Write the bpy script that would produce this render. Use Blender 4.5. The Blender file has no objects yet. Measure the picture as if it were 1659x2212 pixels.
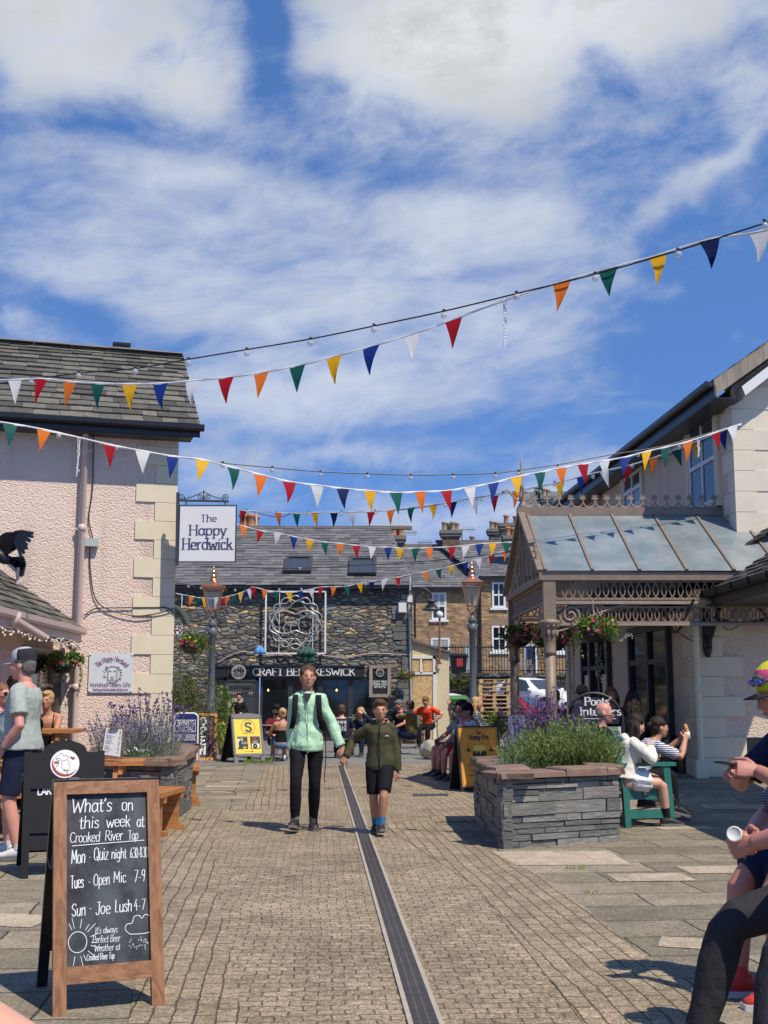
import bpy, bmesh, math, random
from mathutils import Vector as V, Matrix, noise
from math import sin, cos, tan, atan, atan2, pi, radians, sqrt, exp
random.seed(7)
C = bpy.data.collections.new("scene"); S = bpy.context.scene; S.collection.children.link(C)

# ------------------------------------------------------------------ camera
FPX, CX, CY, HOR, CAMH = 2600.0, 829.5, 1106.0, 1500.0, 1.43      # measured on a 1659 x 2212 copy of the photo
PIT = atan((HOR - CY) / FPX)
cam = bpy.data.cameras.new("camera"); cam.sensor_fit = 'VERTICAL'; cam.sensor_height = 24.0
cam.lens = 24.0 * FPX / 2212; cam.clip_end = 3000
co = bpy.data.objects.new("camera", cam); C.objects.link(co); S.camera = co
co.location = (0, 0, CAMH); co.rotation_euler = (pi / 2 + PIT, 0, 0)

# ------------------------------------------------------------------ light
SUNV = V((0.70, -0.83, 1.68)).normalized()
SUN_EL = math.asin(SUNV.z); SUN_AZ = atan2(SUNV.x, SUNV.y)
sl = bpy.data.lights.new("sun", 'SUN'); sl.energy = 4.7; sl.angle = radians(0.5); sl.color = (1.0, 0.90, 0.755)
so = bpy.data.objects.new("sun", sl); C.objects.link(so); so.rotation_euler = SUNV.to_track_quat('Z', 'Y').to_euler()
so.location = SUNV * 60
S.view_settings.view_transform = 'Standard'; S.view_settings.look = 'None'
S.view_settings.exposure = 0.15; S.view_settings.gamma = 1.0; S.view_settings.use_curve_mapping = False

# ------------------------------------------------------------------ node helper
class NT:
    def __init__(s, tree): s.t = tree
    def n(s, typ, ins=None, **kw):
        nd = s.t.nodes.new('ShaderNode' + typ)
        for k, v in kw.items(): setattr(nd, k, v)
        for k, v in (ins or {}).items(): s.set(nd, k, v)
        return nd
    def set(s, nd, k, v):
        sk = nd.inputs[k]
        if isinstance(v, bpy.types.NodeSocket): s.t.links.new(v, sk)
        elif isinstance(v, bpy.types.Node): s.t.links.new(v.outputs[0], sk)
        else:
            if isinstance(v, (tuple, list)) and len(v) == 3 and sk.type == 'RGBA': v = (*v, 1)
            sk.default_value = v
    def math(s, op, a, b=0.0, c=0.0, clamp=False):
        return s.n('Math', {0: a, 1: b, 2: c}, operation=op, use_clamp=clamp).outputs[0]
    def vm(s, op, a, b=(0, 0, 0)):
        nd = s.n('VectorMath', {0: a}, operation=op)
        if op == 'SCALE': s.set(nd, 'Scale', b)
        elif op not in ('LENGTH', 'NORMALIZE'): s.set(nd, 1, b)
        return nd.outputs['Value' if op in ('LENGTH', 'DOT_PRODUCT', 'DISTANCE') else 'Vector']
    def mix(s, f, a, b, mode='MIX'):
        nd = s.n('Mix', data_type='RGBA', blend_type=mode)
        for k, v in ((0, f), (6, a), (7, b)): s.set(nd, k, v)
        return nd.outputs[2]
    def ramp(s, f, lo, hi, a=0.0, b=1.0):
        return s.n('MapRange', {0: f, 1: lo, 2: hi, 3: a, 4: b}, interpolation_type='SMOOTHSTEP').outputs[0]
    def noise(s, vec, scale, detail=3, rough=.55, out=0, dist=0.0):
        return s.n('TexNoise', {'Vector': vec, 'Scale': scale, 'Detail': detail, 'Roughness': rough, 'Distortion': dist}).outputs[out]
    def bump(s, h, dist, strength=1.0, normal=None):
        d = {'Height': h, 'Distance': dist, 'Strength': strength}
        if normal is not None: d['Normal'] = normal
        return s.n('Bump', d).outputs[0]

MATS = {}
def newmat(name):
    m = bpy.data.materials.new(name); m.use_nodes = True; m.node_tree.nodes.clear()
    q = NT(m.node_tree); b = q.n('BsdfPrincipled'); o = q.n('OutputMaterial', {'Surface': b.outputs[0]})
    q.obj = q.n('TexCoord').outputs['Object']; q.pos = q.n('NewGeometry').outputs['Position']
    MATS[name] = m
    return m, q, b
def simple(name, col, rough=.6, var=.18, scale=6., isl=0., bump=0., bscale=40., metal=0., spec=.5, emit=0., alpha=1., sss=0., stretch=None, trans=0.):
    m, q, b = newmat(name)
    vec = q.obj
    if stretch: vec = q.vm('MULTIPLY', q.obj, stretch)
    n1 = q.noise(vec, scale, 4)
    f = q.math('MULTIPLY_ADD', n1, 2 * var, 1 - var)
    if isl:
        r = q.n('NewGeometry').outputs['Random Per Island']
        f = q.math('MULTIPLY', f, q.math('MULTIPLY_ADD', r, 2 * isl, 1 - isl))
    c = q.vm('SCALE', tuple(col), f)
    q.set(b, 'Base Color', c); q.set(b, 'Roughness', rough); q.set(b, 'Metallic', metal); q.set(b, 'Specular IOR Level', spec)
    if bump: q.set(b, 'Normal', q.bump(q.noise(vec, bscale, 5, .65), bump))
    if emit: q.set(b, 'Emission Color', tuple(col)); q.set(b, 'Emission Strength', emit)
    if alpha < 1: q.set(b, 'Alpha', alpha)
    if sss: q.set(b, 'Subsurface Weight', sss); q.set(b, 'Subsurface Radius', (.012, .005, .003)); q.set(b, 'Subsurface Scale', 1.0)
    if trans: q.set(b, 'Transmission Weight', trans)
    return m

# ------------------------------------------------------------------ pixel -> world helpers
cp, sp = cos(PIT), sin(PIT)
def ray(px, py):
    u, v = (px - CX) / FPX, (CY - py) / FPX
    return V((u, cp - v * sp, sp + v * cp))
EYE = V((0, 0, CAMH))
def W(px, py, d):
    r = ray(px, py); return EYE + r * (d / r.y)
def G(px, py, z=0.0):
    r = ray(px, py); return EYE + r * ((z - CAMH) / r.z)
def HIT(px, py, p0, n):
    r = ray(px, py); return EYE + r * ((p0 - EYE).dot(n) / r.dot(n))

# ------------------------------------------------------------------ world: sky with clouds
w = bpy.data.worlds.new("World"); S.world = w; w.use_nodes = True; w.node_tree.nodes.clear()
q = NT(w.node_tree)
sky = q.n('TexSky', sky_type='NISHITA', sun_disc=False, sun_elevation=SUN_EL, sun_rotation=SUN_AZ, altitude=200, air_density=1.0, dust_density=.15, ozone_density=2.2)
D = q.n('TexCoord').outputs['Generated']
q.set(sky, 'Vector', q.vm('NORMALIZE', q.vm('ADD', q.vm('MULTIPLY', D, (1, 1, .75)), (0, 0, .26))))
xyz = q.n('SeparateXYZ', {0: D})
azn = q.math('ARCTAN2', xyz.outputs[0], xyz.outputs[1]); eln = q.math('ARCSINE', xyz.outputs[2])
AE = q.n('CombineXYZ', {0: azn, 1: eln}).outputs[0]
def aefun(px, py):
    r = ray(px, py).normalized(); return atan2(r.x, r.y), math.asin(r.z)
# streaky cirrus: noise in direction space, stretched along the horizon, domain-warped
def warp(vec, sc, amt):
    nz = q.noise(q.vm('MULTIPLY', vec, sc), 1.0, 3, .55, out=1)
    return q.vm('ADD', vec, q.vm('MULTIPLY', q.vm('SUBTRACT', nz, (.5, .5, .5)), amt))
AEw = warp(AE, (5, 8, 1), (.095, .05, 0)); AEp = warp(AE, (11, 13, 1), (.075, .055, 0))
rot = q.n('VectorRotate', {'Vector': AEw, 'Angle': radians(-8)}, rotation_type='Z_AXIS').outputs[0]
cir = q.noise(q.vm('MULTIPLY', rot, (6, 15, 1)), 1.0, 7, .60)
fine = q.noise(q.vm('MULTIPLY', warp(rot, (16, 26, 1), (.03, .016, 0)), (20, 48, 1)), 1.0, 5, .64)
puf = q.noise(q.vm('MULTIPLY', AEw, (9, 12, 1)), 1.0, 8, .62)
def blob(px, py, rx, ry, ang=0, vecs=None):
    a, e = aefun(px, py)
    vv = q.vm('SUBTRACT', AEw if vecs is None else vecs, (a, e, 0))
    if ang: vv = q.n('VectorRotate', {'Vector': vv, 'Angle': radians(-ang)}, rotation_type='Z_AXIS').outputs[0]
    ln = q.vm('LENGTH', q.vm('MULTIPLY', vv, (FPX / rx, FPX / ry, 0)))
    return q.math('POWER', 2.718, q.math('MULTIPLY', q.math('MULTIPLY', ln, ln), -1.0))
def addall(lst):
    r = None
    for wgt, b in lst:
        t = q.math('MULTIPLY', b, wgt); r = t if r is None else q.math('ADD', r, t)
    return r
P = lambda *a: blob(*a, vecs=AEp)
cum = addall([(1.15, P(120, 30, 380, 170)), (.5, P(440, 165, 110, 90)), (.45, P(200, 190, 260, 60)), (1.1, P(960, 30, 360, 150)), (1.05, P(1400, 10, 420, 125)), (.62, P(860, 190, 230, 120)), (.42, P(1150, 230, 300, 110)),
              (.72, P(1640, 200, 120, 80)), (.50, P(1490, 400, 210, 42, 32)), (.4, P(1560, 330, 150, 30, 25)), (-.95, P(575, 60, 65, 150)), (-.35, P(1330, 170, 80, 50)), (-.3, P(1600, 110, 90, 30)),
              (.62, P(745, 985, 150, 42)), (.62, P(440, 1020, 190, 80)), (.95, P(1190, 1080, 90, 60)), (.8, P(1000, 1120, 300, 60)), (.48, P(1280, 990, 130, 28)), (.62, P(20, 680, 70, 45)), (.42, P(1440, 620, 60, 34)), (.32, P(1575, 742, 34, 18)), (.35, P(1355, 550, 40, 45))])
cumD = q.ramp(q.math('ADD', cum, q.math('ADD', q.math('MULTIPLY_ADD', puf, 2.3, -1.15), q.math('MULTIPLY_ADD', fine, .7, -.35))), -.02, 1.55)
cirB = addall([(.95, blob(350, 490, 700, 230, 4)), (.85, blob(760, 720, 700, 210, 8)), (.62, blob(1180, 360, 460, 140, 10)), (.5, blob(300, 330, 420, 70)), (.6, blob(1050, 800, 340, 80, 10)), (.45, blob(640, 880, 330, 60)), (.45, blob(1150, 570, 300, 120)),
               (.5, blob(1150, 960, 330, 70)), (.36, blob(1350, 843, 75, 10)), (.33, blob(1290, 884, 65, 8)), (.25, blob(200, 850, 500, 120)),
               (-.55, blob(50, 225, 200, 34, -4)), (-.6, blob(620, 350, 380, 34, -6)), (-.75, blob(230, 690, 170, 36, -12)), (-.45, blob(1060, 575, 170, 26, 8)), (-.9, blob(1590, 800, 260, 300)), (-.3, blob(940, 395, 180, 30)), (-.3, blob(900, 930, 400, 26, 4))])
cirD = q.math('MULTIPLY', q.ramp(q.math('ADD', cirB, q.math('ADD', q.math('MULTIPLY_ADD', cir, 2.2, -1.1), q.math('MULTIPLY_ADD', fine, 1.0, -.5))), .16, 1.78), .70)
dens = q.math('SUBTRACT', 1.0, q.math('MULTIPLY', q.math('SUBTRACT', 1.0, cumD), q.math('SUBTRACT', 1.0, cirD)))
# cloud body colour: grey undersides from a broad noise (cloud thickness), not from the picture
thick = q.ramp(q.math('ADD', q.math('MULTIPLY', cum, .45), q.math('ADD', q.math('MULTIPLY_ADD', puf, 4.0, -2.0), q.math('MULTIPLY_ADD', fine, 1.6, -.8))), -.1, 1.35)
ccol = q.mix(thick, (5.5, 5.65, 5.85), (3.9, 4.1, 4.2))
skyc = q.n('HueSaturation', {'Saturation': 1.2, 'Value': 1.05, 'Color': sky.outputs[0]}).outputs[0]
skyc = q.mix(1.0, skyc, (1.0, .98, 1.12), 'MULTIPLY')
mixd = q.mix(q.math('MULTIPLY', dens, q.ramp(eln, -.02, .03)), skyc, ccol)
bg = q.n('Background', {'Color': mixd, 'Strength': .135}); q.n('OutputWorld', {'Surface': bg.outputs[0]})

# ------------------------------------------------------------------ mesh building
def basis(z, up=V((0, 0, 1))):
    z = V(z).normalized(); x = up.cross(z)
    if x.length < 1e-4: x = V((1, 0, 0)).cross(z)
    x.normalize(); return x, z.cross(x), z
class MB:
    def __init__(s): s.v = []; s.f = []; s.mi = []; s.m = 0; s.sm = []
    def add(s, vs, fs, smooth=False):
        o = len(s.v); s.v += [tuple(p) for p in vs]
        for f in fs: s.f.append(tuple(i + o for i in f)); s.mi.append(s.m); s.sm.append(smooth)
        return s
    def quad(s, a, b, c, d): return s.add((a, b, c, d), ((0, 1, 2, 3),))
    def poly(s, pts): return s.add(pts, (tuple(range(len(pts))),))
    def obox(s, o, x, y, z):            # corner o, edge vectors
        o, x, y, z = V(o), V(x), V(y), V(z)
        p = [o, o + x, o + x + y, o + y, o + z, o + x + z, o + x + y + z, o + y + z]
        f = ((0, 3, 2, 1), (4, 5, 6, 7), (0, 1, 5, 4), (1, 2, 6, 5), (2, 3, 7, 6), (3, 0, 4, 7))
        if x.cross(y).dot(z) < 0: f = tuple(tuple(reversed(k)) for k in f)
        return s.add(p, f)
    def box(s, c, d, rz=0.0, M=None):
        c = V(c); X, Y, Z = V((d[0], 0, 0)), V((0, d[1], 0)), V((0, 0, d[2]))
        if M is None and rz: M = Matrix.Rotation(rz, 3, 'Z')
        if M is not None: X, Y, Z = M @ X, M @ Y, M @ Z
        return s.obox(c - (X + Y + Z) / 2, X, Y, Z)
    def bar(s, a, b, wd, th, up=V((0, 0, 1))):   # box from a to b
        a, b = V(a), V(b); x, y, z = basis(b - a, V(up))
        return s.obox(a - x * wd / 2 - y * th / 2, x * wd, y * th, b - a)
    def tube(s, pts, r, n=8, cap=True, closed=False, smooth=True):
        pts = [V(p) for p in pts]; k = len(pts); R = r if isinstance(r, (list, tuple)) else [r] * k
        vs = []; up = None
        for i, p in enumerate(pts):
            if closed: t = pts[(i + 1) % k] - pts[i - 1]
            else: t = pts[min(i + 1, k - 1)] - pts[max(i - 1, 0)]
            if t.length < 1e-9: t = V((0, 0, 1))
            t.normalize()
            if up is None: x, y, _ = basis(t)
            else:
                x = up - t * up.dot(t)
                if x.length < 1e-6: x = basis(t)[0]
                x.normalize(); y = t.cross(x)
            up = x
            for j in range(n):
                a = 2 * pi * j / n; vs.append(p + (x * cos(a) + y * sin(a)) * R[i])
        fs = []
        for i in range(k if closed else k - 1):
            for j in range(n):
                a, b = i * n + j, i * n + (j + 1) % n; i2 = (i + 1) % k
                fs.append((a, b, i2 * n + (j + 1) % n, i2 * n + j))
        s.add(vs, fs, smooth)
        if cap and not closed: s.add(vs[:n], (tuple(range(n - 1, -1, -1)),)); s.add(vs[-n:], (tuple(range(n)),))
        return s
    def rings(s, rings, cap=True, smooth=True):   # list of rings with equal point count
        n = len(rings[0]); vs = [p for r in rings for p in r]; fs = []
        for i in range(len(rings) - 1):
            for j in range(n):
                fs.append((i * n + j, i * n + (j + 1) % n, (i + 1) * n + (j + 1) % n, (i + 1) * n + j))
        if cap: fs += [tuple(range(n - 1, -1, -1)), tuple((len(rings) - 1) * n + j for j in range(n))]
        return s.add(vs, fs, smooth)
    def lathe(s, prof, o=(0, 0, 0), n=16, axis=None, smooth=True):
        o = V(o); x, y, z = (V((1, 0, 0)), V((0, 1, 0)), V((0, 0, 1))) if axis is None else basis(axis)
        return s.rings([[o + (x * cos(2 * pi * j / n) + y * sin(2 * pi * j / n)) * max(r, 1e-4) + z * h for j in range(n)] for r, h in prof], True, smooth)
    def ell(s, c, r, n=12, m=8, M=None, smooth=True):
        c = V(c); vs = []; 
        for i in range(1, m):
            t = pi * i / m
            for j in range(n):
                p = V((r[0] * sin(t) * cos(2 * pi * j / n), r[1] * sin(t) * sin(2 * pi * j / n), r[2] * cos(t))); vs.append(c + (M @ p if M is not None else p))
        p = V((0, 0, r[2])); p = M @ p if M is not None else p
        vs += [c + p, c - p]; a, b = len(vs) - 2, len(vs) - 1; fs = []
        for i in range(m - 2):
            for j in range(n): fs.append((i * n + j, (i + 1) * n + j, (i + 1) * n + (j + 1) % n, i * n + (j + 1) % n))
        for j in range(n): fs.append((a, j, (j + 1) % n)); fs.append((b, (m - 2) * n + (j + 1) % n, (m - 2) * n + j))
        return s.add(vs, fs, smooth)
    def prism(s, pts, ext):               # planar polygon (3d points) extruded by vector ext
        pts = [V(p) for p in pts]; e = V(ext); n = len(pts)
        nrm = V((0, 0, 0))
        for i in range(n): nrm += pts[i].cross(pts[(i + 1) % n])
        if nrm.dot(e) < 0: pts.reverse()
        vs = pts + [p + e for p in pts]
        fs = [tuple(range(n - 1, -1, -1)), tuple(range(n, 2 * n))] + [(i, (i + 1) % n, n + (i + 1) % n, n + i) for i in range(n)]
        return s.add(vs, fs)
    def merge(s, o, M=None):
        k = len(s.v); s.v += [tuple(M @ V(p)) for p in o.v] if M is not None else o.v
        s.f += [tuple(i + k for i in f) for f in o.f]; s.mi += [a + s.m for a in o.mi]; s.sm += o.sm; return s
    def build(s, name, mats, parent=None, **kw):
        me = bpy.data.meshes.new(name); me.from_pydata(s.v, [], s.f)
        ms = mats if isinstance(mats, (list, tuple)) else [mats]
        for m in ms: me.materials.append(MATS[m] if isinstance(m, str) else m)
        me.polygons.foreach_set('use_smooth', s.sm)
        if len(ms) > 1: me.polygons.foreach_set('material_index', s.mi)
        me.update()
        return link(name, me, parent, **kw)
def link(name, me, parent=None, label=None, cat=None, group=None, kind=None, loc=None, mod=None):
    o = bpy.data.objects.new(name, me); C.objects.link(o)
    if parent is not None:
        o.parent = parent
        if parent.get('_w'): 
            o.matrix_parent_inverse = Matrix.Translation(-V(parent['_l']))
        if parent.get('_w'): o['_w'] = 0
    if loc is not None: o.location = loc
    tag(o, label, cat, group, kind)
    return o
def tag(o, label=None, cat=None, group=None, kind=None):
    for k, v in (('label', label), ('category', cat), ('group', group), ('kind', kind)):
        if v: o[k] = v
    return o
def thing(name, label, cat, loc, group=None, rz=0.0, world=True):
    """Empty at the thing's base; world=True means its parts are built in world coordinates."""
    o = bpy.data.objects.new(name, None); C.objects.link(o); o.empty_display_size = .1
    o.location = loc; o.rotation_euler = (0, 0, rz); tag(o, label, cat, group)
    if world: o['_w'] = 1; o['_l'] = tuple(loc)
    return o
def copy_tree(o, parent=None):
    c = o.copy(); C.objects.link(c)
    if parent is not None: c.parent = parent; c.matrix_parent_inverse = o.matrix_parent_inverse.copy()
    for ch in list(KIDS.get(o.name, ())) or [k for k in o.children]: copy_tree(ch, c)
    return c
KIDS = {}
def sub(name, mb, mats, part):      # sub-part: child of a part (which already sits in its own frame)
    o = mb.build(name, mats); o.parent = part; return o
def frameM(o, x, y, z):             # 4x4 from origin and axes
    M = Matrix.Identity(4)
    for i, a in enumerate((x, y, z)):
        for r in range(3): M[r][i] = a[r]
    for r in range(3): M[r][3] = o[r]
    return M
def bez(pts, n=24):                 # Catmull-Rom through points
    pts = [V(p) for p in pts]; P = [pts[0] * 2 - pts[1]] + pts + [pts[-1] * 2 - pts[-2]]; out = []
    m = len(pts) - 1
    for i in range(m):
        k = max(2, n // m)
        for j in range(k):
            t = j / k; a, b, c, d = P[i], P[i + 1], P[i + 2], P[i + 3]
            out.append(.5 * ((2 * b) + (c - a) * t + (2 * a - 5 * b + 4 * c - d) * t * t + (3 * b - a - 3 * c + d) * t ** 3))
    out.append(pts[-1]); return out
# ------------------------------------------------------------------ materials of the setting
STR = atan(134 / 2600.0)                      # the street runs a little left of the camera axis
def paving_mat(name, ang, bw, rh, c1, c2, mort, joint, speck, moss):
    m, q, b = newmat(name)
    v = q.n('VectorRotate', {'Vector': q.obj, 'Angle': ang}, rotation_type='Z_AXIS').outputs[0]
    dn = q.noise(v, 9, 2, .5, out=1)
    v2 = q.vm('ADD', v, q.vm('MULTIPLY', q.vm('SUBTRACT', dn, (.5, .5, .5)), (.022, .022, 0)))
    v2 = q.vm('ADD', v2, q.vm('MULTIPLY', q.vm('SUBTRACT', q.noise(v, 1.1, 2, .5, out=1), (.5, .5, .5)), (.09, .06, 0)))
    br = q.n('TexBrick', {'Vector': v2, 'Color1': c1, 'Color2': c2, 'Mortar': mort, 'Scale': 1.0, 'Mortar Size': joint, 'Mortar Smooth': .5, 'Bias': 0.0, 'Brick Width': bw, 'Row Height': rh}, offset=.5, offset_frequency=2, squash=1.0)
    sp_ = q.ramp(q.math('ADD', q.math('MULTIPLY', q.noise(q.obj, 75, 2, .7), .6), q.math('MULTIPLY', q.noise(q.obj, 34, 2, .7), .4)), .38, .62)
    big = q.noise(q.obj, .8, 4, .6); mid = q.noise(q.obj, 5, 4, .6)
    f = q.math('MULTIPLY', q.math('MULTIPLY_ADD', sp_, speck * 2, 1 - speck), q.math('MULTIPLY_ADD', q.math('ADD', big, mid), .9, .1))
    f = q.math('MULTIPLY', f, q.math('MULTIPLY_ADD', q.ramp(q.noise(q.obj, 3.1, 5, .7), .60, .72), -.35, 1.0))
    col = q.vm('SCALE', br.outputs[0], f)
    ms = q.math('MULTIPLY', br.outputs[1], q.ramp(q.noise(q.obj, 2.2, 4, .7), .5, .72))
    col = q.mix(q.math('MULTIPLY', ms, moss), col, (.075, .10, .025))
    q.set(b, 'Base Color', col); q.set(b, 'Roughness', .85); q.set(b, 'Specular IOR Level', .25)
    h = q.math('ADD', q.math('MULTIPLY', br.outputs[1], -1.0), q.math('MULTIPLY', sp_, .30))
    h = q.math('ADD', h, q.math('MULTIPLY', q.noise(q.obj, 28, 4, .7), .5))
    q.set(b, 'Normal', q.bump(h, .011)); return m
paving_mat('sett', -STR, .128, .090, (.33, .262, .178), (.25, .198, .133), (.135, .108, .07), .0045, .42, .45)
paving_mat('sett_edge', pi / 2 - STR - .03, .20, .095, (.325, .258, .176), (.25, .198, .133), (.11, .09, .055), .0052, .42, .6)
paving_mat('flag', -STR - .04, 1.05, .52, (.18, .158, .115), (.30, .258, .188), (.05, .05, .034), .008, .30, .8)
paving_mat('sand_slab', -STR - .04, 1.4, .7, (.44, .365, .27), (.40, .33, .24), (.3, .25, .17), .004, .25, .2)
paving_mat('tarmac', 0, 7, 4, (.185, .178, .16), (.20, .19, .17), (.175, .168, .15), .004, .5, .1)

def wall_render(name, col, d=.014, sc=44):
    m, q, b = newmat(name)
    vo = q.n('TexVoronoi', {'Vector': q.vm('ADD', q.obj, q.vm('SCALE', q.noise(q.obj, 40, 2, .5, out=1), .02)), 'Scale': sc}, feature='SMOOTH_F1').outputs[0]
    n1 = q.noise(q.obj, sc * 1.3, 4, .6); bigv = q.noise(q.obj, .9, 5, .6)
    h = q.math('ADD', q.math('MULTIPLY', vo, -1.1), q.math('MULTIPLY', n1, .9))
    c = q.vm('SCALE', tuple(col), q.math('MULTIPLY_ADD', bigv, .24, .88))
    # rain-streak grime, fixed to the wall
    g = q.noise(q.vm('MULTIPLY', q.obj, (3.5, 3.5, .35)), 1.0, 5, .6)
    c = q.mix(q.math('MULTIPLY', q.ramp(g, .50, .76), .5), c, tuple(k * .62 for k in col))
    q.set(b, 'Base Color', c); q.set(b, 'Roughness', .9); q.set(b, 'Specular IOR Level', .2); q.set(b, 'Normal', q.bump(h, d)); return m
wall_render('pebbledash', (.74, .585, .485))
wall_render('pebbledash_grey', (.67, .535, .425))
wall_render('cream_render', (.66, .57, .38), .008, 30)
simple('quoin', (.66, .585, .415), .8, .12, 3, bump=.002, bscale=60)
simple('quoin_white', (.68, .61, .475), .8, .14, 3, bump=.002, bscale=60)
simple('pipe_pink', (.60, .47, .41), .45, .06, 3)
simple('black_paint', (.012, .012, .014), .35, .2, 8)
simple('iron_black', (.018, .018, .02), .45, .2, 8)
simple('dark_grey', (.045, .048, .055), .5, .2, 5)
simple('slate', (.118, .115, .105), .62, .35, 4, isl=.42, bump=.006, bscale=35)
simple('slate_moss', (.100, .095, .076), .75, .6, 9, isl=.5, bump=.008, bscale=35)
simple('slate_far', (.125, .125, .122), .6, .25, 2, isl=.3, bump=.006, bscale=20)
simple('slate_dark', (.06, .055, .05), .75, .35, 5, isl=.45, bump=.008, bscale=35)
simple('ridge_tile', (.17, .155, .13), .8, .4, 6, bump=.006, bscale=30)
simple('white_paint', (.72, .72, .70), .5, .06, 3)
simple('off_white', (.62, .60, .54), .6, .12, 5)
simple('glass_dark', (.010, .012, .014), .06, .1, 3, spec=.6)
simple('glass_sky', (.05, .06, .07), .05, .1, 3, spec=.8)
simple('interior_dark', (.012, .010, .009), .8, .3, 2)
simple('frame_navy', (.030, .034, .040), .45, .15, 4)
simple('iron_brown', (.22, .168, .122), .5, .3, 9, bump=.002, bscale=60)
simple('iron_pale', (.30, .235, .185), .55, .35, 12, bump=.002, bscale=60)
simple('lead', (.12, .12, .125), .6, .3, 8)
simple('sandstone', (.185, .122, .09), .85, .45, 7, isl=.22, bump=.012, bscale=16)
simple('lintel_stone', (.27, .18, .12), .85, .3, 3)
simple('soil', (.035, .025, .018), .95, .4, 20)
simple('copper', (.86, .42, .23), .32, .25, 5, metal=1.0)
simple('lamp_post', (.115, .135, .16), .4, .12, 4)
simple('clear_glass', (.55, .58, .58), .08, .1, 3, spec=.6, alpha=.22)
# chimney / terrace brick
def brick_mat(name, c1, c2, mo, bw=.24, rh=.085):
    m, q, b = newmat(name)
    br = q.n('TexBrick', {'Vector': q.n('CombineXYZ', {0: q.n('SeparateXYZ', {0: q.obj}).outputs[0], 1: q.n('SeparateXYZ', {0: q.obj}).outputs[2]}).outputs[0], 'Color1': c1, 'Color2': c2, 'Mortar': mo, 'Scale': 1.0, 'Mortar Size': .011, 'Mortar Smooth': .2, 'Bias': -.1, 'Brick Width': bw, 'Row Height': rh})
    vo = q.n('TexVoronoi', {'Vector': q.vm('MULTIPLY', q.obj, (1 / bw, 1, 1 / rh)), 'Scale': 1.0}).outputs['Color']
    n1 = q.noise(q.obj, 1.2, 4, .6)
    c = q.vm('MULTIPLY', br.outputs[0], q.n('CombineXYZ', {k_: q.math('MULTIPLY_ADD', q.n('SeparateXYZ', {0: vo}).outputs[0], .8, .62 + .03 * k_) for k_ in range(3)}).outputs[0])
    c = q.vm('SCALE', c, q.math('MULTIPLY_ADD', n1, .9, .5))
    q.set(b, 'Base Color', c); q.set(b, 'Roughness', .9); q.set(b, 'Normal', q.bump(br.outputs[1], -.012)); return m
brick_mat('terrace_brick', (.42, .255, .115), (.30, .17, .08), (.24, .2, .15), .30, .105)
brick_mat('chimney_brick', (.19, .105, .06), (.10, .065, .045), (.14, .12, .10))
# dry-stone rubble
def rubble(name, sc=(2.3, 2.3, 5.6), tint=1.0):
    m, q, b = newmat(name)
    v = q.vm('ADD', q.vm('MULTIPLY', q.obj, sc), q.vm('SCALE', q.noise(q.obj, 2.2, 5, .65, out=1), 1.5))
    vo = q.n('TexVoronoi', {'Vector': v, 'Scale': 1.0, 'Randomness': .95}, feature='F1')
    ve = q.n('TexVoronoi', {'Vector': v, 'Scale': 1.0, 'Randomness': .95}, feature='DISTANCE_TO_EDGE').outputs[0]
    r = q.n('SeparateXYZ', {0: vo.outputs['Color']})
    c = q.mix(q.ramp(r.outputs[0], .5, .95), (.10, .103, .10), (.19, .168, .125))
    c = q.mix(q.ramp(r.outputs[1], .86, .97), c, (.29, .205, .11))
    c = q.mix(q.ramp(r.outputs[2], .80, .98), c, (.16, .175, .18))
    c = q.vm('SCALE', c, q.math('MULTIPLY_ADD', r.outputs[1], .9, .55))
    c = q.vm('SCALE', c, q.math('MULTIPLY_ADD', q.noise(q.obj, 9, 5, .7), 1.3, .35))
    jm = q.ramp(ve, .006, .055)
    c = q.mix(jm, (.026, .024, .020), c)
    h = q.math('ADD', q.math('MULTIPLY', q.ramp(ve, .0, .22), 1.0), q.math('MULTIPLY', q.math('ADD', q.noise(q.obj, 14, 5, .7), r.outputs[2]), .5))
    q.set(b, 'Base Color', q.vm('SCALE', c, tint)); q.set(b, 'Roughness', .85); q.set(b, 'Specular IOR Level', .3); q.set(b, 'Normal', q.bump(h, .07)); return m
rubble('rubble', (3.2, 3.2, 8.6), 1.55); rubble('rubble_mossy', (1.7, 1.7, 3.5), .75)
def slate_stone():
    m, q, b = newmat('slate_stone')
    r = q.n('NewGeometry').outputs['Random Per Island']
    c = q.mix(q.ramp(r, .2, .9), (.115, .116, .104), (.205, .20, .178))
    vv = q.vm('MULTIPLY', q.obj, (6, 6, 26)); n1 = q.noise(vv, 1.0, 6, .68); n2 = q.noise(q.obj, 6, 5, .6)
    c = q.vm('SCALE', c, q.math('MULTIPLY_ADD', q.math('ADD', n1, n2), .9, .15))
    c = q.mix(q.math('MULTIPLY', q.ramp(n2, .58, .75), .5), c, (.17, .13, .085))
    q.set(b, 'Base Color', c); q.set(b, 'Roughness', .6); q.set(b, 'Normal', q.bump(n1, .02)); return m
slate_stone()
def wood(name, c1, c2, sc=14, axis=2, rough=.55):
    m, q, b = newmat(name)
    st = [sc, sc, sc]; st[axis] = sc * .09
    n1 = q.noise(q.vm('MULTIPLY', q.obj, tuple(st)), 1.0, 5, .6, dist=1.2)
    r = q.n('NewGeometry').outputs['Random Per Island']
    c = q.mix(q.ramp(n1, .35, .66), c1, c2); c = q.vm('SCALE', c, q.math('MULTIPLY_ADD', r, .4, .8))
    q.set(b, 'Base Color', c); q.set(b, 'Roughness', rough); q.set(b, 'Normal', q.bump(n1, .003)); return m
wood('wood_frame', (.29, .135, .055), (.165, .068, .025), 26)
wood('wood_frame_h', (.29, .135, .055), (.165, .068, .025), 26, 0)
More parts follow.
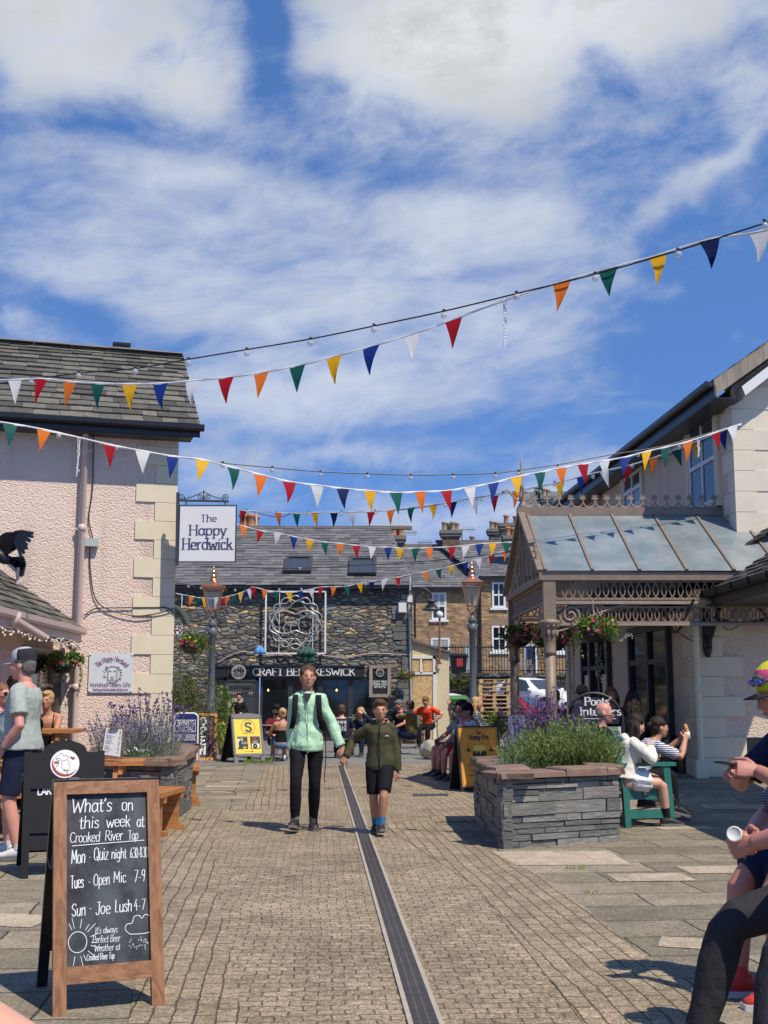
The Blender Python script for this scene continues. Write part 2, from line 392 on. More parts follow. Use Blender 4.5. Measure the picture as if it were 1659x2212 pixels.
wood('wood_bench', (.46, .20, .06), (.30, .115, .032), 20, 1)
wood('wood_orange', (.62, .30, .075), (.45, .19, .04), 20)
wood('wood_pallet', (.55, .40, .22), (.40, .27, .13), 10, 0, .8)
wood('wood_grey', (.32, .27, .21), (.2, .165, .125), 14, 2, .8)
wood('wood_barrel', (.24, .14, .07), (.15, .08, .04), 14)
def osb():
    m, q, b = newmat('osb')
    vo = q.n('TexVoronoi', {'Vector': q.vm('MULTIPLY', q.obj, (16, 16, 26)), 'Scale': 1.0}).outputs['Color']
    f = q.math('MULTIPLY_ADD', q.n('SeparateXYZ', {0: vo}).outputs[0], .5, .72)
    q.set(b, 'Base Color', q.vm('SCALE', (.58, .40, .20), f)); q.set(b, 'Roughness', .8); return m
osb()
def frosted():
    m, q, b = newmat('frosted_glass')
    n1 = q.noise(q.vm('MULTIPLY', q.obj, (1.2, 1.2, .5)), 1.6, 5, .6); dirt = q.noise(q.obj, 26, 3, .7)
    c = q.mix(q.ramp(n1, .3, .75), (.20, .245, .255), (.33, .375, .38)); c = q.mix(q.ramp(dirt, .72, .8), c, (.6, .62, .6))
    q.set(b, 'Base Color', c); q.set(b, 'Roughness', .16); q.set(b, 'Specular IOR Level', .6); q.set(b, 'Alpha', .74)
    q.set(b, 'Normal', q.bump(q.noise(q.obj, 3, 3, .5), .004)); return m
frosted()

# ------------------------------------------------------------------ ground
def sstep(t): t = min(1, max(0, t)); return t * t * (3 - 2 * t)
def gz(x, y):
    z = .27 * sstep((y - 13.3) / 4.0) * sstep((x - 2.6) / 1.2)
    z = max(z, 0) * (1 - sstep((y - 27) / 6))
    z += sstep((y - 38) / 10) * (.04 + .6 * sstep((x - 3.6) / 2.6))
    return z
def sheet(xs, ys, dz):
    m = MB(); nx = len(xs)
    m.add([(x, y, gz(x, y) + dz) for y in ys for x in xs],
          [(j * nx + i, j * nx + i + 1, (j + 1) * nx + i + 1, (j + 1) * nx + i) for j in range(len(ys) - 1) for i in range(nx - 1)], True)
    return m
rng = lambda a, b, n: [a + (b - a) * i / (n - 1) for i in range(n)]
sheet([-600, -120, -30] + rng(-12, 14, 53) + [30, 120, 600], [-60, -10] + rng(0, 60, 121) + [80, 160, 1200], 0).build('ground', 'tarmac', kind='structure')
sheet(rng(-9, 9, 61), rng(-2, 25.2, 93), .004).build('flagstone_pavement', 'flag', kind='structure')
LB = [(-.92, 1.5), (-1.06, 5.2), (-1.70, 9.0), (-2.36, 13.5), (-2.41, 15.35), (-1.80, 15.4), (-2.38, 24.8)]
RB = [(1.62, 1.5), (1.475, 5.95), (1.31, 9.34), (.56, 13.9), (1.16, 14.1), (1.22, 18.6), (.86, 24.8)]
m = MB()
def strip(L, R, z):
    # horizontal scan between two polylines at matching y
    ys = sorted(set([p[1] for p in L] + [p[1] for p in R] + rng(1.5, 24.8, 48)))
    def xat(P, y):
        for a, b in zip(P, P[1:]):
            if a[1] <= y <= b[1]: return a[0] + (b[0] - a[0]) * (y - a[1]) / max(1e-6, b[1] - a[1])
        return P[-1][0]
    for a, b in zip(ys, ys[1:]):
        m.quad((xat(L, a), a, z), (xat(R, a), a, z), (xat(R, b), b, z), (xat(L, b), b, z))
off = lambda P, d: [(x + d, y) for x, y in P]
strip(LB, RB, .008); m.m = 1
strip(LB, off(LB, .5), .0115); strip(off(RB, -.62), RB, .0115)
m.build('sett_road', ['sett', 'sett_edge'], kind='structure')
# odd sandstone slabs let into the flagstones
m = MB(); fa = -STR - .0
def slab(px, py, w_, l_, a=-.10):
    p = G(px, py); X = V((cos(a), sin(a), 0)); Y = V((-sin(a), cos(a), 0))
    cs = [p - X * w_ / 2 - Y * l_ / 2, p + X * w_ / 2 - Y * l_ / 2, p + X * w_ / 2 + Y * l_ / 2, p - X * w_ / 2 + Y * l_ / 2]
    m.add([(c.x, c.y, gz(c.x, c.y) + .0085) for c in cs], ((0, 1, 2, 3),))
for a in ((1405, 1897, .62, .40, .08), (1560, 1880, .66, .40, .08), (1180, 1855, 1.3, .9, .02), (1590, 1760, .8, .3, .0), (1480, 1790, .6, .3, .1),
          (640 - 176, 1712, .55, .3, -.1), (505, 1690, .45, .28, -.1), (470, 1700, .4, .25, -.1), (1490, 2040, .34, .3, -.3), (170, 1850, .5, .4, -.1), (20, 1990, .5, .4, -.2)): slab(*a)
m.build('sandstone_paving', 'sand_slab', kind='structure')
# grass tufts / moss in joints
# drain: steel channel with slotted grates
p0, p1 = G(918, 2212), G(735, 1655); dv = (p1 - p0); L_ = dv.length; dv.normalize(); p0 = p0 - dv * 1.6; L_ += 1.6
xr = V((dv.y, -dv.x, 0))
wd = .112
m = MB(); m.m = 0
for sgn in (-1, 1): m.obox(p0 + xr * (sgn * (wd / 2 + .011) - .011) + V((0, 0, .0)), xr * .022, dv * L_, V((0, 0, .019)))
m.build('drain_kerb', simple('drain_kerb', (.36, .32, .25), .8, .25, 12), kind='structure')
def drain_mat():
    m, q, b = newmat('drain_grate')
    v = q.n('VectorRotate', {'Vector': q.obj, 'Angle': -atan2(-dv.x, dv.y)}, rotation_type='Z_AXIS').outputs[0]
    s_ = q.n('SeparateXYZ', {0: v})
    slots = q.math('FRACT', q.math('MULTIPLY', s_.outputs[1], 46.0)); bars = q.math('FRACT', q.math('MULTIPLY', s_.outputs[0], 26.0))
    hole = q.math('MULTIPLY', q.ramp(slots, .45, .6), q.ramp(bars, .2, .3))
    sec = q.math('ABSOLUTE', q.math('SUBTRACT', q.math('FRACT', q.math('MULTIPLY', s_.outputs[1], 1.0)), .5))
    hole = q.math('MAXIMUM', hole, q.ramp(sec, .490, .494))
    c = q.mix(hole, (.115, .095, .083), (.02, .017, .015)); c = q.vm('SCALE', c, q.math('MULTIPLY_ADD', q.noise(q.obj, 5, 4, .6), .8, .6))
    q.set(b, 'Base Color', c); q.set(b, 'Roughness', .5); q.set(b, 'Metallic', .35); q.set(b, 'Normal', q.bump(hole, -.006)); return m
drain_mat()
m = MB(); m.obox(p0 - xr * wd / 2, xr * wd, dv * L_, V((0, 0, .014))); m.build('drain_grate', 'drain_grate', kind='structure')
for i, (px, py) in enumerate(((1278, 1620), (1075 + 248, 1503 + 158))): pass
m = MB()
for px, py, w_ in ((930, 1719, .5), (930, 1640 + 23, .3)):
    p = G(px, py); m.box((p.x, p.y, .008), (w_, w_ * .8, .014))
m.build('manhole_cover', 'drain_grate', kind='structure')

# ------------------------------------------------------------------ roofs
def slates(o, u, v, lo, hi, nrow, wr=(.2, .42), th=.016, lap=1.3, seed=1, tilt=.025, dim=1.0):
    """overlapping slates: o eave origin, u unit along eave, v full slope vector, lo/hi(t) extents along u at slope fraction t"""
    rnd = random.Random(seed); m = MB(); u = V(u).normalized(); v = V(v); nn = u.cross(v).normalized()
    if nn.z < 0: nn = -nn
    for r in range(nrow):
        t0 = 1 - (1 - r / nrow) ** dim; st = 1 - (1 - (r + 1) / nrow) ** dim - t0; a, b = lo(t0 + st * .5), hi(t0 + st * .5)
        # slates thin towards the ridge, like diminishing courses
        s = a + rnd.uniform(-.3, 0) * wr[1]
        while s < b:
            w_ = rnd.uniform(*wr); e = min(s + w_ - .006, b); s0 = max(s, a)
            if e - s0 > .03:
                dz = rnd.uniform(0, .007); j = rnd.uniform(-.06, .06) * st; lift = tilt + rnd.uniform(-.006, .008)
                t1 = min(t0 + st * lap, 1.0)
                A = o + u * s0 + v * (t0 + j) + nn * (lift + dz); B = o + u * e + v * (t0 + j + rnd.uniform(-.02, .02) * st) + nn * (lift + dz + rnd.uniform(-.004, .004))
                Dd = o + u * s0 + v * t1 + nn * (.004 + dz); Cc = o + u * e + v * t1 + nn * (.004 + dz)
                k = nn * -th
                m.add([A, B, Cc, Dd, A + k, B + k, Cc + k, Dd + k], ((0, 1, 2, 3), (0, 4, 5, 1), (0, 3, 7, 4), (1, 5, 6, 2)))
            s += w_
    # boarding under the slates
    A0 = [o + u * lo(0) - nn * .03, o + u * hi(0) - nn * .03, o + u * hi(1) + v - nn * .03, o + u * lo(1) + v - nn * .03]
    m.add(A0, ((0, 1, 2, 3),)); return m

# ------------------------------------------------------------------ pink building on the left
X_ = V((1, 0, 0)); A = V((.958, .286, 0)); B = V((-.286, .958, 0)); Z = V((0, 0, 1))
E0 = V((-2.81, 18.0, 5.5))                    # right end of the eave
CR = E0 + B * .38 - A * .30; CR.z = 0         # right corner of the wall
def onL(px, py, off=0.0): return HIT(px, py, CR - B * off, B)
pb = thing('pink_building', 'two-storey pink pebble-dashed building with cream quoins and a slate roof', 'building', CR)
m = MB(); m.obox(CR - A * 14, A * 14, B * 5.2, Z * 5.62)
# gable top on the right end
m.prism([CR + Z * 5.62 + B * .0, CR + B * 5.2 + Z * 5.62, CR + B * 2.3 + Z * 7.2], -A * .3)
m.build('wall', 'pebbledash', pb)
m = MB(); bh = .289; z = .0; k = 0
while z < 5.4:
    ln = .60 if k % 2 else .31
    h_ = min(bh, 5.45 - z)
    m.obox(CR + Z * (z + .003) - A * ln - B * .022, A * (ln + .024), B * .05, Z * (h_ - .006))
    if k % 2 == 0: pass
    z += bh; k += 1
m.build('quoin', 'quoin', pb)
slope = B * 2.42 + Z * 1.78
m = slates(E0 - Z * .02 , A, slope, lambda t: -9.0, lambda t: .0, 16, (.22, .5), .028, 1.35, 3, .035, 1.22); rf = m.build('roof', 'slate_moss', pb)
m = MB(); R0 = E0 + slope
for k in range(14): m.prism([R0 - A * (.02 + k * .62) + B * s_ * .17 + Z * (-.075 * abs(s_) + .05 + random.uniform(-.004, .004)) for s_ in (-1, -.3, .3, 1)] , -A * .605)
sub('ridge', m, 'ridge_tile', rf)
m = MB(); m.prism([R0 + B * 2.4 - Z * 1.78 + Z * .03, R0 + Z * .03, R0 + Z * -.02, R0 + B * 2.4 - Z * 1.83], -A * 9.0); sub('rear_slope', m, 'slate', rf)
m = MB(); m.box(R0 - A * 1.05 + Z * .09, (.30, .17, .04), M=Matrix((A, B, Z)).transposed()); sub('ridge_vent', m, 'black_paint', rf)
m = MB()
gp = [E0 - A * 9 - B * .07 - Z * .05, E0 + A * .05 - B * .07 - Z * .05]
prof = [(-.06, .035), (-.055, -.03), (-.03, -.06), (.03, -.06), (.055, -.03), (.06, .035), (.045, .035), (.0, -.04), (-.045, .035)]
m.prism([gp[0] + B * a + Z * b for a, b in prof], A * 9.05)
m.obox(E0 - A * 9 + B * .0 - Z * .19, A * 9.0, B * .028, Z * .15)
m.obox(E0 - A * 9 + B * .02 - Z * .2, A * 8.9, B * .36, Z * .02)
m.build('gutter', 'black_paint', pb)
# verge board
m = MB(); m.prism([E0 + Z * -.06, E0 + slope + Z * -.06, E0 + slope - Z * .2, E0 - Z * .2], -A * .03); m.build('verge', 'black_paint', pb)
# downpipe
def pipe(m, pts, r, collars=()):
    m.tube(pts, r, 10)
    for c in collars:
        m.lathe([(r * 1.0, -.05), (r * 1.25, -.045), (r * 1.25, .045), (r * 1.0, .05)], c, 10)
pt, pbm = onL(186, 907, .10), onL(162, 1625, .10); px_ = V((pt.x, pt.y, 0))
m = MB(); base = V((pt.x, pt.y, .0)); top = V((pt.x, pt.y, 5.28))
zz = lambda py: onL(170, py, .1).z
pipe(m, [base, top, top - B * .12 + Z * .12], .048, [V((base.x, base.y, zz(y))) for y in (920, 1140, 1360, 1415, 1485)])
for y in (975, 1142, 1482): m.box((base.x, base.y, zz(y)), (.19, .03, .035))
e1 = onL(150, 1358, .2); j1 = V((base.x, base.y, zz(1398)))
pipe(m, bez([e1, e1 - Z * .14, e1 - Z * .2 + (j1 - e1) * .3, j1 + Z * .13, j1], 16), .042)
m.build('downpipe', 'pipe_pink', pb)
# electrical box + cables on the wall
m = MB(); m.box(onL(198, 1172, .06), (.20, .09, .12), M=Matrix((A, B, Z)).transposed()); bx = m.build('junction_box', simple('box_grey', (.38, .42, .40), .5, .05), pb)
m = MB()
def wire(m, pts, r=.009, n=30): m.tube(bez(pts, n), r, 5)
wire(m, [onL(202, 920, .03), onL(200, 1050, .03), onL(192, 1120, .03), onL(201, 1165, .03)])
wire(m, [onL(194, 1180, .03), onL(195, 1230, .03), onL(204, 1288, .03), onL(230, 1315, .04), onL(290, 1330, .05), onL(340, 1325, .05), onL(375, 1314, .06)])
wire(m, [onL(182, 1330, .03), onL(205, 1315, .03), onL(250, 1313, .03), onL(330, 1312, .03), onL(360, 1313, .03), onL(378, 1325, .03)])
wire(m, [onL(150, 1362, .1), onL(168, 1345, .03), onL(178, 1330, .03)])
m.build('cable', 'black_paint', pb)
# annexe at the left: single-storey lean-to whose eave runs towards the camera
an = thing('entrance_annexe', 'low pink pebble-dashed entrance annexe with mossy slate roof and black door', 'building', onL(60, 1600, 0) * 1.0)
ea = V((-4.36, 17.5, 2.37)); eb = V((-4.16, 11.6, 2.37)); ud = (eb - ea).normalized(); outd = V((-ud.y, ud.x, 0)); outd = outd if outd.x > 0 else -outd
wl = -outd * .42                                 # wall set back under the eave
m = MB(); wa = V((ea.x, ea.y, 0)) + wl; wb = V((eb.x, eb.y, 0)) + wl
m.obox(wb - ud * 1.2, wa - wb + ud * 1.2, -outd * .3, Z * 2.5); m.build('wall', 'pebbledash', an)
sl_v = -outd * 2.0 + Z * 1.35
m = slates(ea + ud * .2, -ud if False else ud, sl_v, lambda t: -.2, lambda t: 6.2, 12, (.2, .45), .02, 1.35, 8); m.build('roof', 'slate_moss', an)
m = MB(); m.prism([ea + outd * a + Z * (b - .03) for a, b in prof], ud * 6.2); m.obox(ea - Z * .2 - outd * .05, ud * 6.2, outd * .03, Z * .15)
m.obox(ea - Z * .2, ud * 6.2, -outd * .45, Z * .02); m.build('gutter', 'pipe_pink', an)
dpos = HIT(84, 1480, wa, outd); dpos.z = 0
m = MB(); m.obox(dpos + ud * .95 + outd * .01, -ud * 2.1, outd * .05, Z * 2.06); dr = m.build('door', 'black_paint', an)
m = MB(); m.obox(dpos + ud * .80 + outd * .062 + Z * .9, -ud * 1.3, outd * .006, Z * 1.0); sub('window', m, 'glass_dark', dr)
m = MB(); fl = HIT(15, 1330, wa + outd * .35, outd)
m.lathe([(.10, 0), (.11, .12), (.05, .14), (.045, .5), (.0, .52)], fl, 12, axis=(.55, .35, -.35)); m.build('flue', 'pipe_pink', an)
m = MB()
for k in range(64):
    p = ea + ud * (k * .075) + outd * (.02 + .03 * sin(k * 1.7)) - Z * (.2 + .06 * abs(sin(k * .33)) + random.uniform(0, .04)); m.ell(p, (.014, .014, .018), 6, 4)
m.tube([ea + ud * (k * .15) - Z * (.19 + .05 * abs(sin(k * .66))) for k in range(33)], .006, 5)
lg = m.build('fairy_lights', 'off_white', an)

# ------------------------------------------------------------------ gable building behind the right-hand canopy
def on(p, n): return lambda px, py, off=0.0: HIT(px, py, p + n * off, n)
UC = V((5.40, 18.2, 0)); UF = V((4.72, 29.5, 0)); ud2 = (UF - UC).normalized(); un = V((-ud2.y, ud2.x, 0)); un = un if un.x < 0 else -un
ub = thing('pink_gable_building', 'tall pink rendered building with dark overhanging eaves and sash windows behind the glass canopy', 'building', UC)
fx = -un; gd = fx                                  # direction along the sunlit gable wall (to the right)
EH = 6.15
m = MB(); m.obox(UC, gd * 8, ud2 * 11.4, Z * EH)
m.prism([UC + Z * EH, UC + gd * 8 + Z * EH, UC + gd * 4 + Z * (EH + 2.9)], ud2 * .3); m.build('wall', 'pebbledash_grey', ub)
m = MB(); m.obox(UC - ud2 * .012 + gd * .1, gd * 6, ud2 * .05, Z * EH); m.build('gable_render', 'quoin_white', ub)
m = MB(); z = 2.9; k = 0
while z < EH - .15:
    ln = .30 if k % 2 else .52
    m.obox(UC + Z * (z + .003) - gd * .024 - ud2 * .024, gd * (.62 if k % 2 else .34), ud2 * ln, Z * .315); z += .322; k += 1
m.build('quoin', 'quoin_white', ub)
# roof: eave overhang on the left side, verge on the gable
eo = UC - gd * .42 - ud2 * .42 + Z * (EH - .02); sv = gd * 4.42 + Z * 3.15
m = slates(eo, ud2, sv, lambda t: 0, lambda t: 12.2, 12, (.3, .5), .02, 1.3, 11); rf = m.build('roof', 'slate_dark', ub)
m = MB(); m.prism([eo + gd * 8.8, eo + sv, eo + sv - Z * .05, eo + gd * 8.8 - Z * .05], ud2 * 12.2); sub('rear_slope', m, 'slate_dark', rf)
m = MB(); m.prism([eo - gd * .06 + gd * a + Z * (b - .03) for a, b in prof], ud2 * 12.2)
m.obox(eo - Z * .26, ud2 * 12.2, gd * .03, Z * .2); m.obox(eo - Z * .27, ud2 * 12.2, gd * .44, Z * .02); m.build('gutter', 'black_paint', ub)
m = MB(); m.prism([eo + Z * .02, eo + sv + Z * .02, eo + sv - Z * .24, eo - Z * .24], ud2 * .05); m.build('bargeboard', 'wood_grey', ub)
m = MB(); m.prism([eo + gd * .45 - Z * .06 + ud2 * .06, eo + sv - Z * .2 + ud2 * .06, eo + sv - Z * .32 + ud2 * .06, eo + gd * .5 - Z * .2+ ud2 * .06], ud2 * .3); m.build('soffit', 'white_paint', ub)
uo = on(UC, un)
def sash(parent, lf, px0, px1, pt0, pt1, pb0, pb1, n_, surround=.16):
    """window on a wall: corners by pixels (left x, right x, top-left y, top-right y, bottom-left y, bottom-right y)"""
    a, b, c, d = lf(px0, pt0), lf(px1, pt1), lf(px1, pb1), lf(px0, pb0)
    za, zb = (a.z + b.z) / 2, (c.z + d.z) / 2
    a = V((a.x, a.y, zb)); b = V((b.x, b.y, zb)); u = (b - a); L = u.length; u = u / L; H = za - zb
    m = MB(); s_ = surround
    for o_, x_, h_ in ((a - u * s_, s_, H + s_), (b, s_, H + s_)): m.obox(o_ + n_ * .0, u * x_, n_ * .05, Z * h_)
    m.obox(a + Z * H, u * L, n_ * .05, Z * s_); m.obox(a - u * (s_ + .05) - Z * .1, u * (L + 2 * s_ + .1), n_ * .09, Z * .1)
    wnd = m.build('window', 'quoin', parent)
    m = MB()
    for o_, x_, h_ in ((a, .07, H), (b - u * .07, .07, H), (a + u * (L / 2 - .03), .06, H)): m.obox(o_ + n_ * .004, u * x_, n_ * .03, Z * h_)
    for z_ in (0, H * .5 - .03, H - .07): m.obox(a + Z * z_ + n_ * .006, u * L, n_ * .03, Z * .07)
    sub('frame', m, 'white_paint', wnd)
    m = MB(); m.obox(a + n_ * .002 + u * .01 + Z * .01, u * (L - .02), n_ * .01, Z * (H - .02)); sub('pane', m, 'glass_sky', wnd); return wnd
sash(ub, uo, 1488, 1545, 922, 900, 1100, 1100, un)
sash(ub, uo, 1348, 1386, 1030, 1012, 1100, 1100, un)
m = MB(); ppu = [uo(1255, 1066, .1), uo(1262, 1070, .12), uo(1288, 1075, .08), uo(1292, 1085, .08)]; ppu.append(V((ppu[-1].x, ppu[-1].y, 3.0)))
pipe(m, bez(ppu, 20), .05); m.build('downpipe', 'pipe_pink', ub)

# ------------------------------------------------------------------ single-storey wing on the right
WC = V((4.52, 17.5, 0)); WF = V((3.72, 24.3, 0)); wd2 = (WF - WC).normalized(); wn = V((-wd2.y, wd2.x, 0)); wn = wn if wn.x < 0 else -wn
wg = -wn; wz = .27
wb_ = thing('low_shop_wing', 'low pink pebble-dashed shop wing with cream quoin pillar and doors under slate eaves', 'building', WC)
m = MB(); m.obox(WC, wg * 7, wd2 * 7, Z * 2.95); m.build('wall', 'pebbledash_grey', wb_)
m = MB(); m.obox(WC - wd2 * .03 + wg * .62 , wg * 6, wd2 * .06, Z * (wz + .55)); m.obox(WC - wg * .03 + wd2 * .62, wg * .06, wd2 * 2.0, Z * (wz + .55)); m.build('plinth', 'black_paint', wb_)
m = MB(); z = wz - .02; k = 0
while z < 2.85:
    h_ = min(.287, 2.9 - z); lg_, ls_ = (.72, .40) if k % 2 else (.42, .28)
    m.obox(WC + Z * (z + .003) - wg * .05 - wd2 * .05, wg * lg_, wd2 * .0 + wd2 * (.30 if k % 2 else .5), Z * (h_ - .006)); z += .287; k += 1
m.build('quoin', 'quoin', wb_)
wo = on(WC, wn)
def shopdoor(px0, px1, py_top0, py_top1, nleaf, lab):
    a, b = wo(px0, py_top0), wo(px1, py_top1); H = (a.z + b.z) / 2; a.z = wz - .02; b.z = wz - .02; u = b - a; L = u.length; u /= L; H -= a.z
    m = MB()
    m.obox(a + wn * .0, u * .08, wn * .09, Z * H); m.obox(b - u * .08, u * .08, wn * .09, Z * H); m.obox(a + Z * (H - .1) + u * .08, u * (L - .16), wn * .09, Z * .1)
    m.obox(a + Z * (H - .62) + u * .08, u * (L - .16), wn * .08, Z * .08)
    for k in range(1, nleaf): m.obox(a + u * (L * k / nleaf - .05), u * .1, wn * .085, Z * (H - .1))
    m.obox(a + u * .08, u * (L - .16), wn * .07, Z * .22)
    d = m.build('door', 'frame_navy', wb_, label=lab)
    m = MB(); m.obox(a + wn * .012 + u * .05, u * (L - .1), wn * .02, Z * (H - .05)); sub('pane', m, 'glass_dark', d); return d, a, u, L, H
D1 = shopdoor(1450, 1364, 1345, 1358, 2, 'black glazed double shop door')
D2 = shopdoor(1320, 1262, 1370, 1380, 3, 'narrow black glazed door with cream blinds')
# cream blinds strip seen behind the far door
m = MB(); d, a, u, L, H = D2
for k in (0, 2): m.obox(a + u * (L * k / 3 + .1) + wn * .034 + Z * .3, u * (L / 3 - .2), wn * .006, Z * (H - 1.0))
sub('blind', m, 'cream_render', d)
m = MB(); dd = wo(1502, 1345, .1); pipe(m, [V((dd.x, dd.y, wz)), V((dd.x, dd.y, 2.75))], .045, [V((dd.x, dd.y, z_)) for z_ in (wz + .12, 1.5, 2.5)]); m.box((dd.x, dd.y, wz + .12), (.16, .16, .24))
m.build('downpipe', 'quoin', wb_); m = MB(); dd2 = wo(1227, 1400, .1); pipe(m, [V((dd2.x, dd2.y, wz)), V((dd2.x, dd2.y, 2.75))], .05, [V((dd2.x, dd2.y, 1.6))]); m.build('downpipe', 'quoin', wb_)
# slate roofs: the wing's own left-hand slope, and a deep porch roof that runs out towards the street
we = WC + wn * .5 + wd2 * .1 + Z * 2.84
m = slates(we, wd2, wg * 2.2 + Z * 1.25, lambda t: 0, lambda t: 7.6, 11, (.22, .42), .022, 1.35, 21)
pe0 = V((4.60, 17.15, 2.87)); pe1 = V((4.66, 8.5, 2.87)); pu = (pe1 - pe0).normalized(); po = V((-1, 0, 0))
m.merge(slates(pe0, pu, V((1.9, 0, 1.12)), lambda t: 0, lambda t: 8.6, 11, (.22, .42), .024, 1.35, 22))
rf = m.build('roof', 'slate_dark', wb_)
m = MB(); m.prism([pe0 + po * (.05 + a) + Z * (b - .03) for a, b in prof], pu * 8.6); m.prism([we + wn * .05 + wn * a + Z * (b - .03) for a, b in prof], wd2 * 7.6)
for k in range(12): m.box(pe0 + pu * (.1 + k * .72) + po * .05 - Z * .04, (.15, .04, .10))
m.obox(pe0 - Z * .2, pu * 8.6, X_ * .03, Z * .16); m.obox(pe0 - Z * .21 + X_ * .04, pu * 8.6, X_ * 1.2, Z * .02); m.obox(we - Z * .2, wd2 * 7.6, wg * .03, Z * .16); m.obox(we - Z * .2 + wg * .03, wg * .5, wd2 * 7.6, Z * .02)
m.prism([pe0 + V((0, .0, -.02)), pe0 + V((1.9, 0, 1.12)), pe0 + V((1.9, 0, -.2)), pe0 + V((0, 0, -.2))], V((0, -.04, 0)))
m.build('gutter', 'black_paint', wb_)
# iron eaves brackets
def scroll(c, r0, turns, ax, ay, n=26, start=0.0, k=.82):
    return [c + ax * (r0 * (1 - k * i / n) * cos(start + turns * 2 * pi * i / n)) + ay * (r0 * (1 - k * i / n) * sin(start + turns * 2 * pi * i / n)) for i in range(n + 1)]
m = MB(); c0 = WC - wd2 * .06 + wg * .12
m.obox(c0 - wg * .05 + Z * 2.05, wg * .11, -wd2 * .08, Z * .62); m.ell(c0 - wd2 * .05 + Z * 2.05, (.06, .06, .1), 10, 6)
m.tube(bez([c0 + Z * 2.15 - wd2 * .05, c0 - wd2 * .25 + Z * 2.3, c0 - wd2 * .52 + Z * 2.62], 14), .035, 8)
c1 = c0 + wg * .75 - wd2 * .45
m.tube(bez([c0 + Z * 2.5 - wd2 * .3, c0 + wg * .35 - wd2 * .4 + Z * 2.42, c1 + Z * 2.5, c1 + wg * .15 + Z * 2.68], 14), .03, 8); m.ell(c0 + wg * .82 - wd2 * .42 + Z * 2.40, (.06, .06, .075), 10, 6)
m.tube([c0 + wg * .82 - wd2 * .42 + Z * 2.42, c0 + wg * .82 - wd2 * .42 + Z * 2.7], .03, 8)
for s_, e_, h_ in ((-.35, -.75, 2.3), (.5, 1.4, 2.45)):
    m.tube(bez([c0 + wg * s_ + Z * 2.75 - wd2 * .5, c0 + wg * (s_ + e_) / 2 + Z * h_ - wd2 * .3, c0 + wg * e_ + Z * 2.62 - wd2 * .4], 14), .02, 6)
m.build('bracket', 'iron_black', wb_)
m = MB(); m.tube(bez([c0 + wg * .02 + Z * 2.6 - wd2 * .3, c0 + wg * .3 + Z * 2.35 - wd2 * .1, c0 + wg * .6 + Z * 2.5 - wd2 * .1], 16), .008, 5)
m.tube(bez([c0 + wn * .1 + Z * 2.6, c0 + wn * .16 + Z * 2.2 - wd2 * .06, c0 + wn * .3 + Z * 2.3 + wd2 * .2, c0 + wn * .3 + wd2 * .5 + Z * 2.5], 18), .008, 5)
m.build('cable', 'black_paint', wb_)
m = MB(); m.box(c0 + wg * .5 + Z * 2.58 - wd2 * .1, (.22, .14, .14)); m.build('junction_box', 'box_grey', wb_)

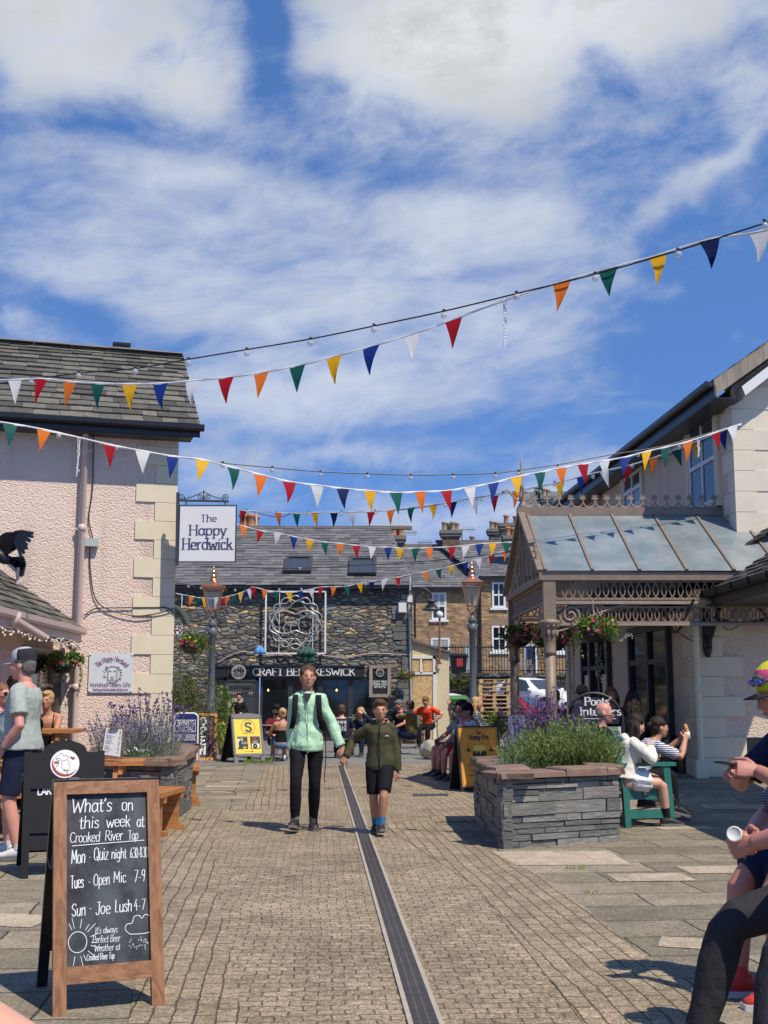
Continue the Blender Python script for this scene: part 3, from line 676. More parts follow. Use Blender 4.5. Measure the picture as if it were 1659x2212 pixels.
# ------------------------------------------------------------------ pen-stroke lettering
GL = {}
def _g(s):
    for ln in s.strip().split('\n'):
        ch, w_, st = ln.split(' ', 2); out = []
        for k in st.split(';'):
            k = k.strip(); sm = k.startswith('~'); k = k.lstrip('~')
            out.append((sm, [tuple(map(float, p.split(','))) for p in k.split()]))
        GL[ch] = (float(w_), out)
_g('''A 7 .3,0 3.5,10 6.7,0;1.6,3.6 5.4,3.6
B 6.5 1,0 1,10;~1,10 4.4,9.8 5.3,7.6 4.2,5.5 1,5.3;~1,5.3 4.8,5 6,2.6 4.6,.2 1,0
C 6.8 ~6.2,8.3 4.6,9.9 2.3,9.6 .8,7 .8,3.2 2.3,.4 4.6,.1 6.3,1.8
D 7 1,0 1,10;~1,10 4.3,9.6 6.2,7 6.2,3 4.3,.4 1,0
E 6 1,0 1,10;1,10 5.4,10;1,5.2 4.6,5.2;1,0 5.6,0
F 5.8 1,0 1,10;1,10 5.4,10;1,5.2 4.5,5.2
G 7 ~6.2,8.3 4.6,9.9 2.3,9.6 .8,7 .8,3.2 2.3,.4 4.8,.2 6.2,1.6 6.2,4.4;6.2,4.4 4,4.4
H 7 1,0 1,10;6,0 6,10;1,5.2 6,5.2
I 2.6 1.3,0 1.3,10
J 4.6 ~3.6,10 3.6,2.4 2.8,.2 1.2,.2 .5,1.6;1.6,10 4.6,10
K 6.6 1,0 1,10;6,10 1.1,4.4;2.8,6 6.2,0
L 5.4 1,10 1,0;1,0 5.2,0
M 8 .8,0 1.2,10;1.2,10 4,3 6.8,10;6.8,10 7.2,0
N 7 1,0 1,10;1,10 6,0;6,0 6,10
O 7.4 ~3.7,10 1.4,8.6 .7,5 1.4,1.4 3.7,0 6,1.4 6.7,5 6,8.6 3.7,10
P 6.4 1,0 1,10;~1,10 4.8,9.7 5.8,7.4 4.6,5 1,4.7
Q 7.4 ~3.7,10 1.4,8.6 .7,5 1.4,1.4 3.7,0 6,1.4 6.7,5 6,8.6 3.7,10;4.4,2.4 7,-.8
R 6.6 1,0 1,10;~1,10 4.7,9.7 5.6,7.5 4.4,5.2 1,4.9;3,4.9 6.2,0
S 6 ~5.3,8.4 3.8,9.9 1.9,9.6 .9,7.8 1.6,6 4.2,4.6 5.3,2.8 4.6,.8 2.8,0 .7,1.5
T 6.2 3.1,0 3.1,10;.3,10 5.9,10
U 7 ~1,10 1,3 2,.5 3.5,0 5,.5 6,3 6,10
V 6.8 .4,10 3.4,0 6.4,10
W 9.4 .4,10 2.4,0 4.7,7.4 7,0 9,10
X 6.4 .6,0 5.9,10;.6,10 5.9,0
Y 6.4 .4,10 3.2,5 6,10;3.2,5 3.2,0
Z 6 .6,10 5.4,10 .6,0 5.6,0
a 5.6 ~4.6,5.2 3,6.5 1.2,5.4 .7,3 1.4,.6 3,.1 4.6,1.8;4.7,6.3 4.7,1 5.4,0
b 5.6 1,10 1,0;~1,4.6 2.4,6.4 4.2,6 5,3.3 4.2,.6 2.4,.1 1,1.6
c 4.8 ~4.4,5.2 3,6.5 1.3,5.6 .7,3.2 1.3,.8 2.8,0 4.4,1.1
d 5.8 4.8,10 4.8,0;~4.8,4.8 3.4,6.4 1.5,6 .7,3.3 1.5,.6 3.4,.1 4.8,1.6
e 5.2 ~.9,3.4 4.5,3.7 4.2,5.6 2.8,6.5 1.2,5.6 .7,3.2 1.4,.7 3,0 4.6,1
f 3.8 ~3.8,9.2 2.8,10 1.9,9 1.8,6 1.8,0;.4,6.2 3.5,6.2
g 5.6 ~4.6,5.2 3,6.5 1.2,5.4 .7,3.2 1.4,1 3,.5 4.6,2;~4.7,6.3 4.7,-1 4,-3 2.4,-3.4 .8,-2.4
h 5.6 1,0 1,10;~1,4.4 2.4,6.3 4,6.2 4.7,4.6 4.7,0
i 2.4 1.2,0 1.2,6.3;1.2,8.3 1.2,9
j 2.6 ~1.7,6.3 1.7,-1.6 1,-3.2 -.3,-3;1.7,8.3 1.7,9
k 5.2 1,0 1,10;4.5,6.3 1.1,3;2.3,4 4.8,0
l 2.4 1.2,0 1.2,10
m 8.4 1,0 1,6.3;~1,4.4 2.2,6.2 3.7,6 4.2,4.4 4.2,0;~4.2,4.4 5.4,6.2 6.9,6 7.4,4.4 7.4,0
n 5.6 1,0 1,6.3;~1,4.4 2.4,6.3 4,6.2 4.7,4.6 4.7,0
o 5.6 ~2.8,6.5 1.2,5.6 .7,3.2 1.2,.9 2.8,0 4.4,.9 4.9,3.2 4.4,5.6 2.8,6.5
p 5.6 1,6.3 1,-3.4;~1,4.6 2.4,6.4 4.2,6 5,3.3 4.2,.6 2.4,.1 1,1.6
q 5.6 4.7,6.3 4.7,-3.4;~4.7,4.8 3.3,6.4 1.5,6 .7,3.3 1.5,.6 3.3,.1 4.7,1.6
r 4 1,0 1,6.3;~1,4 1.9,5.9 3.2,6.4 3.9,6
s 4.6 ~4,5.4 2.6,6.5 1.2,5.8 1.2,4.4 3,3.2 4,2 3.4,.4 2,0 .6,1
t 3.8 ~1.8,9 1.8,1.6 2.5,.1 3.7,.5;.4,6.2 3.6,6.2
u 5.6 ~.9,6.3 .9,1.8 1.8,.1 3.4,.2 4.7,2;4.7,6.3 4.7,0
v 5 .4,6.3 2.5,0 4.6,6.3
w 7.4 .4,6.3 2,0 3.7,5 5.4,0 7,6.3
x 5 .5,0 4.5,6.3;.5,6.3 4.5,0
y 5 .5,6.3 2.6,.3;4.6,6.3 1.6,-3.4
z 4.8 .5,6.3 4.3,6.3 .5,0 4.4,0
0 6 ~3,10 1.2,8.2 .7,5 1.2,1.8 3,0 4.8,1.8 5.3,5 4.8,8.2 3,10
1 4 1,8 2.4,10 2.4,0
2 6 ~.9,7.8 2,9.8 4.2,9.6 5,7.6 3.8,4.6 .8,0;.8,0 5.4,0
3 5.6 ~.9,9 2.6,10 4.5,9 4.4,6.6 2.4,5.4;~2.4,5.4 4.8,4.6 5,1.8 3,0 .7,1.2
4 6 3.6,10 .7,3.6 5.6,3.6;4,6.4 3.8,-.4
5 5.6 5,10 1.4,10 1.2,5.8;~1.2,5.8 3.6,6.4 5,4.2 4.6,1.2 2.6,0 .7,1.2
6 5.6 ~4.6,9.8 2,7 .8,3.4 1.6,.6 3.4,.2 4.9,2 4.4,4.6 2.6,5 1,3.4
7 5.6 .6,10 5.2,10 2,0
8 5.6 ~2.8,5.4 1.2,7 1.4,9.2 2.8,10 4.3,9.2 4.4,7 2.8,5.4 .9,3.6 .9,1.2 2.8,0 4.7,1.2 4.7,3.6 2.8,5.4
9 5.6 ~4.6,7.6 3.8,9.8 1.6,9.6 .9,7 1.9,5 4,5.6 4.6,7.6 4.4,3.6 3.4,0
- 4.4 .8,3.6 3.6,3.6
. 2 .9,.2 1.1,.7
, 2 1.2,.6 .6,-1.4
' 2 1.2,10 .8,7.8
& 7 ~6.2,0 2,6.4 1.9,8.8 3.2,9.8 4.4,8.6 4,6.6 1.4,4 .9,1.8 2.2,.2 4,.6 6,4
@ 8 ~5.4,5.6 3.6,6.4 2.6,4.4 3.2,2.6 4.8,2.8 5.5,5.6 5.4,2.6 6.4,2.2 7.2,4 6.6,7.4 4,9 1.6,7.4 .9,4 1.8,.8 4.4,-.4
: 2 1,.2 1,.7;1,4.6 1,5.1
/ 4 .4,-1 3.8,10''')
def _wob(p, j, rnd): return (p[0] + rnd.uniform(-j, j), p[1] + rnd.uniform(-j, j))
def lettering(mb, text, o, u, v, h, width=.10, thin=None, serif=0.0, slant=0.0, jit=0.0, sp=1.0, wob=0.0, align='l', maxw=None, seed=0, arc=None):
    """flat pen strokes: text from o along u (unit) with up v (unit), cap height h. width/thin are fractions of the cap height
    for upright and level strokes; serif adds slabs at the ends of upright strokes; arc=(radius, centre) bends the line"""
    rnd = random.Random(seed); o, u, v = V(o), V(u), V(v); k = h / 10.0; nrm = u.cross(v).normalized()
    tot = sum((GL[c][0] if c in GL else 3.6) * sp for c in text) * k
    sx = 1.0
    if maxw: sx = maxw / tot; tot = maxw
    x0 = {'l': 0, 'c': -tot / 2, 'r': -tot}[align]; thin = width if thin is None else thin
    lay = 0
    def put(x, y):
        if arc:
            R = arc; a = x / R; return o + u * (R * sin(a)) * 1.0 + v * (R * cos(a) - R) + (u * sin(a) + v * cos(a)) * y
        return o + u * x + v * y
    for ch in text:
        if ch not in GL: x0 += 3.6 * k * sp * sx; continue
        wd_, strokes = GL[ch]; strokes = [q_ for sm, pts in strokes for q_ in ([(sm, pts)] if sm or len(pts) < 3 else [(False, [a, b]) for a, b in zip(pts, pts[1:])])]; dy = rnd.uniform(-wob, wob) * h
        for sm, pts in strokes:
            p = [_wob(a, jit, rnd) for a in pts]
            if sm: p = [(a.x, a.y) for a in bez([(a[0], a[1], 0) for a in p], 5 * len(p))]
            p = [(x0 + (a[0] + a[1] * slant) * k * sx, a[1] * k + dy) for a in p]
            n = len(p); lay += 1; L = []; R_ = []; ez = nrm * (.00012 * (lay % 9))
            for i in range(n):
                a, b = p[max(i - 1, 0)], p[min(i + 1, n - 1)]; tx, ty = b[0] - a[0], b[1] - a[1]; l = sqrt(tx * tx + ty * ty) or 1; tx /= l; ty /= l
                ww = (thin + (width - thin) * abs(ty) ** .8) * h * .5
                ex = 0
                if i in (0, n - 1): ex = ww * .5 * (-1 if i == 0 else 1) * (0 if serif else 1)
                cx, cy = p[i][0] + tx * ex, p[i][1] + ty * ex
                L.append(put(cx - ty * ww, cy + tx * ww) + ez); R_.append(put(cx + ty * ww, cy - tx * ww) + ez)
            mb.add(L + R_, [(i, n + i, n + i + 1, i + 1) for i in range(n - 1)])
            if serif and not sm and n == 2 and abs(p[0][0] - p[1][0]) < abs(p[0][1] - p[1][1]) * .75 or (serif and n == 3 and not sm):
                for q_ in (p[0], p[-1]):
                    if ch == 'i' and pts[0][1] > 7: continue
                    w2, t2 = serif * h * .5, max(thin, .045) * h * .5; lay += 1
                    c_ = [put(q_[0] - w2, q_[1] - t2), put(q_[0] + w2, q_[1] - t2), put(q_[0] + w2, q_[1] + t2), put(q_[0] - w2, q_[1] + t2)]
                    mb.add([a + nrm * .0011 for a in c_], ((0, 1, 2, 3),))
        x0 += wd_ * k * sp * sx
    return tot
def disc(mb, c, r, u, v, n=24, ri=0.0, a0=0, a1=2 * pi, ry=None):
    c, u, v = V(c), V(u), V(v); ry = ry or r
    P = [(cos(a0 + (a1 - a0) * i / n), sin(a0 + (a1 - a0) * i / n)) for i in range(n + (0 if a1 - a0 > 6.28 else 1))]; m_ = len(P)
    if ri <= 0: mb.add([c + u * (r * a) + v * (ry * b) for a, b in P], (tuple(range(m_)),))
    else:
        vs = [c + u * (r * a) + v * (ry * b) for a, b in P] + [c + u * (ri * a) + v * (ri * ry / r * b) for a, b in P]
        cl = m_ if a1 - a0 > 6.28 else m_ - 1
        mb.add(vs, [(i, (i + 1) % m_, m_ + (i + 1) % m_, m_ + i) for i in range(cl)])
def polyflat(mb, o, u, v, pts): mb.add([V(o) + V(u) * a + V(v) * b for a, b in pts], (tuple(range(len(pts))),))
def mountain_badge(parent, c, r, u, v, n_, ink, paper):
    """round badge: toothed rim, black peaks over a name band"""
    m = MB(); N = 36
    m.prism([V(c) + u * ((r * (1.06 if i % 2 else .98)) * cos(2 * pi * i / N)) + v * ((r * (1.06 if i % 2 else .98)) * sin(2 * pi * i / N)) for i in range(N)], n_ * .03)
    b = m.build('badge', ink, parent); m = MB(); disc(m, c + n_ * .032, r * .92, u, v, 28); sub('face', m, paper, b)
    m = MB(); o = c + n_ * .035
    polyflat(m, o, u, v, [(-r * .78, r * .05), (-r * .45, r * .42), (-r * .3, r * .3), (-r * .05, r * .72), (r * .12, r * .48), (r * .3, r * .66), (r * .78, r * .05)])
    polyflat(m, o, u, v, [(-r * .85, -r * .36), (r * .85, -r * .36), (r * .85, -r * .32), (-r * .85, -r * .32)])
    lettering(m, 'CRAFT BEER', o - v * r * .24 + n_ * .001, u, v, r * .26, .16, align='c', maxw=r * 1.3); lettering(m, 'KESWICK', o - v * r * .62 + n_ * .001, u, v, r * .26, .16, align='c', maxw=r * 1.1)
    sub('lettering', m, 'iron_black', b)
    m = MB()
    for a, h_ in ((-.32, .3), (-.02, .55), (.3, .5)): polyflat(m, o + n_ * .002, u, v, [(r * a, r * h_), (r * (a + .1), r * (h_ - .2)), (r * (a + .02), r * (h_ - .32)), (r * (a - .02), r * (h_ - .15))])
    sub('snow_line', m, paper, b); return b

# ------------------------------------------------------------------ slate-rubble pub across the end of the street
X = V((1, 0, 0)); Y = V((0, 1, 0))
PD = 38.0; PS = FPX / PD
cbx = lambda px: (px - CX) / PS
def cz(py): return W(CX, py, PD).z
cb = thing('stone_pub', 'long dark rubble-stone pub with a slate roof, two rooflights and a black shopfront', 'building', (-4, PD, 0))
EZ = cz(1266); x0, x1 = -12.0, cbx(889)
m = MB()
dx0, dx1, dz = cbx(535), cbx(822), cz(1462)
m.obox((x0, PD, 0), X * (dx0 - x0), Y * .6, Z * EZ); m.obox((dx1, PD, 0), X * (x1 - dx1), Y * .6, Z * EZ); m.obox((dx0, PD, dz), X * (dx1 - dx0), Y * .6, Z * (EZ - dz))
m.obox((x1 - .6, PD + .6, 0), X * .6, Y * 7.4, Z * EZ); m.obox((x0, PD + .6, 0), X * .6, Y * 7.4, Z * EZ)
m.build('wall', 'rubble', cb)
# stepped slate corner stones on the right edge
m = MB(); rnd = random.Random(5)
z = .1
while z < EZ - .3:
    h_ = rnd.uniform(.14, .26); l_ = rnd.uniform(.25, .62); m.obox((x1 - l_, PD - .03, z), X * (l_ + .02), Y * .3, Z * (h_ - .02)); z += h_
m.build('corner_stone', 'slate_stone', cb)
RZ = W(CX, 1144, PD + 4).z
m = MB(); sv = Y * 4.15 + Z * (RZ - EZ + .1)
eo = V((0, PD - .22, EZ))
m = slates(eo, X, sv, lambda t: x0, lambda t: x1 + .06 - .75 * t, 22, (.22, .5), .018, 1.35, 31); rf = m.build('roof', 'slate_far', cb)
m = MB()
for k in range(26): m.obox((x0 + k * .5, PD + 3.82, RZ + .0), X * .485, Y * .3, Z * (.1 + random.uniform(0, .015)))
sub('ridge', m, 'ridge_tile', rf)
m = MB(); m.prism([(0, PD + 3.9, RZ), (0, PD + 8.2, EZ), (0, PD + 8.2, EZ - .1), (0, PD + 3.9, RZ - .1)], X * .4); m.v = [(v_[0] + (x0 if v_[0] < .2 else x1 - .4 - .75), v_[1], v_[2]) for v_ in m.v]; sub('rear_slope', m, 'slate_far', rf)
m = MB(); m.obox((x0, PD - .26, EZ - .1), X * (x1 - x0), Y * .1, Z * .09); m.build('gutter', 'black_paint', cb)
def rooflight(px0, px1, py0, py1):
    nrm_ = X.cross(sv).normalized(); p = HIT(px0, py1, eo + nrm_ * .06, nrm_); r_ = HIT(px1, py1, eo + nrm_ * .06, nrm_); t_ = HIT(px0, py0, eo + nrm_ * .06, nrm_)
    L = (r_ - p).length; up_ = sv.normalized(); H = (t_ - p).dot(up_); f = .11
    m = MB()
    for o_, a_, b_ in ((p, X * L, up_ * f), (p + up_ * (H - f), X * L, up_ * f), (p + up_ * f, X * f, up_ * (H - 2 * f)), (p + X * (L - f) + up_ * f, X * f, up_ * (H - 2 * f))): m.obox(o_, a_, b_, nrm_ * .09)
    o = m.build('rooflight', 'dark_grey', cb); m = MB(); m.obox(p + X * f + up_ * f, X * (L - 2 * f), up_ * (H - 2 * f), nrm_ * .04); sub('pane', m, 'glass_sky', o)
rooflight(612, 672, 1205, 1237); rooflight(753, 813, 1208, 1242)
# shopfront
m = MB(); fa_, fb_ = cbx(468), cbx(787); ft, fb2 = cz(1441), cz(1463)
m.obox((fa_, PD - .12, fb2), X * (fb_ - fa_), Y * .1, Z * (ft - fb2)); m.obox((fa_ - .03, PD - .16, ft), X * (fb_ - fa_ + .06), Y * .15, Z * .05); fs = m.build('fascia_sign', 'iron_black', cb)
m = MB(); lettering(m, 'CRAFT BEER KESWICK', V((cbx(549), PD - .124, cz(1459))), X, Z, cz(1444) - cz(1459), .17, .085, .42, maxw=cbx(768) - cbx(549)); sub('lettering', m, 'white_paint', fs)
mountain_badge(cb, V((cbx(520), PD - .16, cz(1451.5))), .25, X, Z, -Y, 'iron_black', simple('badge_grey', (.30, .295, .28), .6))
m = MB()
def shopglass(px0, px1, name, nl, sill=0.0):
    a, b = cbx(px0), cbx(px1); m = MB(); fw = .075
    for k in range(nl + 1): m.obox((a + (b - a) * k / nl - fw * (1 if 0 < k < nl else (k == nl)), PD + .02, 0), X * fw * (2 if 0 < k < nl else 1), Y * .1, Z * dz)
    m.obox((a, PD + .03, dz - .1), X * (b - a), Y * .08, Z * .1); m.obox((a, PD + .03, 0), X * (b - a), Y * .08, Z * (.12 + sill))
    o = m.build(name, 'frame_navy', cb); m = MB(); m.obox((a + fw, PD + .07, .12 + sill), X * (b - a - 2 * fw), Y * .012, Z * (dz - .22 - sill)); sub('pane', m, 'glass_dark', o); return o
shopglass(565, 822, 'folding_door', 4)
wv_ = shopglass(537, 562, 'window', 1, .6)
m = MB(); a, b = cbx(566), cbx(535)
# the lit far room seen through the left-hand window: cream wall with shelves of glasses
wa_, wb2 = cbx(491), cbx(562)
# serving window left of the doors: opening with cream wall, shelves and a person's dark outline inside
m = MB(); hx0, hx1 = cbx(488), cbx(561); hz0, hz1 = cz(1545), cz(1464)
fw = .07
for o_, a_, h_ in (((hx0, PD - .05, hz0), X * fw, hz1 - hz0), ((hx1 - fw, PD - .05, hz0), X * fw, hz1 - hz0)): m.obox(o_, a_, Y * .1, Z * h_)
m.obox((hx0, PD - .08, hz0 - .06), X * (hx1 - hx0), Y * .14, Z * .06); m.obox((hx0, PD - .05, hz1 - .07), X * (hx1 - hx0), Y * .1, Z * .07)
sw = m.build('serving_window', 'frame_navy', cb)
m = MB(); m.obox((hx0, PD - .012, hz0), X * (hx1 - hx0), Y * .008, Z * (hz1 - hz0)); sub('back_wall', m, simple('warm_wall', (.50, .42, .27), .8, .2, 3), sw)
m = MB()
for py in (1475, 1490, 1503): m.obox((hx0 + .06, PD - .05, cz(py)), X * (hx1 - hx0 - .12), Y * .04, Z * .035)
for k in range(26):
    x_ = hx0 + .12 + k * .036; m.lathe([(.012, 0), (.016, .09)], (x_, PD - .035, cz(1490 if k % 2 else 1503) + .035), 6)
for a_, w_, py0, py1 in ((.62, .28, 1505, 1545), (.92, .12, 1475, 1545)): m.obox((hx0 + a_, PD - .04, cz(py1)), X * w_, Y * .03, Z * (cz(py0) - cz(py1)))
sub('shelf', m, 'dark_grey', sw)
# knotwork light frame above the door
kf = thing('knotwork_light_frame', 'square white frame with a round silver knotwork light on the stone wall', 'light frame', (cbx(640), PD, cz(1412)))
fx0, fx1, fz0, fz1 = cbx(576), cbx(704), cz(1412), cz(1279)
m = MB(); t_ = .035
for a, b in (((fx0, fz0), (fx1, fz0)), ((fx1, fz0), (fx1, fz1)), ((fx1, fz1), (fx0, fz1)), ((fx0, fz1), (fx0, fz0))): m.bar((a[0], PD - .2, a[1]), (b[0], PD - .2, b[1]), t_ * 1.4, t_ * 1.4, Y)
for px in (605, 677): m.bar((cbx(px), PD - .2, fz0), (cbx(px), PD - .2, fz1), .02, .02, Y)
m.build('frame', 'white_paint', kf)
m = MB(); kc = V(((fx0 + fx1) / 2, PD - .22, (fz0 + fz1) / 2)); kr = (fx1 - fx0) * .43
def knot(fr, n, w_, ph=0, r0=1.0, a0=0, a1=2 * pi, N=130):
    return [kc + X * (kr * (r0 + w_ * sin(n * a + ph)) * cos(a)) + Z * (kr * (r0 + w_ * sin(n * a + ph)) * sin(a)) + Y * (.02 * cos(n * a + ph)) for a in [a0 + (a1 - a0) * i / N for i in range(N)]]
m.tube(knot(0, 7, .11, 0, .93), .018, 6, closed=True); m.tube(knot(0, 7, .11, pi, .93), .018, 6, closed=True); m.tube(knot(0, 5, .10, .8, .74), .015, 6, closed=True)
m.tube(knot(0, 2, .30, pi / 2, .62), .022, 6, closed=True)
# a leaping-animal line in the middle
for pts in ([(-.34, -.02), (-.1, .0), (.16, .14), (.42, .26), (.5, .42), (.44, .52)], [(.1, .3), (.3, .42), (.5, .42), (.62, .3)], [(.16, .14), (.12, -.16), (.2, -.4)], [(-.34, -.02), (-.46, -.2), (-.4, -.46)], [(-.1, .0), (-.2, -.26), (-.1, -.44)], [(-.34, -.02), (-.42, .12), (-.28, .2)], [(-.3, -.9), (.0, -.62), (.3, -.9)]):
    m.tube(bez([kc + X * (kr * a) + Z * (kr * b) for a, b in pts], 14), .018, 6)
m.build('light_tube', simple('tube_silver', (.46, .46, .44), .3, .2, 30, metal=.3), kf)
# framed chalkboard menu on the wall
wm = thing('wall_menu_board', 'tall black chalk menu board in a grey wooden frame on the stone wall', 'menu board', (cbx(821), PD, cz(1504)))
m = MB(); a, b, c, d = cbx(798), cbx(844), cz(1506), cz(1437); t_ = .1
for o_, p_, r_ in (((a, c), b - a, t_), ((a, d - t_), b - a, t_)): m.obox((o_[0], PD - .1, o_[1]), X * p_, Y * .08, Z * r_)
for o_ in (a, b - t_): m.obox((o_, PD - .1, c + t_), X * t_, Y * .08, Z * (d - c - 2 * t_))
m.build('frame', 'wood_grey', wm); m = MB(); m.obox((a + t_, PD - .06, c + t_), X * (b - a - 2 * t_), Y * .03, Z * (d - c - 2 * t_)); m.build('board', 'iron_black', wm)
m = MB(); xc = (a + b) / 2
for k, tx in enumerate(('CRAFT BEER', 'CIDER WINE', 'SPIRITS')): lettering(m, tx, (xc, PD - .064, cz(1474.5 + k * 5.6)), X, Z, .055, .2, align='c', maxw=(.5, .5, .37)[k])
m.build('lettering', 'white_paint', wm)
mountain_badge(wm, V((xc, PD - .06, cz(1453))), .145, X, Z, -Y, 'iron_black', 'badge_grey')
# small things on the stone wall
m = MB(); m.obox((cbx(861), PD - .16, cz(1323)), X * .24, Y * .15, Z * .30); m.obox((cbx(880), PD - .1, cz(1301)), X * .16, Y * .1, Z * .2)
mt = m.build('meter_box', 'white_paint'); tag(mt, 'white plastic meter box high on the right corner of the stone wall', 'box')
m = MB(); m.tube([(cbx(888), PD - .06, .4), (cbx(883.5), PD - .06, cz(1305))], .03, 8); m.tube([(cbx(885), PD - .06, cz(1300)), (cbx(884), PD - .06, EZ - .1)], .025, 8); m.build('conduit', 'box_grey', cb)
m = MB(); m.tube(bez([W(px, py, PD - .04) for px, py in ((470, 1430), (520, 1408), (585, 1416), (660, 1412), (740, 1420), (800, 1412), (880, 1414))], 40), .012, 5); m.build('cable', 'pipe_pink', cb)
# swan-neck wall lamp
sl_ = thing('swan_neck_lamp', 'black swan-neck street lamp with a ribbed shade on a bracket beside the stone pub', 'wall lamp', W(897, 1375, PD - .3))
P_ = lambda px, py: W(px, py, PD - .3)
m = MB(); m.tube(bez([P_(897, 1378), P_(896, 1310), P_(901, 1282), P_(916, 1272), P_(930, 1283), P_(932, 1296)], 26), .035, 8)
m.tube(scroll(P_(908, 1288), .14, 1.6, X, Z), .012, 5); m.tube([P_(886, 1305), P_(897, 1306)], .03, 6); m.tube([P_(886, 1370), P_(897, 1372)], .03, 6); m.build('arm', 'iron_black', sl_)
m = MB(); c_ = P_(932, 1318); m.lathe([(.05, .36), (.15, .30), (.15, .25), (.08, .22), (.19, .12), (.16, .10), (.30, .02), (.31, 0), (.12, -.03)], c_, 18); sh = m.build('shade', 'dark_grey', sl_)
m = MB(); m.ell(c_ - Z * .04, (.13, .13, .1), 12, 8); sub('bulb', m, 'clear_glass', sh)
# blue folded umbrella shape and green parasol against the wall
bu = thing('blue_parasol_top', 'small blue folded parasol top against the stone wall', 'parasol', W(560, 1412, PD - .5))
m = MB(); c_ = W(561, 1413, PD - .5)
m.rings([[c_ + X * (r_ * (1 + .22 * cos(6 * t)) * cos(t)) + Y * (r_ * (1 + .22 * cos(6 * t)) * sin(t)) + Z * z_ for t in [2 * pi * i / 36 for i in range(36)]] for r_, z_ in ((.16, 0), (.13, .12), (.07, .22), (.015, .27))]); m.build('canopy', simple('cloth_blue', (.10, .28, .62), .7, .2, 8), bu)
m = MB(); m.tube([c_ + Z * .0, c_ + Z * .3], .018, 8); m.tube([c_ + Z * .2, c_ + Z * .2 + Y * .5], .015, 6); m.build('pole', 'dark_grey', bu)
def folded_parasol(name, lab, px, py_top, py_bot, d, col, r_=.2):
    top = W(px, py_top, d); bot = W(px, py_bot, d); o = thing(name, lab, 'parasol', (top.x, top.y, 0))
    m = MB(); H = top.z - bot.z
    m.rings([[top + X * (rr * (1 + .25 * cos(8 * t + z_ * 3)) * cos(t)) + Y * (rr * (1 + .25 * cos(8 * t + z_ * 3)) * sin(t)) - Z * z_ * H for t in [2 * pi * i / 48 for i in range(48)]] for rr, z_ in ((.03, 0), (.10, .05), (.20, .3), (.27, .5), (.20, .52), (.19, .7), (.24, 1.0))]); m.build('canopy', col, o)
    m = MB(); m.tube([(top.x, top.y, 0), top + Z * .06], .02, 8); m.lathe([(.24, 0), (.24, .06), (.05, .09)], (top.x, top.y, 0), 14); m.build('pole', 'dark_grey', o); return o
folded_parasol('green_parasol', 'folded dark green parasol standing behind the woman in mint', 663, 1396, 1433, 35.5, simple('cloth_green', (.022, .085, .062), .75, .2, 8))

# pendant bulbs glowing inside the pub doors
for k, px in enumerate((579, 628, 727)):
    p = W(px, 1491, PD - .0); o = thing('pendant_bulb', ('glowing pendant bulb behind the leftmost glazed pub door', 'glowing pendant bulb behind the second pub door, left of the woman', 'glowing pendant bulb behind the rightmost pub door')[k], 'light bulb', p, 'pendant bulbs in the pub')
    m = MB(); m.ell(p + Y * .05, (.026, .026, .038), 10, 7); m.build('bulb', simple('bulb_glow', (1, .62, .22), .4, emit=3.0) if 'bulb_glow' not in MATS else 'bulb_glow', o)
    m = MB(); m.tube([p + Y * .05 + Z * .04, V((p.x, p.y + .05, dz - .12))], .008, 5); m.build('flex', 'black_paint', o)

# ------------------------------------------------------------------ brick terrace on the slope behind
TD = 68.0; TS = FPX / TD
tx = lambda px: (px - CX) / TS
def tz(py, d=TD): return W(CX, py, d).z
def sash2(parent, px0, px1, py0, py1, d, blind=0.0, sill=True, lintel=True):
    a, b, z1, z0 = tx(px0), tx(px1), tz(py0), tz(py1); t_ = .11; m = MB()
    for o_, w_, zz0, h_ in ((a, t_, z0, z1 - z0), (b - t_, t_, z0, z1 - z0), ((a + b) / 2 - .03, .06, z0, z1 - z0)): m.obox((o_, d - .05, zz0), X * w_, Y * .05, Z * h_)
    for zz0, h_ in ((z0, .12), (z1 - .1, .1), ((z0 + z1) / 2 - .04, .09)): m.obox((a, d - .058, zz0), X * (b - a), Y * .05, Z * h_)
    w_ = m.build('window', 'white_paint', parent); m = MB(); m.obox((a + .04, d - .02, z0 + .04), X * (b - a - .08), Y * .016, Z * (z1 - z0 - .08)); sub('pane', m, 'glass_dark', w_)
    if blind: m = MB(); m.obox((a + .1, d - .035, z1 - (z1 - z0) * blind), X * (b - a - .2), Y * .01, Z * (z1 - z0) * blind); sub('blind', m, simple('blind_grey', (.32, .34, .33), .8) if 'blind_grey' not in MATS else 'blind_grey', w_)
    m = MB(); m.obox((a - .12, d - .1, z0 - .12), X * (b - a + .24), Y * .1, Z * .12); sub('sill', m, 'white_paint', w_)
    m = MB(); m.obox((a - .12, d - .02, z1), X * (b - a + .24), Y * .04, Z * .42); sub('lintel', m, 'lintel_stone', w_)
def terrace(name, lab, px0, px1, py_eave, py_ridge, dep, rx0, rx1, seed):
    a, b, e = tx(px0), tx(px1), tz(py_eave); o = thing(name, lab, 'house', ((a + b) / 2, TD, 0))
    m = MB(); m.obox((a, TD, 0), X * (b - a), Y * 8, Z * e); m.build('wall', 'terrace_brick', o)
    rz = W(CX, py_ridge, TD + dep).z; sv_ = Y * (dep + .3) + Z * (rz - e)
    m = slates(V((0, TD - .3, e)), X, sv_, rx0, rx1, 18, (.3, .6), .03, 1.3, seed, .03); r_ = m.build('roof', 'slate_far', o)
    m = MB(); m.obox((a, TD - .36, e - .14), X * (b - a), Y * .14, Z * .12); m.build('gutter', 'black_paint', o)
    m = MB(); m.obox((rx0(1), TD + dep - .1, rz - .03), X * (rx1(1) - rx0(1)), Y * .3, Z * .15); sub('ridge', m, 'ridge_tile', r_); return o
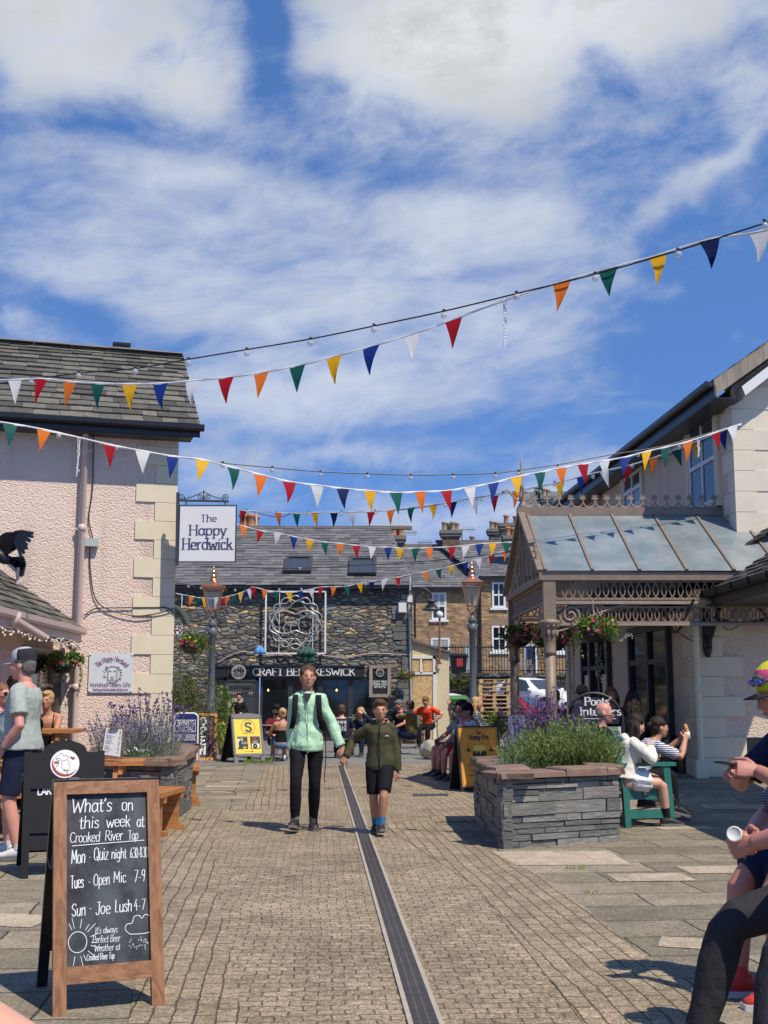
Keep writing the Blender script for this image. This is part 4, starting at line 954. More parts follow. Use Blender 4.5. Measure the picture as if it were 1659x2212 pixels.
h1 = terrace('terraced_house', 'yellow-brick terraced house with white sash windows and pale green door behind the copper lamp', 880, 1034, 1270, 1180, 5.0, lambda t: tx(860) - 1.2 * t, lambda t: tx(1036) - .5 * t, 41)
h2 = terrace('terraced_house', 'taller yellow-brick terraced house with blue door behind the canopy posts', 1034, 1235, 1246, 1171, 5.0, lambda t: tx(1034) - 2.2 * t, lambda t: tx(1240), 42)
sash2(h1, 932, 964, 1280, 1339, TD, .5); sash2(h1, 930, 971, 1378, 1434, TD, .35)
sash2(h2, 1063, 1092, 1258, 1313, TD); sash2(h2, 1061, 1093, 1352, 1408, TD); sash2(h2, 1200, 1226, 1360, 1410, TD)
def door(parent, px0, px1, py0, col, lab, bot=1470):
    a, b, z1, z0 = tx(px0), tx(px1), tz(py0), tz(bot); m = MB(); m.obox((a, TD - .06, z0), X * (b - a), Y * .05, Z * (z1 - z0)); fr = m.build('door', 'white_paint' if 'blue' in lab else col, parent, label=lab)
    m = MB(); m.obox((a + .1, TD - .08, z0 + .05), X * (b - a - .2), Y * .03, Z * (z1 - z0 - .15)); sub('door_leaf', m, col, fr)
    m = MB()
    for k in (0, 1): m.obox((a + .2 + k * (b - a - .3) / 2, TD - .095, z0 + .9), X * ((b - a) / 2 - .25), Y * .02, Z * (z1 - z0 - 1.2))
    sub('door_pane', m, 'glass_dark', fr)
    m = MB(); m.obox((a - .2, TD - .03, z1), X * (b - a + .4), Y * .04, Z * .5); sub('lintel', m, 'lintel_stone', fr)
door(h1, 1001, 1022, 1397, simple('door_green', (.34, .44, .38), .5), 'pale green front door'); door(h2, 1131, 1158, 1392, simple('door_blue', (.02, .035, .10), .4), 'dark blue front door')
m = MB(); m.tube([(tx(1036), TD - .12, 0), (tx(1036), TD - .12, tz(1250))], .09, 8); m.build('downpipe', 'black_paint', h1)
# valley flashing between the roofs
def chimney(parent, px0, px1, py0, py1, d, npot, potc='pot_clay', col='chimney_brick', dp=.9):
    s_ = FPX / d; a, b = (px0 - CX) / s_, (px1 - CX) / s_; z1, z0 = tz(py0, d), tz(py1, d); m = MB()
    m.obox((a, d, z0), X * (b - a), Y * dp, Z * (z1 - z0)); o = m.build('chimney', col, parent)
    m = MB(); m.obox((a - .1, d - .1, z1 - .35), X * (b - a + .2), Y * (dp + .2), Z * .16); m.obox((a - .16, d - .16, z1 - .18), X * (b - a + .32), Y * (dp + .32), Z * .2); sub('cap', m, 'ridge_tile', o)
    m = MB()
    for k in range(npot):
        x_ = a + (b - a) * (k + .5) / npot; m.lathe([(.17, 0), (.15, .1), (.14, .42), (.18, .46), (.18, .56), (.12, .58)], (x_, d + dp * (.3 + .4 * (k % 2)), z1), 12)
    sub('chimney_pot', m, potc, o); return o
simple('pot_clay', (.42, .19, .10), .8, .25, 8); simple('pot_buff', (.34, .27, .17), .85, .3, 8)
chimney(h1, 846, 871, 1158, 1205, 60, 3, 'pot_clay'); chimney(h1, 957, 994, 1146, 1200, 72, 4, 'pot_buff')
chimney(h2, 1013, 1031, 1176, 1190, 75, 1, 'pot_buff', 'ridge_tile'); chimney(h2, 1060, 1082, 1143, 1185, 78, 2, 'pot_buff', 'rubble'); chimney(h2, 1086, 1130, 1131, 1200, 74, 2, 'pot_clay', 'rubble'); chimney(h2, 1094, 1120, 1158, 1190, 69, 2, 'pot_clay')
chimney(cb, 517, 549, 1140, 1160, PD + 8, 4, 'pot_clay'); chimney(ub, 1366, 1388, 1085, 1120, 44, 2, 'pot_buff', 'ridge_tile') if False else None
fb = thing('far_slate_roof', 'grey slate roof with a squat stone chimney peeping over the canopy cresting', 'house', (tx(1230), 76, 0))
m = slates(V((0, 76, tz(1130, 76))), X, Y * 5 + Z * 2.9, lambda t: 9.4, lambda t: 15, 12, (.3, .6), .03, 1.3, 44); m.build('roof', 'slate_far', fb)
m = MB(); m.obox((9.4, 76.3, 0), X * 5.6, Y * 5, Z * tz(1130, 76)); m.build('wall', 'rubble', fb); chimney(fb, 1176, 1196, 1072, 1115, 77, 2, 'pot_buff', 'ridge_tile')
# TV aerials
def aerial(px, py, pyb, d, n, lab):
    o = thing('tv_aerial', lab, 'aerial', W(px, pyb, d), 'rooftop aerials'); s_ = d / FPX; c = W(px, py, d); m = MB(); m.tube([c, W(px, pyb, d)], .035, 6); m.build('mast', 'lead', o)
    m = MB(); L = 30 * s_
    m.bar(c - X * .2, c + X * L, .03, .03)
    for k in range(n): m.bar(c + X * (L * k / n) - Z * .16, c + X * (L * k / n) + Z * .16, .02, .02, Y)
    m.build('array', 'lead', o)
aerial(872, 1151, 1180, 62, 9, 'comb-like aerial beside the left clay-pot chimney'); aerial(906, 1172, 1190, 70, 10, 'low wide aerial over the middle slate ridge'); aerial(998, 1144, 1170, 73, 9, 'tall aerial on the right side of the brick chimney')
# raised terrace, its retaining wall and railings
m = MB(); m.obox((tx(860), 60, 0), X * 16, Y * 18, Z * 2.3); tt = m.build('terrace_ground', 'tarmac', kind='structure')
rw = thing('retaining_wall', 'mossy rubble retaining wall with rounded coping behind the parked cars', 'wall', (4, 59.6, 0))
m = MB(); zt = W(CX, 1462, 59.6).z; m.obox((-1, 59.5, 0), X * 16, Y * .5, Z * zt); m.build('walling', 'rubble_mossy', rw)
m = MB()
for k in range(24): m.obox((-1 + k * .66, 59.42, zt), X * .64, Y * .6, Z * (.16 + random.uniform(0, .05)))
m.build('coping', 'rubble_mossy', rw)
rl = thing('iron_railings', 'black iron railings along the top of the retaining wall', 'railings', (4, 59.7, zt + .16)); m = MB()
zr = W(CX, 1393, 59.7).z; x_ = (905 - CX) / (FPX / 59.7)
while x_ < 10.5: m.bar((x_, 59.7, zt + .12), (x_, 59.7, zr), .028, .028, Y); x_ += .15
m.build('bars', 'black_paint', rl); m = MB()
for z_ in (zr - .12, zt + .3): m.bar((1.5, 59.7, z_), (10.5, 59.7, z_), .05, .03, Y)
m.build('rail', 'black_paint', rl)
# cream lean-to, boarded up
ld = 39.5; ls = FPX / ld; lx = lambda px: (px - CX) / ls; lz = lambda py: W(CX, py, ld).z
lt = thing('boarded_lean_to', 'cream rendered lean-to with boarded-up window and a sloping felt roof', 'shed', (lx(930), ld, 0))
m = MB(); m.prism([(lx(884), ld, 0), (lx(969), ld, 0), (lx(969), ld, lz(1412)), (lx(884), ld, lz(1384))], Y * 3.5); m.build('wall', 'cream_render', lt)
m = MB(); m.prism([(lx(880), ld - .12, lz(1383)), (lx(974), ld - .12, lz(1412)), (lx(974), ld - .12, lz(1407)), (lx(880), ld - .12, lz(1378))], Y * 3.7); m.build('roof', 'lead', lt)
m = MB()
for a, b, c, d in ((887, 908, 1425, 1450), (914, 934, 1425, 1450), (887, 934, 1456, 1600)): m.obox((lx(a), ld - .03, lz(d)), X * (lx(b) - lx(a)), Y * .03, Z * (lz(c) - lz(d)))
m.build('boarding', 'osb', lt)
m = MB()
for a, b, c, d in ((934, 940, 1418, 1600), (906.5, 911, 1424, 1455), (884, 940, 1452, 1457), (884, 940, 1418, 1423)): m.obox((lx(a), ld - .06, lz(d)), X * (lx(b) - lx(a)), Y * .06, Z * (lz(c) - lz(d)))
m.build('frame', 'white_paint', lt)
gp_ = thing('globe_lamp', 'white globe lamp on a thin rust-brown pole fixed to the lean-to', 'lamp', W(949, 1440, ld - .1)); m = MB()
m.tube([W(949.5, 1435, ld - .12), W(949.5, 1336, ld - .12)], .035, 8); m.bar(W(944, 1413, ld - .12), W(955, 1414, ld - .12), .05, .05); m.bar(W(944, 1432, ld - .12), W(955, 1433, ld - .12), .05, .05); m.build('pole', simple('rust', (.26, .10, .06), .8), gp_)
m = MB(); m.ell(W(949.5, 1328, ld - .12), (.12, .12, .12), 14, 10); m.build('globe', 'white_paint', gp_)

# ------------------------------------------------------------------ glass and iron canopy
CD0, CD1 = 17.0, 20.8; cs = FPX / CD0
c0x, c1x = (1186 - CX) / cs, (1109 - CX) / (FPX / CD1)
BZ = W(CX, 1250, CD0).z; TZ = W(CX, 1237, CD0).z; TB = W(CX, 1300, CD0).z; LB_ = W(CX, 1350, CD0).z
cn = thing('glass_canopy', 'brown cast-iron canopy with frosted glass roof, ridge cresting and fluted posts', 'canopy', (c0x, CD0, .2))
RX1 = 7.2; RD = (CD0 + CD1) / 2; RZc = W(CX, 1112, RD).z
L0 = V((c0x - .02, CD0, 0)); L1 = V((c1x - .02, CD1, 0)); LM = (L0 + L1) / 2
ga = (L1 - L0).normalized()
def column(p, base):
    m = MB(); n = 20
    m.lathe([(.13, 0), (.13, .08), (.10, .12), (.085, .3)], V((p.x, p.y, base)), n)
    m.lathe([(.082, 0), (.074, LB_ - .42 - base - .3)], V((p.x, p.y, base + .3)), n)
    m.lathe([(.076, 0), (.10, .03), (.085, .06), (.085, .2), (.10, .24), (.09, .28), (.13, .40), (.16, .44), (.16, .47), (.10, .5)], V((p.x, p.y, LB_ - .42)), n)
    for k in range(10):
        a = 2 * pi * k / 10; m.ell(V((p.x + .10 * cos(a), p.y + .10 * sin(a), LB_ - .12)), (.03, .03, .06), 8, 6); m.ell(V((p.x + .125 * cos(a), p.y + .125 * sin(a), LB_ - .02)), (.028, .028, .03), 8, 6)
    m.box((p.x, p.y, (LB_ + .08 + TZ) / 2), (.175, .175, TZ - LB_ - .08)); return m.build('post', 'iron_brown', cn)
column(V((c0x, CD0, 0)), .15); column(V((c1x, CD1, 0)), .1)
m = MB()
m.obox((c0x - .14, CD0 - .1, TZ - .115), X * (RX1 - c0x), Y * .2, Z * .115); m.bar(L0 + Z * (TZ - .06), L1 + Z * (TZ - .06), .115, .2, Z) if False else m.obox(L0 + V((-.1, 0, TZ - .115)), ga * 3.85, X * .2, Z * .112)
m.obox((c1x, CD1 - .1, TZ - .115), X * (RX1 - c1x), Y * .2, Z * .112)
m.build('eaves_beam', 'iron_brown', cn)
def lattice(o, u, L, z0, z1, n_):
    h_ = z1 - z0; m = MB(); r_ = h_ / 2; nn = u.cross(Z); k = max(2, int(L / (r_ * .92))); st = L / k
    for i in range(k):
        c_ = o + u * (st * (i + .5)) + Z * (z0 + r_); 
        m.tube([c_ + u * (st * .82 * cos(t)) + Z * (r_ * .97 * sin(t)) + nn * (.004 * (i % 2)) for t in [2 * pi * j / 16 for j in range(16)]], .011, 5, closed=True)
    for z_ in (z0, z1): m.obox(o - nn * .015 + Z * (z_ - .012), u * L, nn * .03, Z * .024)
    return m
for m in (lattice(L0 + X * .12 - Y * .02, X, RX1 - c0x - .3, TB + .035, TZ - .125, 1), lattice(L0 + X * .12 + Y * .02, X, RX1 - c0x - .3, LB_ + .035, TB - .075, 1), lattice(V((c1x + .12, CD1, 0)), X, RX1 - c1x - .3, TB + .035, TZ - .125, 1)): m.build('lattice', 'iron_brown', cn)
for a_, b_, c_ in ((L0 + V((.09, -.05, TB - .035)), .1, .045), (L0 + V((.09, -.03, LB_ - .01)), .06, .035), (V((c1x + .09, CD1 - .05, TB - .035)), .1, .045)): m = MB(); m.obox(a_, X * (RX1 - c0x), Y * b_, Z * c_); m.build('rail', 'iron_pale', cn)
# end grille under the gable: closely set uprights with loops
m = MB(); o_ = L0 + ga * .1; gl = 3.6
for i in range(44): m.tube([o_ + ga * (gl * i / 44) + Z * (TB + .02), o_ + ga * (gl * i / 44 + .03) + Z * (TZ - .13)], .010, 5)
for i in range(22):
    c_ = o_ + ga * (gl * (i + .5) / 22) + Z * (TZ - .17); m.tube([c_ + ga * (.07 * cos(t)) + Z * (.06 * sin(t)) for t in [2 * pi * j / 10 for j in range(10)]], .009, 4, closed=True); c2 = c_ - Z * (TZ - TB - .22); m.tube([c2 + ga * (.07 * cos(t)) + Z * (.06 * sin(t)) for t in [2 * pi * j / 10 for j in range(10)]], .009, 4, closed=True)
for z_ in (TB, TZ - .13): m.obox(o_ + Z * (z_ - .02) - X * .03, ga * gl, X * .05, Z * .04)
m.build('end_grille', 'iron_brown', cn)
# scroll brackets at posts
for p, u_, s_ in ((L0, X, 1), (V((c1x, CD1, 0)), X, .9), (L0, ga, 1), (L1, -ga, 1)):
    m = MB()
    b_ = p + u_ * .1 + Z * (LB_ + .02)
    m.tube(scroll(b_ + u_ * .22 * s_ + Z * .12, .16 * s_, 1.9, u_, Z, 34, pi), .016, 6); m.tube(scroll(b_ + u_ * .62 * s_ + Z * .17, .10 * s_, 1.6, u_, Z, 28, 0), .014, 6)
    m.tube(bez([b_ - Z * .12, b_ + u_ * .2 * s_ - Z * .06, b_ + u_ * .5 * s_ + Z * .1, b_ + u_ * .95 * s_ + Z * .26], 16), .015, 6)
    m.tube(bez([b_ + Z * .26, b_ + u_ * .35 * s_ + Z * .27, b_ + u_ * .7 * s_ + Z * .22, b_ + u_ * 1.05 * s_ + Z * .27], 12), .012, 6); m.build('scroll_bracket', 'iron_pale', cn)
# glazed slopes
pa = V((0, CD0 - .12, TZ + .0)); pr = V((0, RD, RZc)); svf = pr - pa; nn = X.cross(svf).normalized()
bx0 = c0x - .12 + .0; skew = ((1141 - CX) / (FPX / RD)) - bx0; step = (1253 - 1180 + 0) / cs * 0 + .955
edges = [bx0 + .06 + k * .665 for k in range(8)]
for k in range(7):
    a, b = edges[k], edges[k + 1]; m = MB(); 
    m.add([V((a, 0, 0)) + pa + nn * .02, V((b, 0, 0)) + pa + nn * .02, V((b, 0, 0)) + pr + nn * .02, V((a, 0, 0)) + pr + nn * .02] + [V((a, 0, 0)) + pa + nn * .012, V((b, 0, 0)) + pa + nn * .012, V((b, 0, 0)) + pr + nn * .012, V((a, 0, 0)) + pr + nn * .012], ((0, 1, 2, 3), (7, 6, 5, 4), (0, 4, 5, 1), (3, 2, 6, 7), (0, 3, 7, 4), (1, 5, 6, 2)))
    m.build('glass_pane', 'frosted_glass', cn)
m = MB()
for a in edges: m.bar(V((a, 0, 0)) + pa + nn * .03, V((a, 0, 0)) + pr + nn * .03, .03, .04, X)
m.build('glazing_bar', 'iron_brown', cn)
m = MB(); pb_ = V((0, CD1 + .12, TZ)); m.add([V((bx0, 0, 0)) + pb_, V((RX1, 0, 0)) + pb_, V((RX1, 0, 0)) + pr, V((bx0, 0, 0)) + pr], ((0, 1, 2, 3),)); m.build('rear_glazing', 'frosted_glass', cn)
# gable end: raking frames filled with scrolls
m = MB(); ge0 = V((bx0, CD0 - .1, TZ)); ge1 = V((bx0 - .1, CD1 + .1, TZ)); ap = V((bx0 - .04, RD, RZc + .04))
m.bar(ge0, ap, .07, .1, X); m.bar(ge1, ap, .07, .1, X); m.bar(V((bx0, RD, TZ)), ap, .06, .06, X)
m.tube([ge0 + (ap - ge0) * .02 + Z * -.1, ap - Z * .14], .02, 6)
for i in range(9):
    t = (i + .5) / 9
    for sgn in (-1, 1):
        yy = RD + sgn * (CD1 - CD0) / 2 * (1 - t) * .72; zz_ = TZ + (RZc - TZ) * t * .92 + .06; c_ = V((bx0 - .02, yy, zz_)); r_ = .16 * (1 - t) + .07
        m.tube(scroll(c_, r_, 1.7, Y * sgn, Z, 22, pi * i), .02, 5)
    zz_ = TZ + (RZc - TZ) * t * .9; m.tube([V((bx0 - .02, RD - (CD1 - CD0) / 2 * (1 - t) * .95, zz_)), V((bx0 - .02, RD - (CD1 - CD0) / 2 * (1 - t) * .95 + .02, zz_ + .3 * (1 - t)))], .018, 5)
for k in range(7):
    y_ = CD0 + .2 + k * .5; zz_ = TZ + (RZc - TZ) * (1 - abs(y_ - RD) / 1.9)
    m.tube(bez([V((bx0 - .02, y_, TZ)), V((bx0 - .02, y_ + .06, (TZ + zz_) / 2)), V((bx0 - .02, y_ - .02, zz_ - .05))], 8), .016, 5)
    m.ell((bx0 - .02, y_ + .05, (TZ + zz_) / 2), (.03, .045, .1), 8, 6)
m.build('gable_tracery', 'iron_brown', cn)
# ridge, cresting and finial
m = MB(); m.obox((bx0 - .1, RD - .09, RZc - .02), X * (RX1 - bx0), Y * .18, Z * .1); m.obox((bx0 - .1, RD - .06, RZc + .08), X * (RX1 - bx0), Y * .12, Z * .035); m.build('ridge', 'iron_brown', cn)
m = MB(); x_ = bx0 + .1; zc = RZc + .115
while x_ < RX1 - .3:
    m.tube([V((x_ + .1 * cos(t), RD, zc + .09 * sin(t) * 1.0)) for t in [pi + pi * j / 8 for j in range(9)]][::1], .012, 5) if False else m.tube([V((x_ + .095 * cos(t), RD, zc + .10 - .095 * sin(t))) for t in [pi * j / 8 for j in range(9)]], .012, 5)
    for a in (0, 60, 120, 180, 240, 300): m.tube([V((x_ + .09, RD, zc + .16)), V((x_ + .09 + .05 * cos(radians(a + 30)), RD, zc + .16 + .05 * sin(radians(a + 30))))], [.008, .017], 5)
    x_ += .19
m.build('cresting', 'iron_pale', cn)
m = MB(); fo = V((bx0 - .02, RD, RZc + .1)); m.lathe([(.05, 0), (.06, .05), (.03, .1), (.045, .16), (.05, .2), (.025, .25), (.03, .34), (.045, .36), (.02, .4), (.02, .5), (.04, .53), (.045, .57), (.02, .62), (.015, .7), (.0, .95)], fo, 12)
for s_ in (-1, 1): m.tube(bez([fo + Z * .12, fo + X * s_ * .12 + Z * .16, fo + X * s_ * .22 + Z * .3, fo + X * s_ * .28 + Z * .26], 10), .014, 5); m.tube(bez([fo + Z * .12, fo + Y * s_ * .12 + Z * .16, fo + Y * s_ * .22 + Z * .3], 10), .014, 5); m.ell(fo + X * s_ * .29 + Z * .27, (.03, .03, .03), 8, 6)
m.build('finial', 'iron_pale', cn)
# ------------------------------------------------------------------ foliage helpers
def leafmat(name, c1, c2, c3=None, p3=.9, rough=.5):
    m, q, b = newmat(name); r = q.n('NewGeometry').outputs['Random Per Island']
    c = q.mix(r, c1, c2)
    if c3: c = q.mix(q.math('GREATER_THAN', r, p3), c, c3)
    q.set(b, 'Base Color', c); q.set(b, 'Roughness', rough); q.set(b, 'Specular IOR Level', .3)
    t = q.n('BsdfTranslucent', {'Color': c}); ms = q.n('MixShader', {0: .25, 1: b.outputs[0], 2: t.outputs[0]})
    o = [n for n in q.t.nodes if n.type == 'OUTPUT_MATERIAL'][0]; q.t.links.new(ms.outputs[0], o.inputs[0])
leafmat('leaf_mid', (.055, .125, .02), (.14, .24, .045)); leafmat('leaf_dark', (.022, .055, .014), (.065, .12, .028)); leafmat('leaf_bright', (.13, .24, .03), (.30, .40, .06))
leafmat('leaf_olive', (.075, .105, .03), (.17, .19, .06)); leafmat('leaf_silver', (.20, .25, .17), (.36, .41, .31)); leafmat('leaf_herb', (.12, .185, .055), (.27, .34, .10))
leafmat('flower_purple', (.11, .05, .20), (.26, .13, .34)); leafmat('flower_lilac', (.20, .17, .30), (.34, .28, .42)); leafmat('flower_red', (.50, .02, .08), (.65, .04, .22)); leafmat('flower_orange', (.75, .16, .05), (.8, .3, .1)); leafmat('flower_yellow', (.72, .52, .03), (.80, .66, .10)); leafmat('flower_white', (.62, .62, .56), (.8, .8, .74))
def leaf(m, p, d, n_, l, w_):
    d = d.normalized(); s_ = d.cross(n_)
    if s_.length < 1e-3: s_ = d.cross(V((1, 0, 0)))
    s_.normalize(); k = s_.cross(d) * (l * .12)
    m.add([p, p + d * l * .45 + s_ * w_ * .5 - k, p + d * l, p + d * l * .45 - s_ * w_ * .5 - k], ((0, 1, 2, 3),))
def rv(rnd): 
    while True:
        v_ = V((rnd.uniform(-1, 1), rnd.uniform(-1, 1), rnd.uniform(-1, 1)))
        if .05 < v_.length < 1: return v_
def clump(m, c, r, n, l, w_, rnd, up=.4, shell=.5):
    c = V(c)
    for i in range(n):
        v_ = rv(rnd); q_ = v_.normalized() * (v_.length ** shell); p = c + V((q_.x * r[0], q_.y * r[1], q_.z * r[2]))
        d = (q_ * .8 + rv(rnd) * .7 + V((0, 0, up))); s_ = rnd.uniform(.6, 1.3); leaf(m, p, d, rv(rnd), l * s_, w_ * s_)
def bush(name, lab, cat, base, size, n, mat, l=.05, w_=.03, seed=1, nclump=16, stem='wood_grey', group=None, flowers=None, up=.4):
    rnd = random.Random(seed); o = thing(name, lab, cat, base, group); b = V(base); m = MB(); st = MB(); fl = MB()
    for k in range(nclump):
        a = rnd.uniform(0, 2 * pi); rr = sqrt(rnd.random()) * .72; zz = rnd.uniform(.25, .92)
        sh = sqrt(max(.05, 1 - (zz - .4) ** 2 / .45)); c = b + V((size[0] * rr * cos(a) * sh, size[1] * rr * sin(a) * sh, size[2] * zz)); r_ = rnd.uniform(.18, .34)
        clump(m, c, (size[0] * r_ * 1.25, size[1] * r_ * 1.25, size[2] * r_ * .72), n // nclump, l, w_, rnd, up)
        st.tube(bez([b + V((0, 0, .0)), b + (c - b) * .5 + V((0, 0, -.05 * size[2])), c], 6), [.012, .011, .01, .009, .008, .006, .004][:len(bez([b, b + V((0, 0, 1)), c], 6))], 5)
        if flowers: clump(fl, c, (size[0] * r_ * 1.35, size[1] * r_ * 1.35, size[2] * r_ * .8), flowers[1] // nclump, flowers[2], flowers[2] * .8, rnd, .5, .12)
    m.build('foliage', mat, o); st.build('stem', stem, o)
    if flowers: fl.build('flower', flowers[0], o)
    return o
def basket(c, r, lab, seed, hook=None, dark=False, trail=.5, n=900, ls=.045, anchor=None):
    rnd = random.Random(seed); c = V(c); o = thing('hanging_basket', lab, 'hanging basket', c, 'hanging flower baskets')
    m = MB(); m.lathe([(.02, -.62 * r), (.35 * r, -.55 * r), (.62 * r, -.3 * r), (.75 * r, 0), (.7 * r, 0)], c, 14); m.build('bowl', 'iron_black', o)
    m = MB(); hk = V(hook) if hook is not None else c + Z * r * 1.9
    for k in range(3):
        a = 2 * pi * k / 3 + .4; m.tube([c + V((.72 * r * cos(a), .72 * r * sin(a), 0)), hk], .006, 4)
    if anchor is not None: m.tube([hk, V(anchor)], .012, 5)
    m.build('chain', 'iron_pale', o)
    m = MB()
    for k in range(16):
        a = rnd.uniform(0, 2 * pi); q_ = rnd.uniform(.2, .85); clump(m, c + V((q_ * r * cos(a), q_ * r * sin(a), r * rnd.uniform(-.25, .32))), (.38 * r, .38 * r, .26 * r), n // 16, ls, ls * .8, rnd, .5)
    for k in range(12):
        a = rnd.uniform(0, 2 * pi); p = c + V((.85 * r * cos(a), .85 * r * sin(a), -.1 * r)); L_ = rnd.uniform(.4, 1.5) * trail * r * 1.5
        for j in range(int(L_ / .02)): pp = p + V((cos(a) * .1 * r * sin(j * .2), sin(a) * .1 * r, -j * .02)); leaf(m, pp, rv(rnd) + V((cos(a), sin(a), -.2)), Z, ls, ls * .8)
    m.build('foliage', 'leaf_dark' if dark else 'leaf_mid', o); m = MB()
    for k in range(int(n * .16)): 
        a = rnd.uniform(0, 2 * pi); q_ = rnd.uniform(.3, 1); leaf(m, c + V((q_ * r * cos(a), q_ * r * sin(a), r * rnd.uniform(-.2, .5))), rv(rnd) + Z * .6, rv(rnd), ls, ls * .7)
    m.build('new_growth', 'leaf_bright', o)
    for nm, k_, cnt in (('flower_red', 'flower', 9), ('flower_orange', 'flower', 5), ('flower_yellow', 'flower', 5), ('flower_purple', 'flower', 6)):
        m = MB()
        for i in range(cnt):
            a = rnd.uniform(pi, 2 * pi); q_ = rnd.uniform(.7, 1.08); p = c + V((q_ * r * cos(a), q_ * r * sin(a), r * rnd.uniform(-.3, .42))); nn_ = (p - c).normalized(); x_, y_, z_ = basis(nn_)
            rr = (.036 if nm == 'flower_red' else .02) * r / .3
            for j in range(5): b_ = 2 * pi * j / 5; leaf(m, p, x_ * cos(b_) + y_ * sin(b_) + z_ * .3, z_, rr, rr * 1.05)
        m.build('flower', nm, o)
    return o
def stalks(m, fl, base, r, n, h, rnd, lean=.25, fh=.3, fs=.016, stalk=.0035):
    """thin flowering stems: stalk ribbons into m, florets into fl"""
    b = V(base)
    for i in range(n):
        a = rnd.uniform(0, 2 * pi); q_ = sqrt(rnd.random()); p = b + V((r[0] * q_ * cos(a), r[1] * q_ * sin(a), 0)); hh = h * rnd.uniform(.55, 1.1)
        tip = p + V((cos(a) * lean * hh * rnd.uniform(.2, 1.2) + rnd.uniform(-.06, .06), sin(a) * lean * hh, hh)); mid = (p + tip) / 2 + V((rnd.uniform(-.03, .03), 0, hh * .06))
        m.tube([p, mid, tip], [stalk, stalk * .8, stalk * .5], 3, cap=False)
        for j in range(int(10 * fh / .3)):
            t = 1 - fh * rnd.random(); q2 = mid + (tip - mid) * max(0, (t - .5) * 2); leaf(fl, q2, rv(rnd) + Z * .3, rv(rnd), fs * rnd.uniform(.7, 1.5), fs)
def needles(m, base, r, n, h, rnd, w_=.006, spread=.6, seg=.05):
    """upright herb shoots thickly set with narrow leaves (rosemary, lavender)"""
    b = V(base)
    for i in range(n):
        a = rnd.uniform(0, 2 * pi); q_ = sqrt(rnd.random()); p = b + V((r[0] * q_ * cos(a), r[1] * q_ * sin(a), 0)); hh = h * rnd.uniform(.45, 1.05) * (1.1 - .45 * q_)
        d = V((cos(a) * spread * q_ + rnd.uniform(-.2, .2), sin(a) * spread * q_ + rnd.uniform(-.2, .2), 1)).normalized()
        k = int(hh / (seg * .36))
        for j in range(k):
            t = .18 + .82 * j / k; pp = p + d * hh * t + V((0, 0, 0)); leaf(m, pp, d * .9 + rv(rnd) * .75, rv(rnd), seg * rnd.uniform(.7, 1.2), w_)

# ------------------------------------------------------------------ slate planters
def walling(m, a, b, z0, z1, nrm, rnd, hs=(.045, .13)):
    a, b = V(a), V(b); u = b - a; L = u.length; u /= L; z = z0
    while z < z1 - .02:
        h_ = min(rnd.uniform(*hs), z1 - z); s_ = 0.0
        while s_ < L - .01:
            w_ = min(rnd.uniform(.14, .52) * (1.2 if h_ > .09 else 1), L - s_)
            if L - s_ - w_ < .08: w_ = L - s_
            sub_ = 1 if h_ < .085 or rnd.random() < .7 else rnd.choice((2, 3))
            for k in range(sub_):
                hh = h_ / sub_; pr_ = rnd.uniform(-.006, .018); g = .004
                o = a + u * (s_ + g) + Z * (z + hh * k + g) + nrm * pr_; ju = rnd.uniform(-.004, .004)
                m.add([o - nrm * .1, o + u * (w_ - 2 * g) - nrm * .1, o + u * (w_ - 2 * g) + Z * (hh - 2 * g) - nrm * .1, o + Z * (hh - 2 * g) - nrm * .1,
                       o + nrm * ju, o + u * (w_ - 2 * g) + nrm * rnd.uniform(-.006, .006), o + u * (w_ - 2 * g) + Z * (hh - 2 * g + rnd.uniform(-.004, .002)) + nrm * rnd.uniform(-.006, .006), o + Z * (hh - 2 * g + rnd.uniform(-.004, .002))],
                      ((4, 5, 6, 7), (0, 4, 7, 3), (1, 2, 6, 5), (3, 7, 6, 2), (0, 1, 5, 4)))
            s_ += w_
        z += h_
def planter(name, lab, P, H, faces, seed, cop=.072, ov=.05, wc=.34):
    rnd = random.Random(seed); P = [V((x_, y_, 0)) for x_, y_ in P]; n = len(P); c = sum(P, V((0, 0, 0))) / n
    o = thing(name, lab, 'planter', c); m = MB(); core = MB()
    core.prism([p + (c - p).normalized() * .06 for p in P], Z * (H - cop - .01)); core.build('core', 'soil', o)
    cm = MB()
    for i in range(n):
        a, b = P[i], P[(i + 1) % n]; u = (b - a).normalized(); nr = V((u.y, -u.x, 0)); nr = nr if nr.dot((a + b) / 2 - c) > 0 else -nr
        if i in faces: walling(m, a, b, 0, H - cop, nr, rnd)
        L = (b - a).length; s_ = -ov
        while s_ < L + ov - .02:
            w_ = min(rnd.uniform(.38, .75), L + ov - s_)
            if L + ov - s_ - w_ < .2: w_ = L + ov - s_
            t_ = cop + rnd.uniform(-.015, .02); q0 = a + u * (s_ + .004) + nr * (ov + rnd.uniform(-.012, .012)) + Z * (H - cop)
            x_, y_, z_ = u * (w_ - .008), -nr * wc, Z * t_; j = lambda: V((rnd.uniform(-.012, .012), rnd.uniform(-.012, .012), rnd.uniform(-.008, .008)))
            ps = [q0, q0 + x_, q0 + x_ + y_, q0 + y_]; bot = [p + j() * .5 for p in ps]; md = [p + z_ * .75 + j() for p in ps]; tp = [p + z_ + j() + (q0 + x_ / 2 + y_ / 2 - p) * .06 for p in ps]
            cm.rings([bot, md, tp], True, False); s_ += w_
    m.build('slate_walling', 'slate_stone', o); cm.build('coping', 'sandstone', o)
    m = MB(); m.prism([p + (c - p) * .12 + Z * (H - cop - .02) for p in P], Z * .06); m.build('soil', 'soil', o); return o
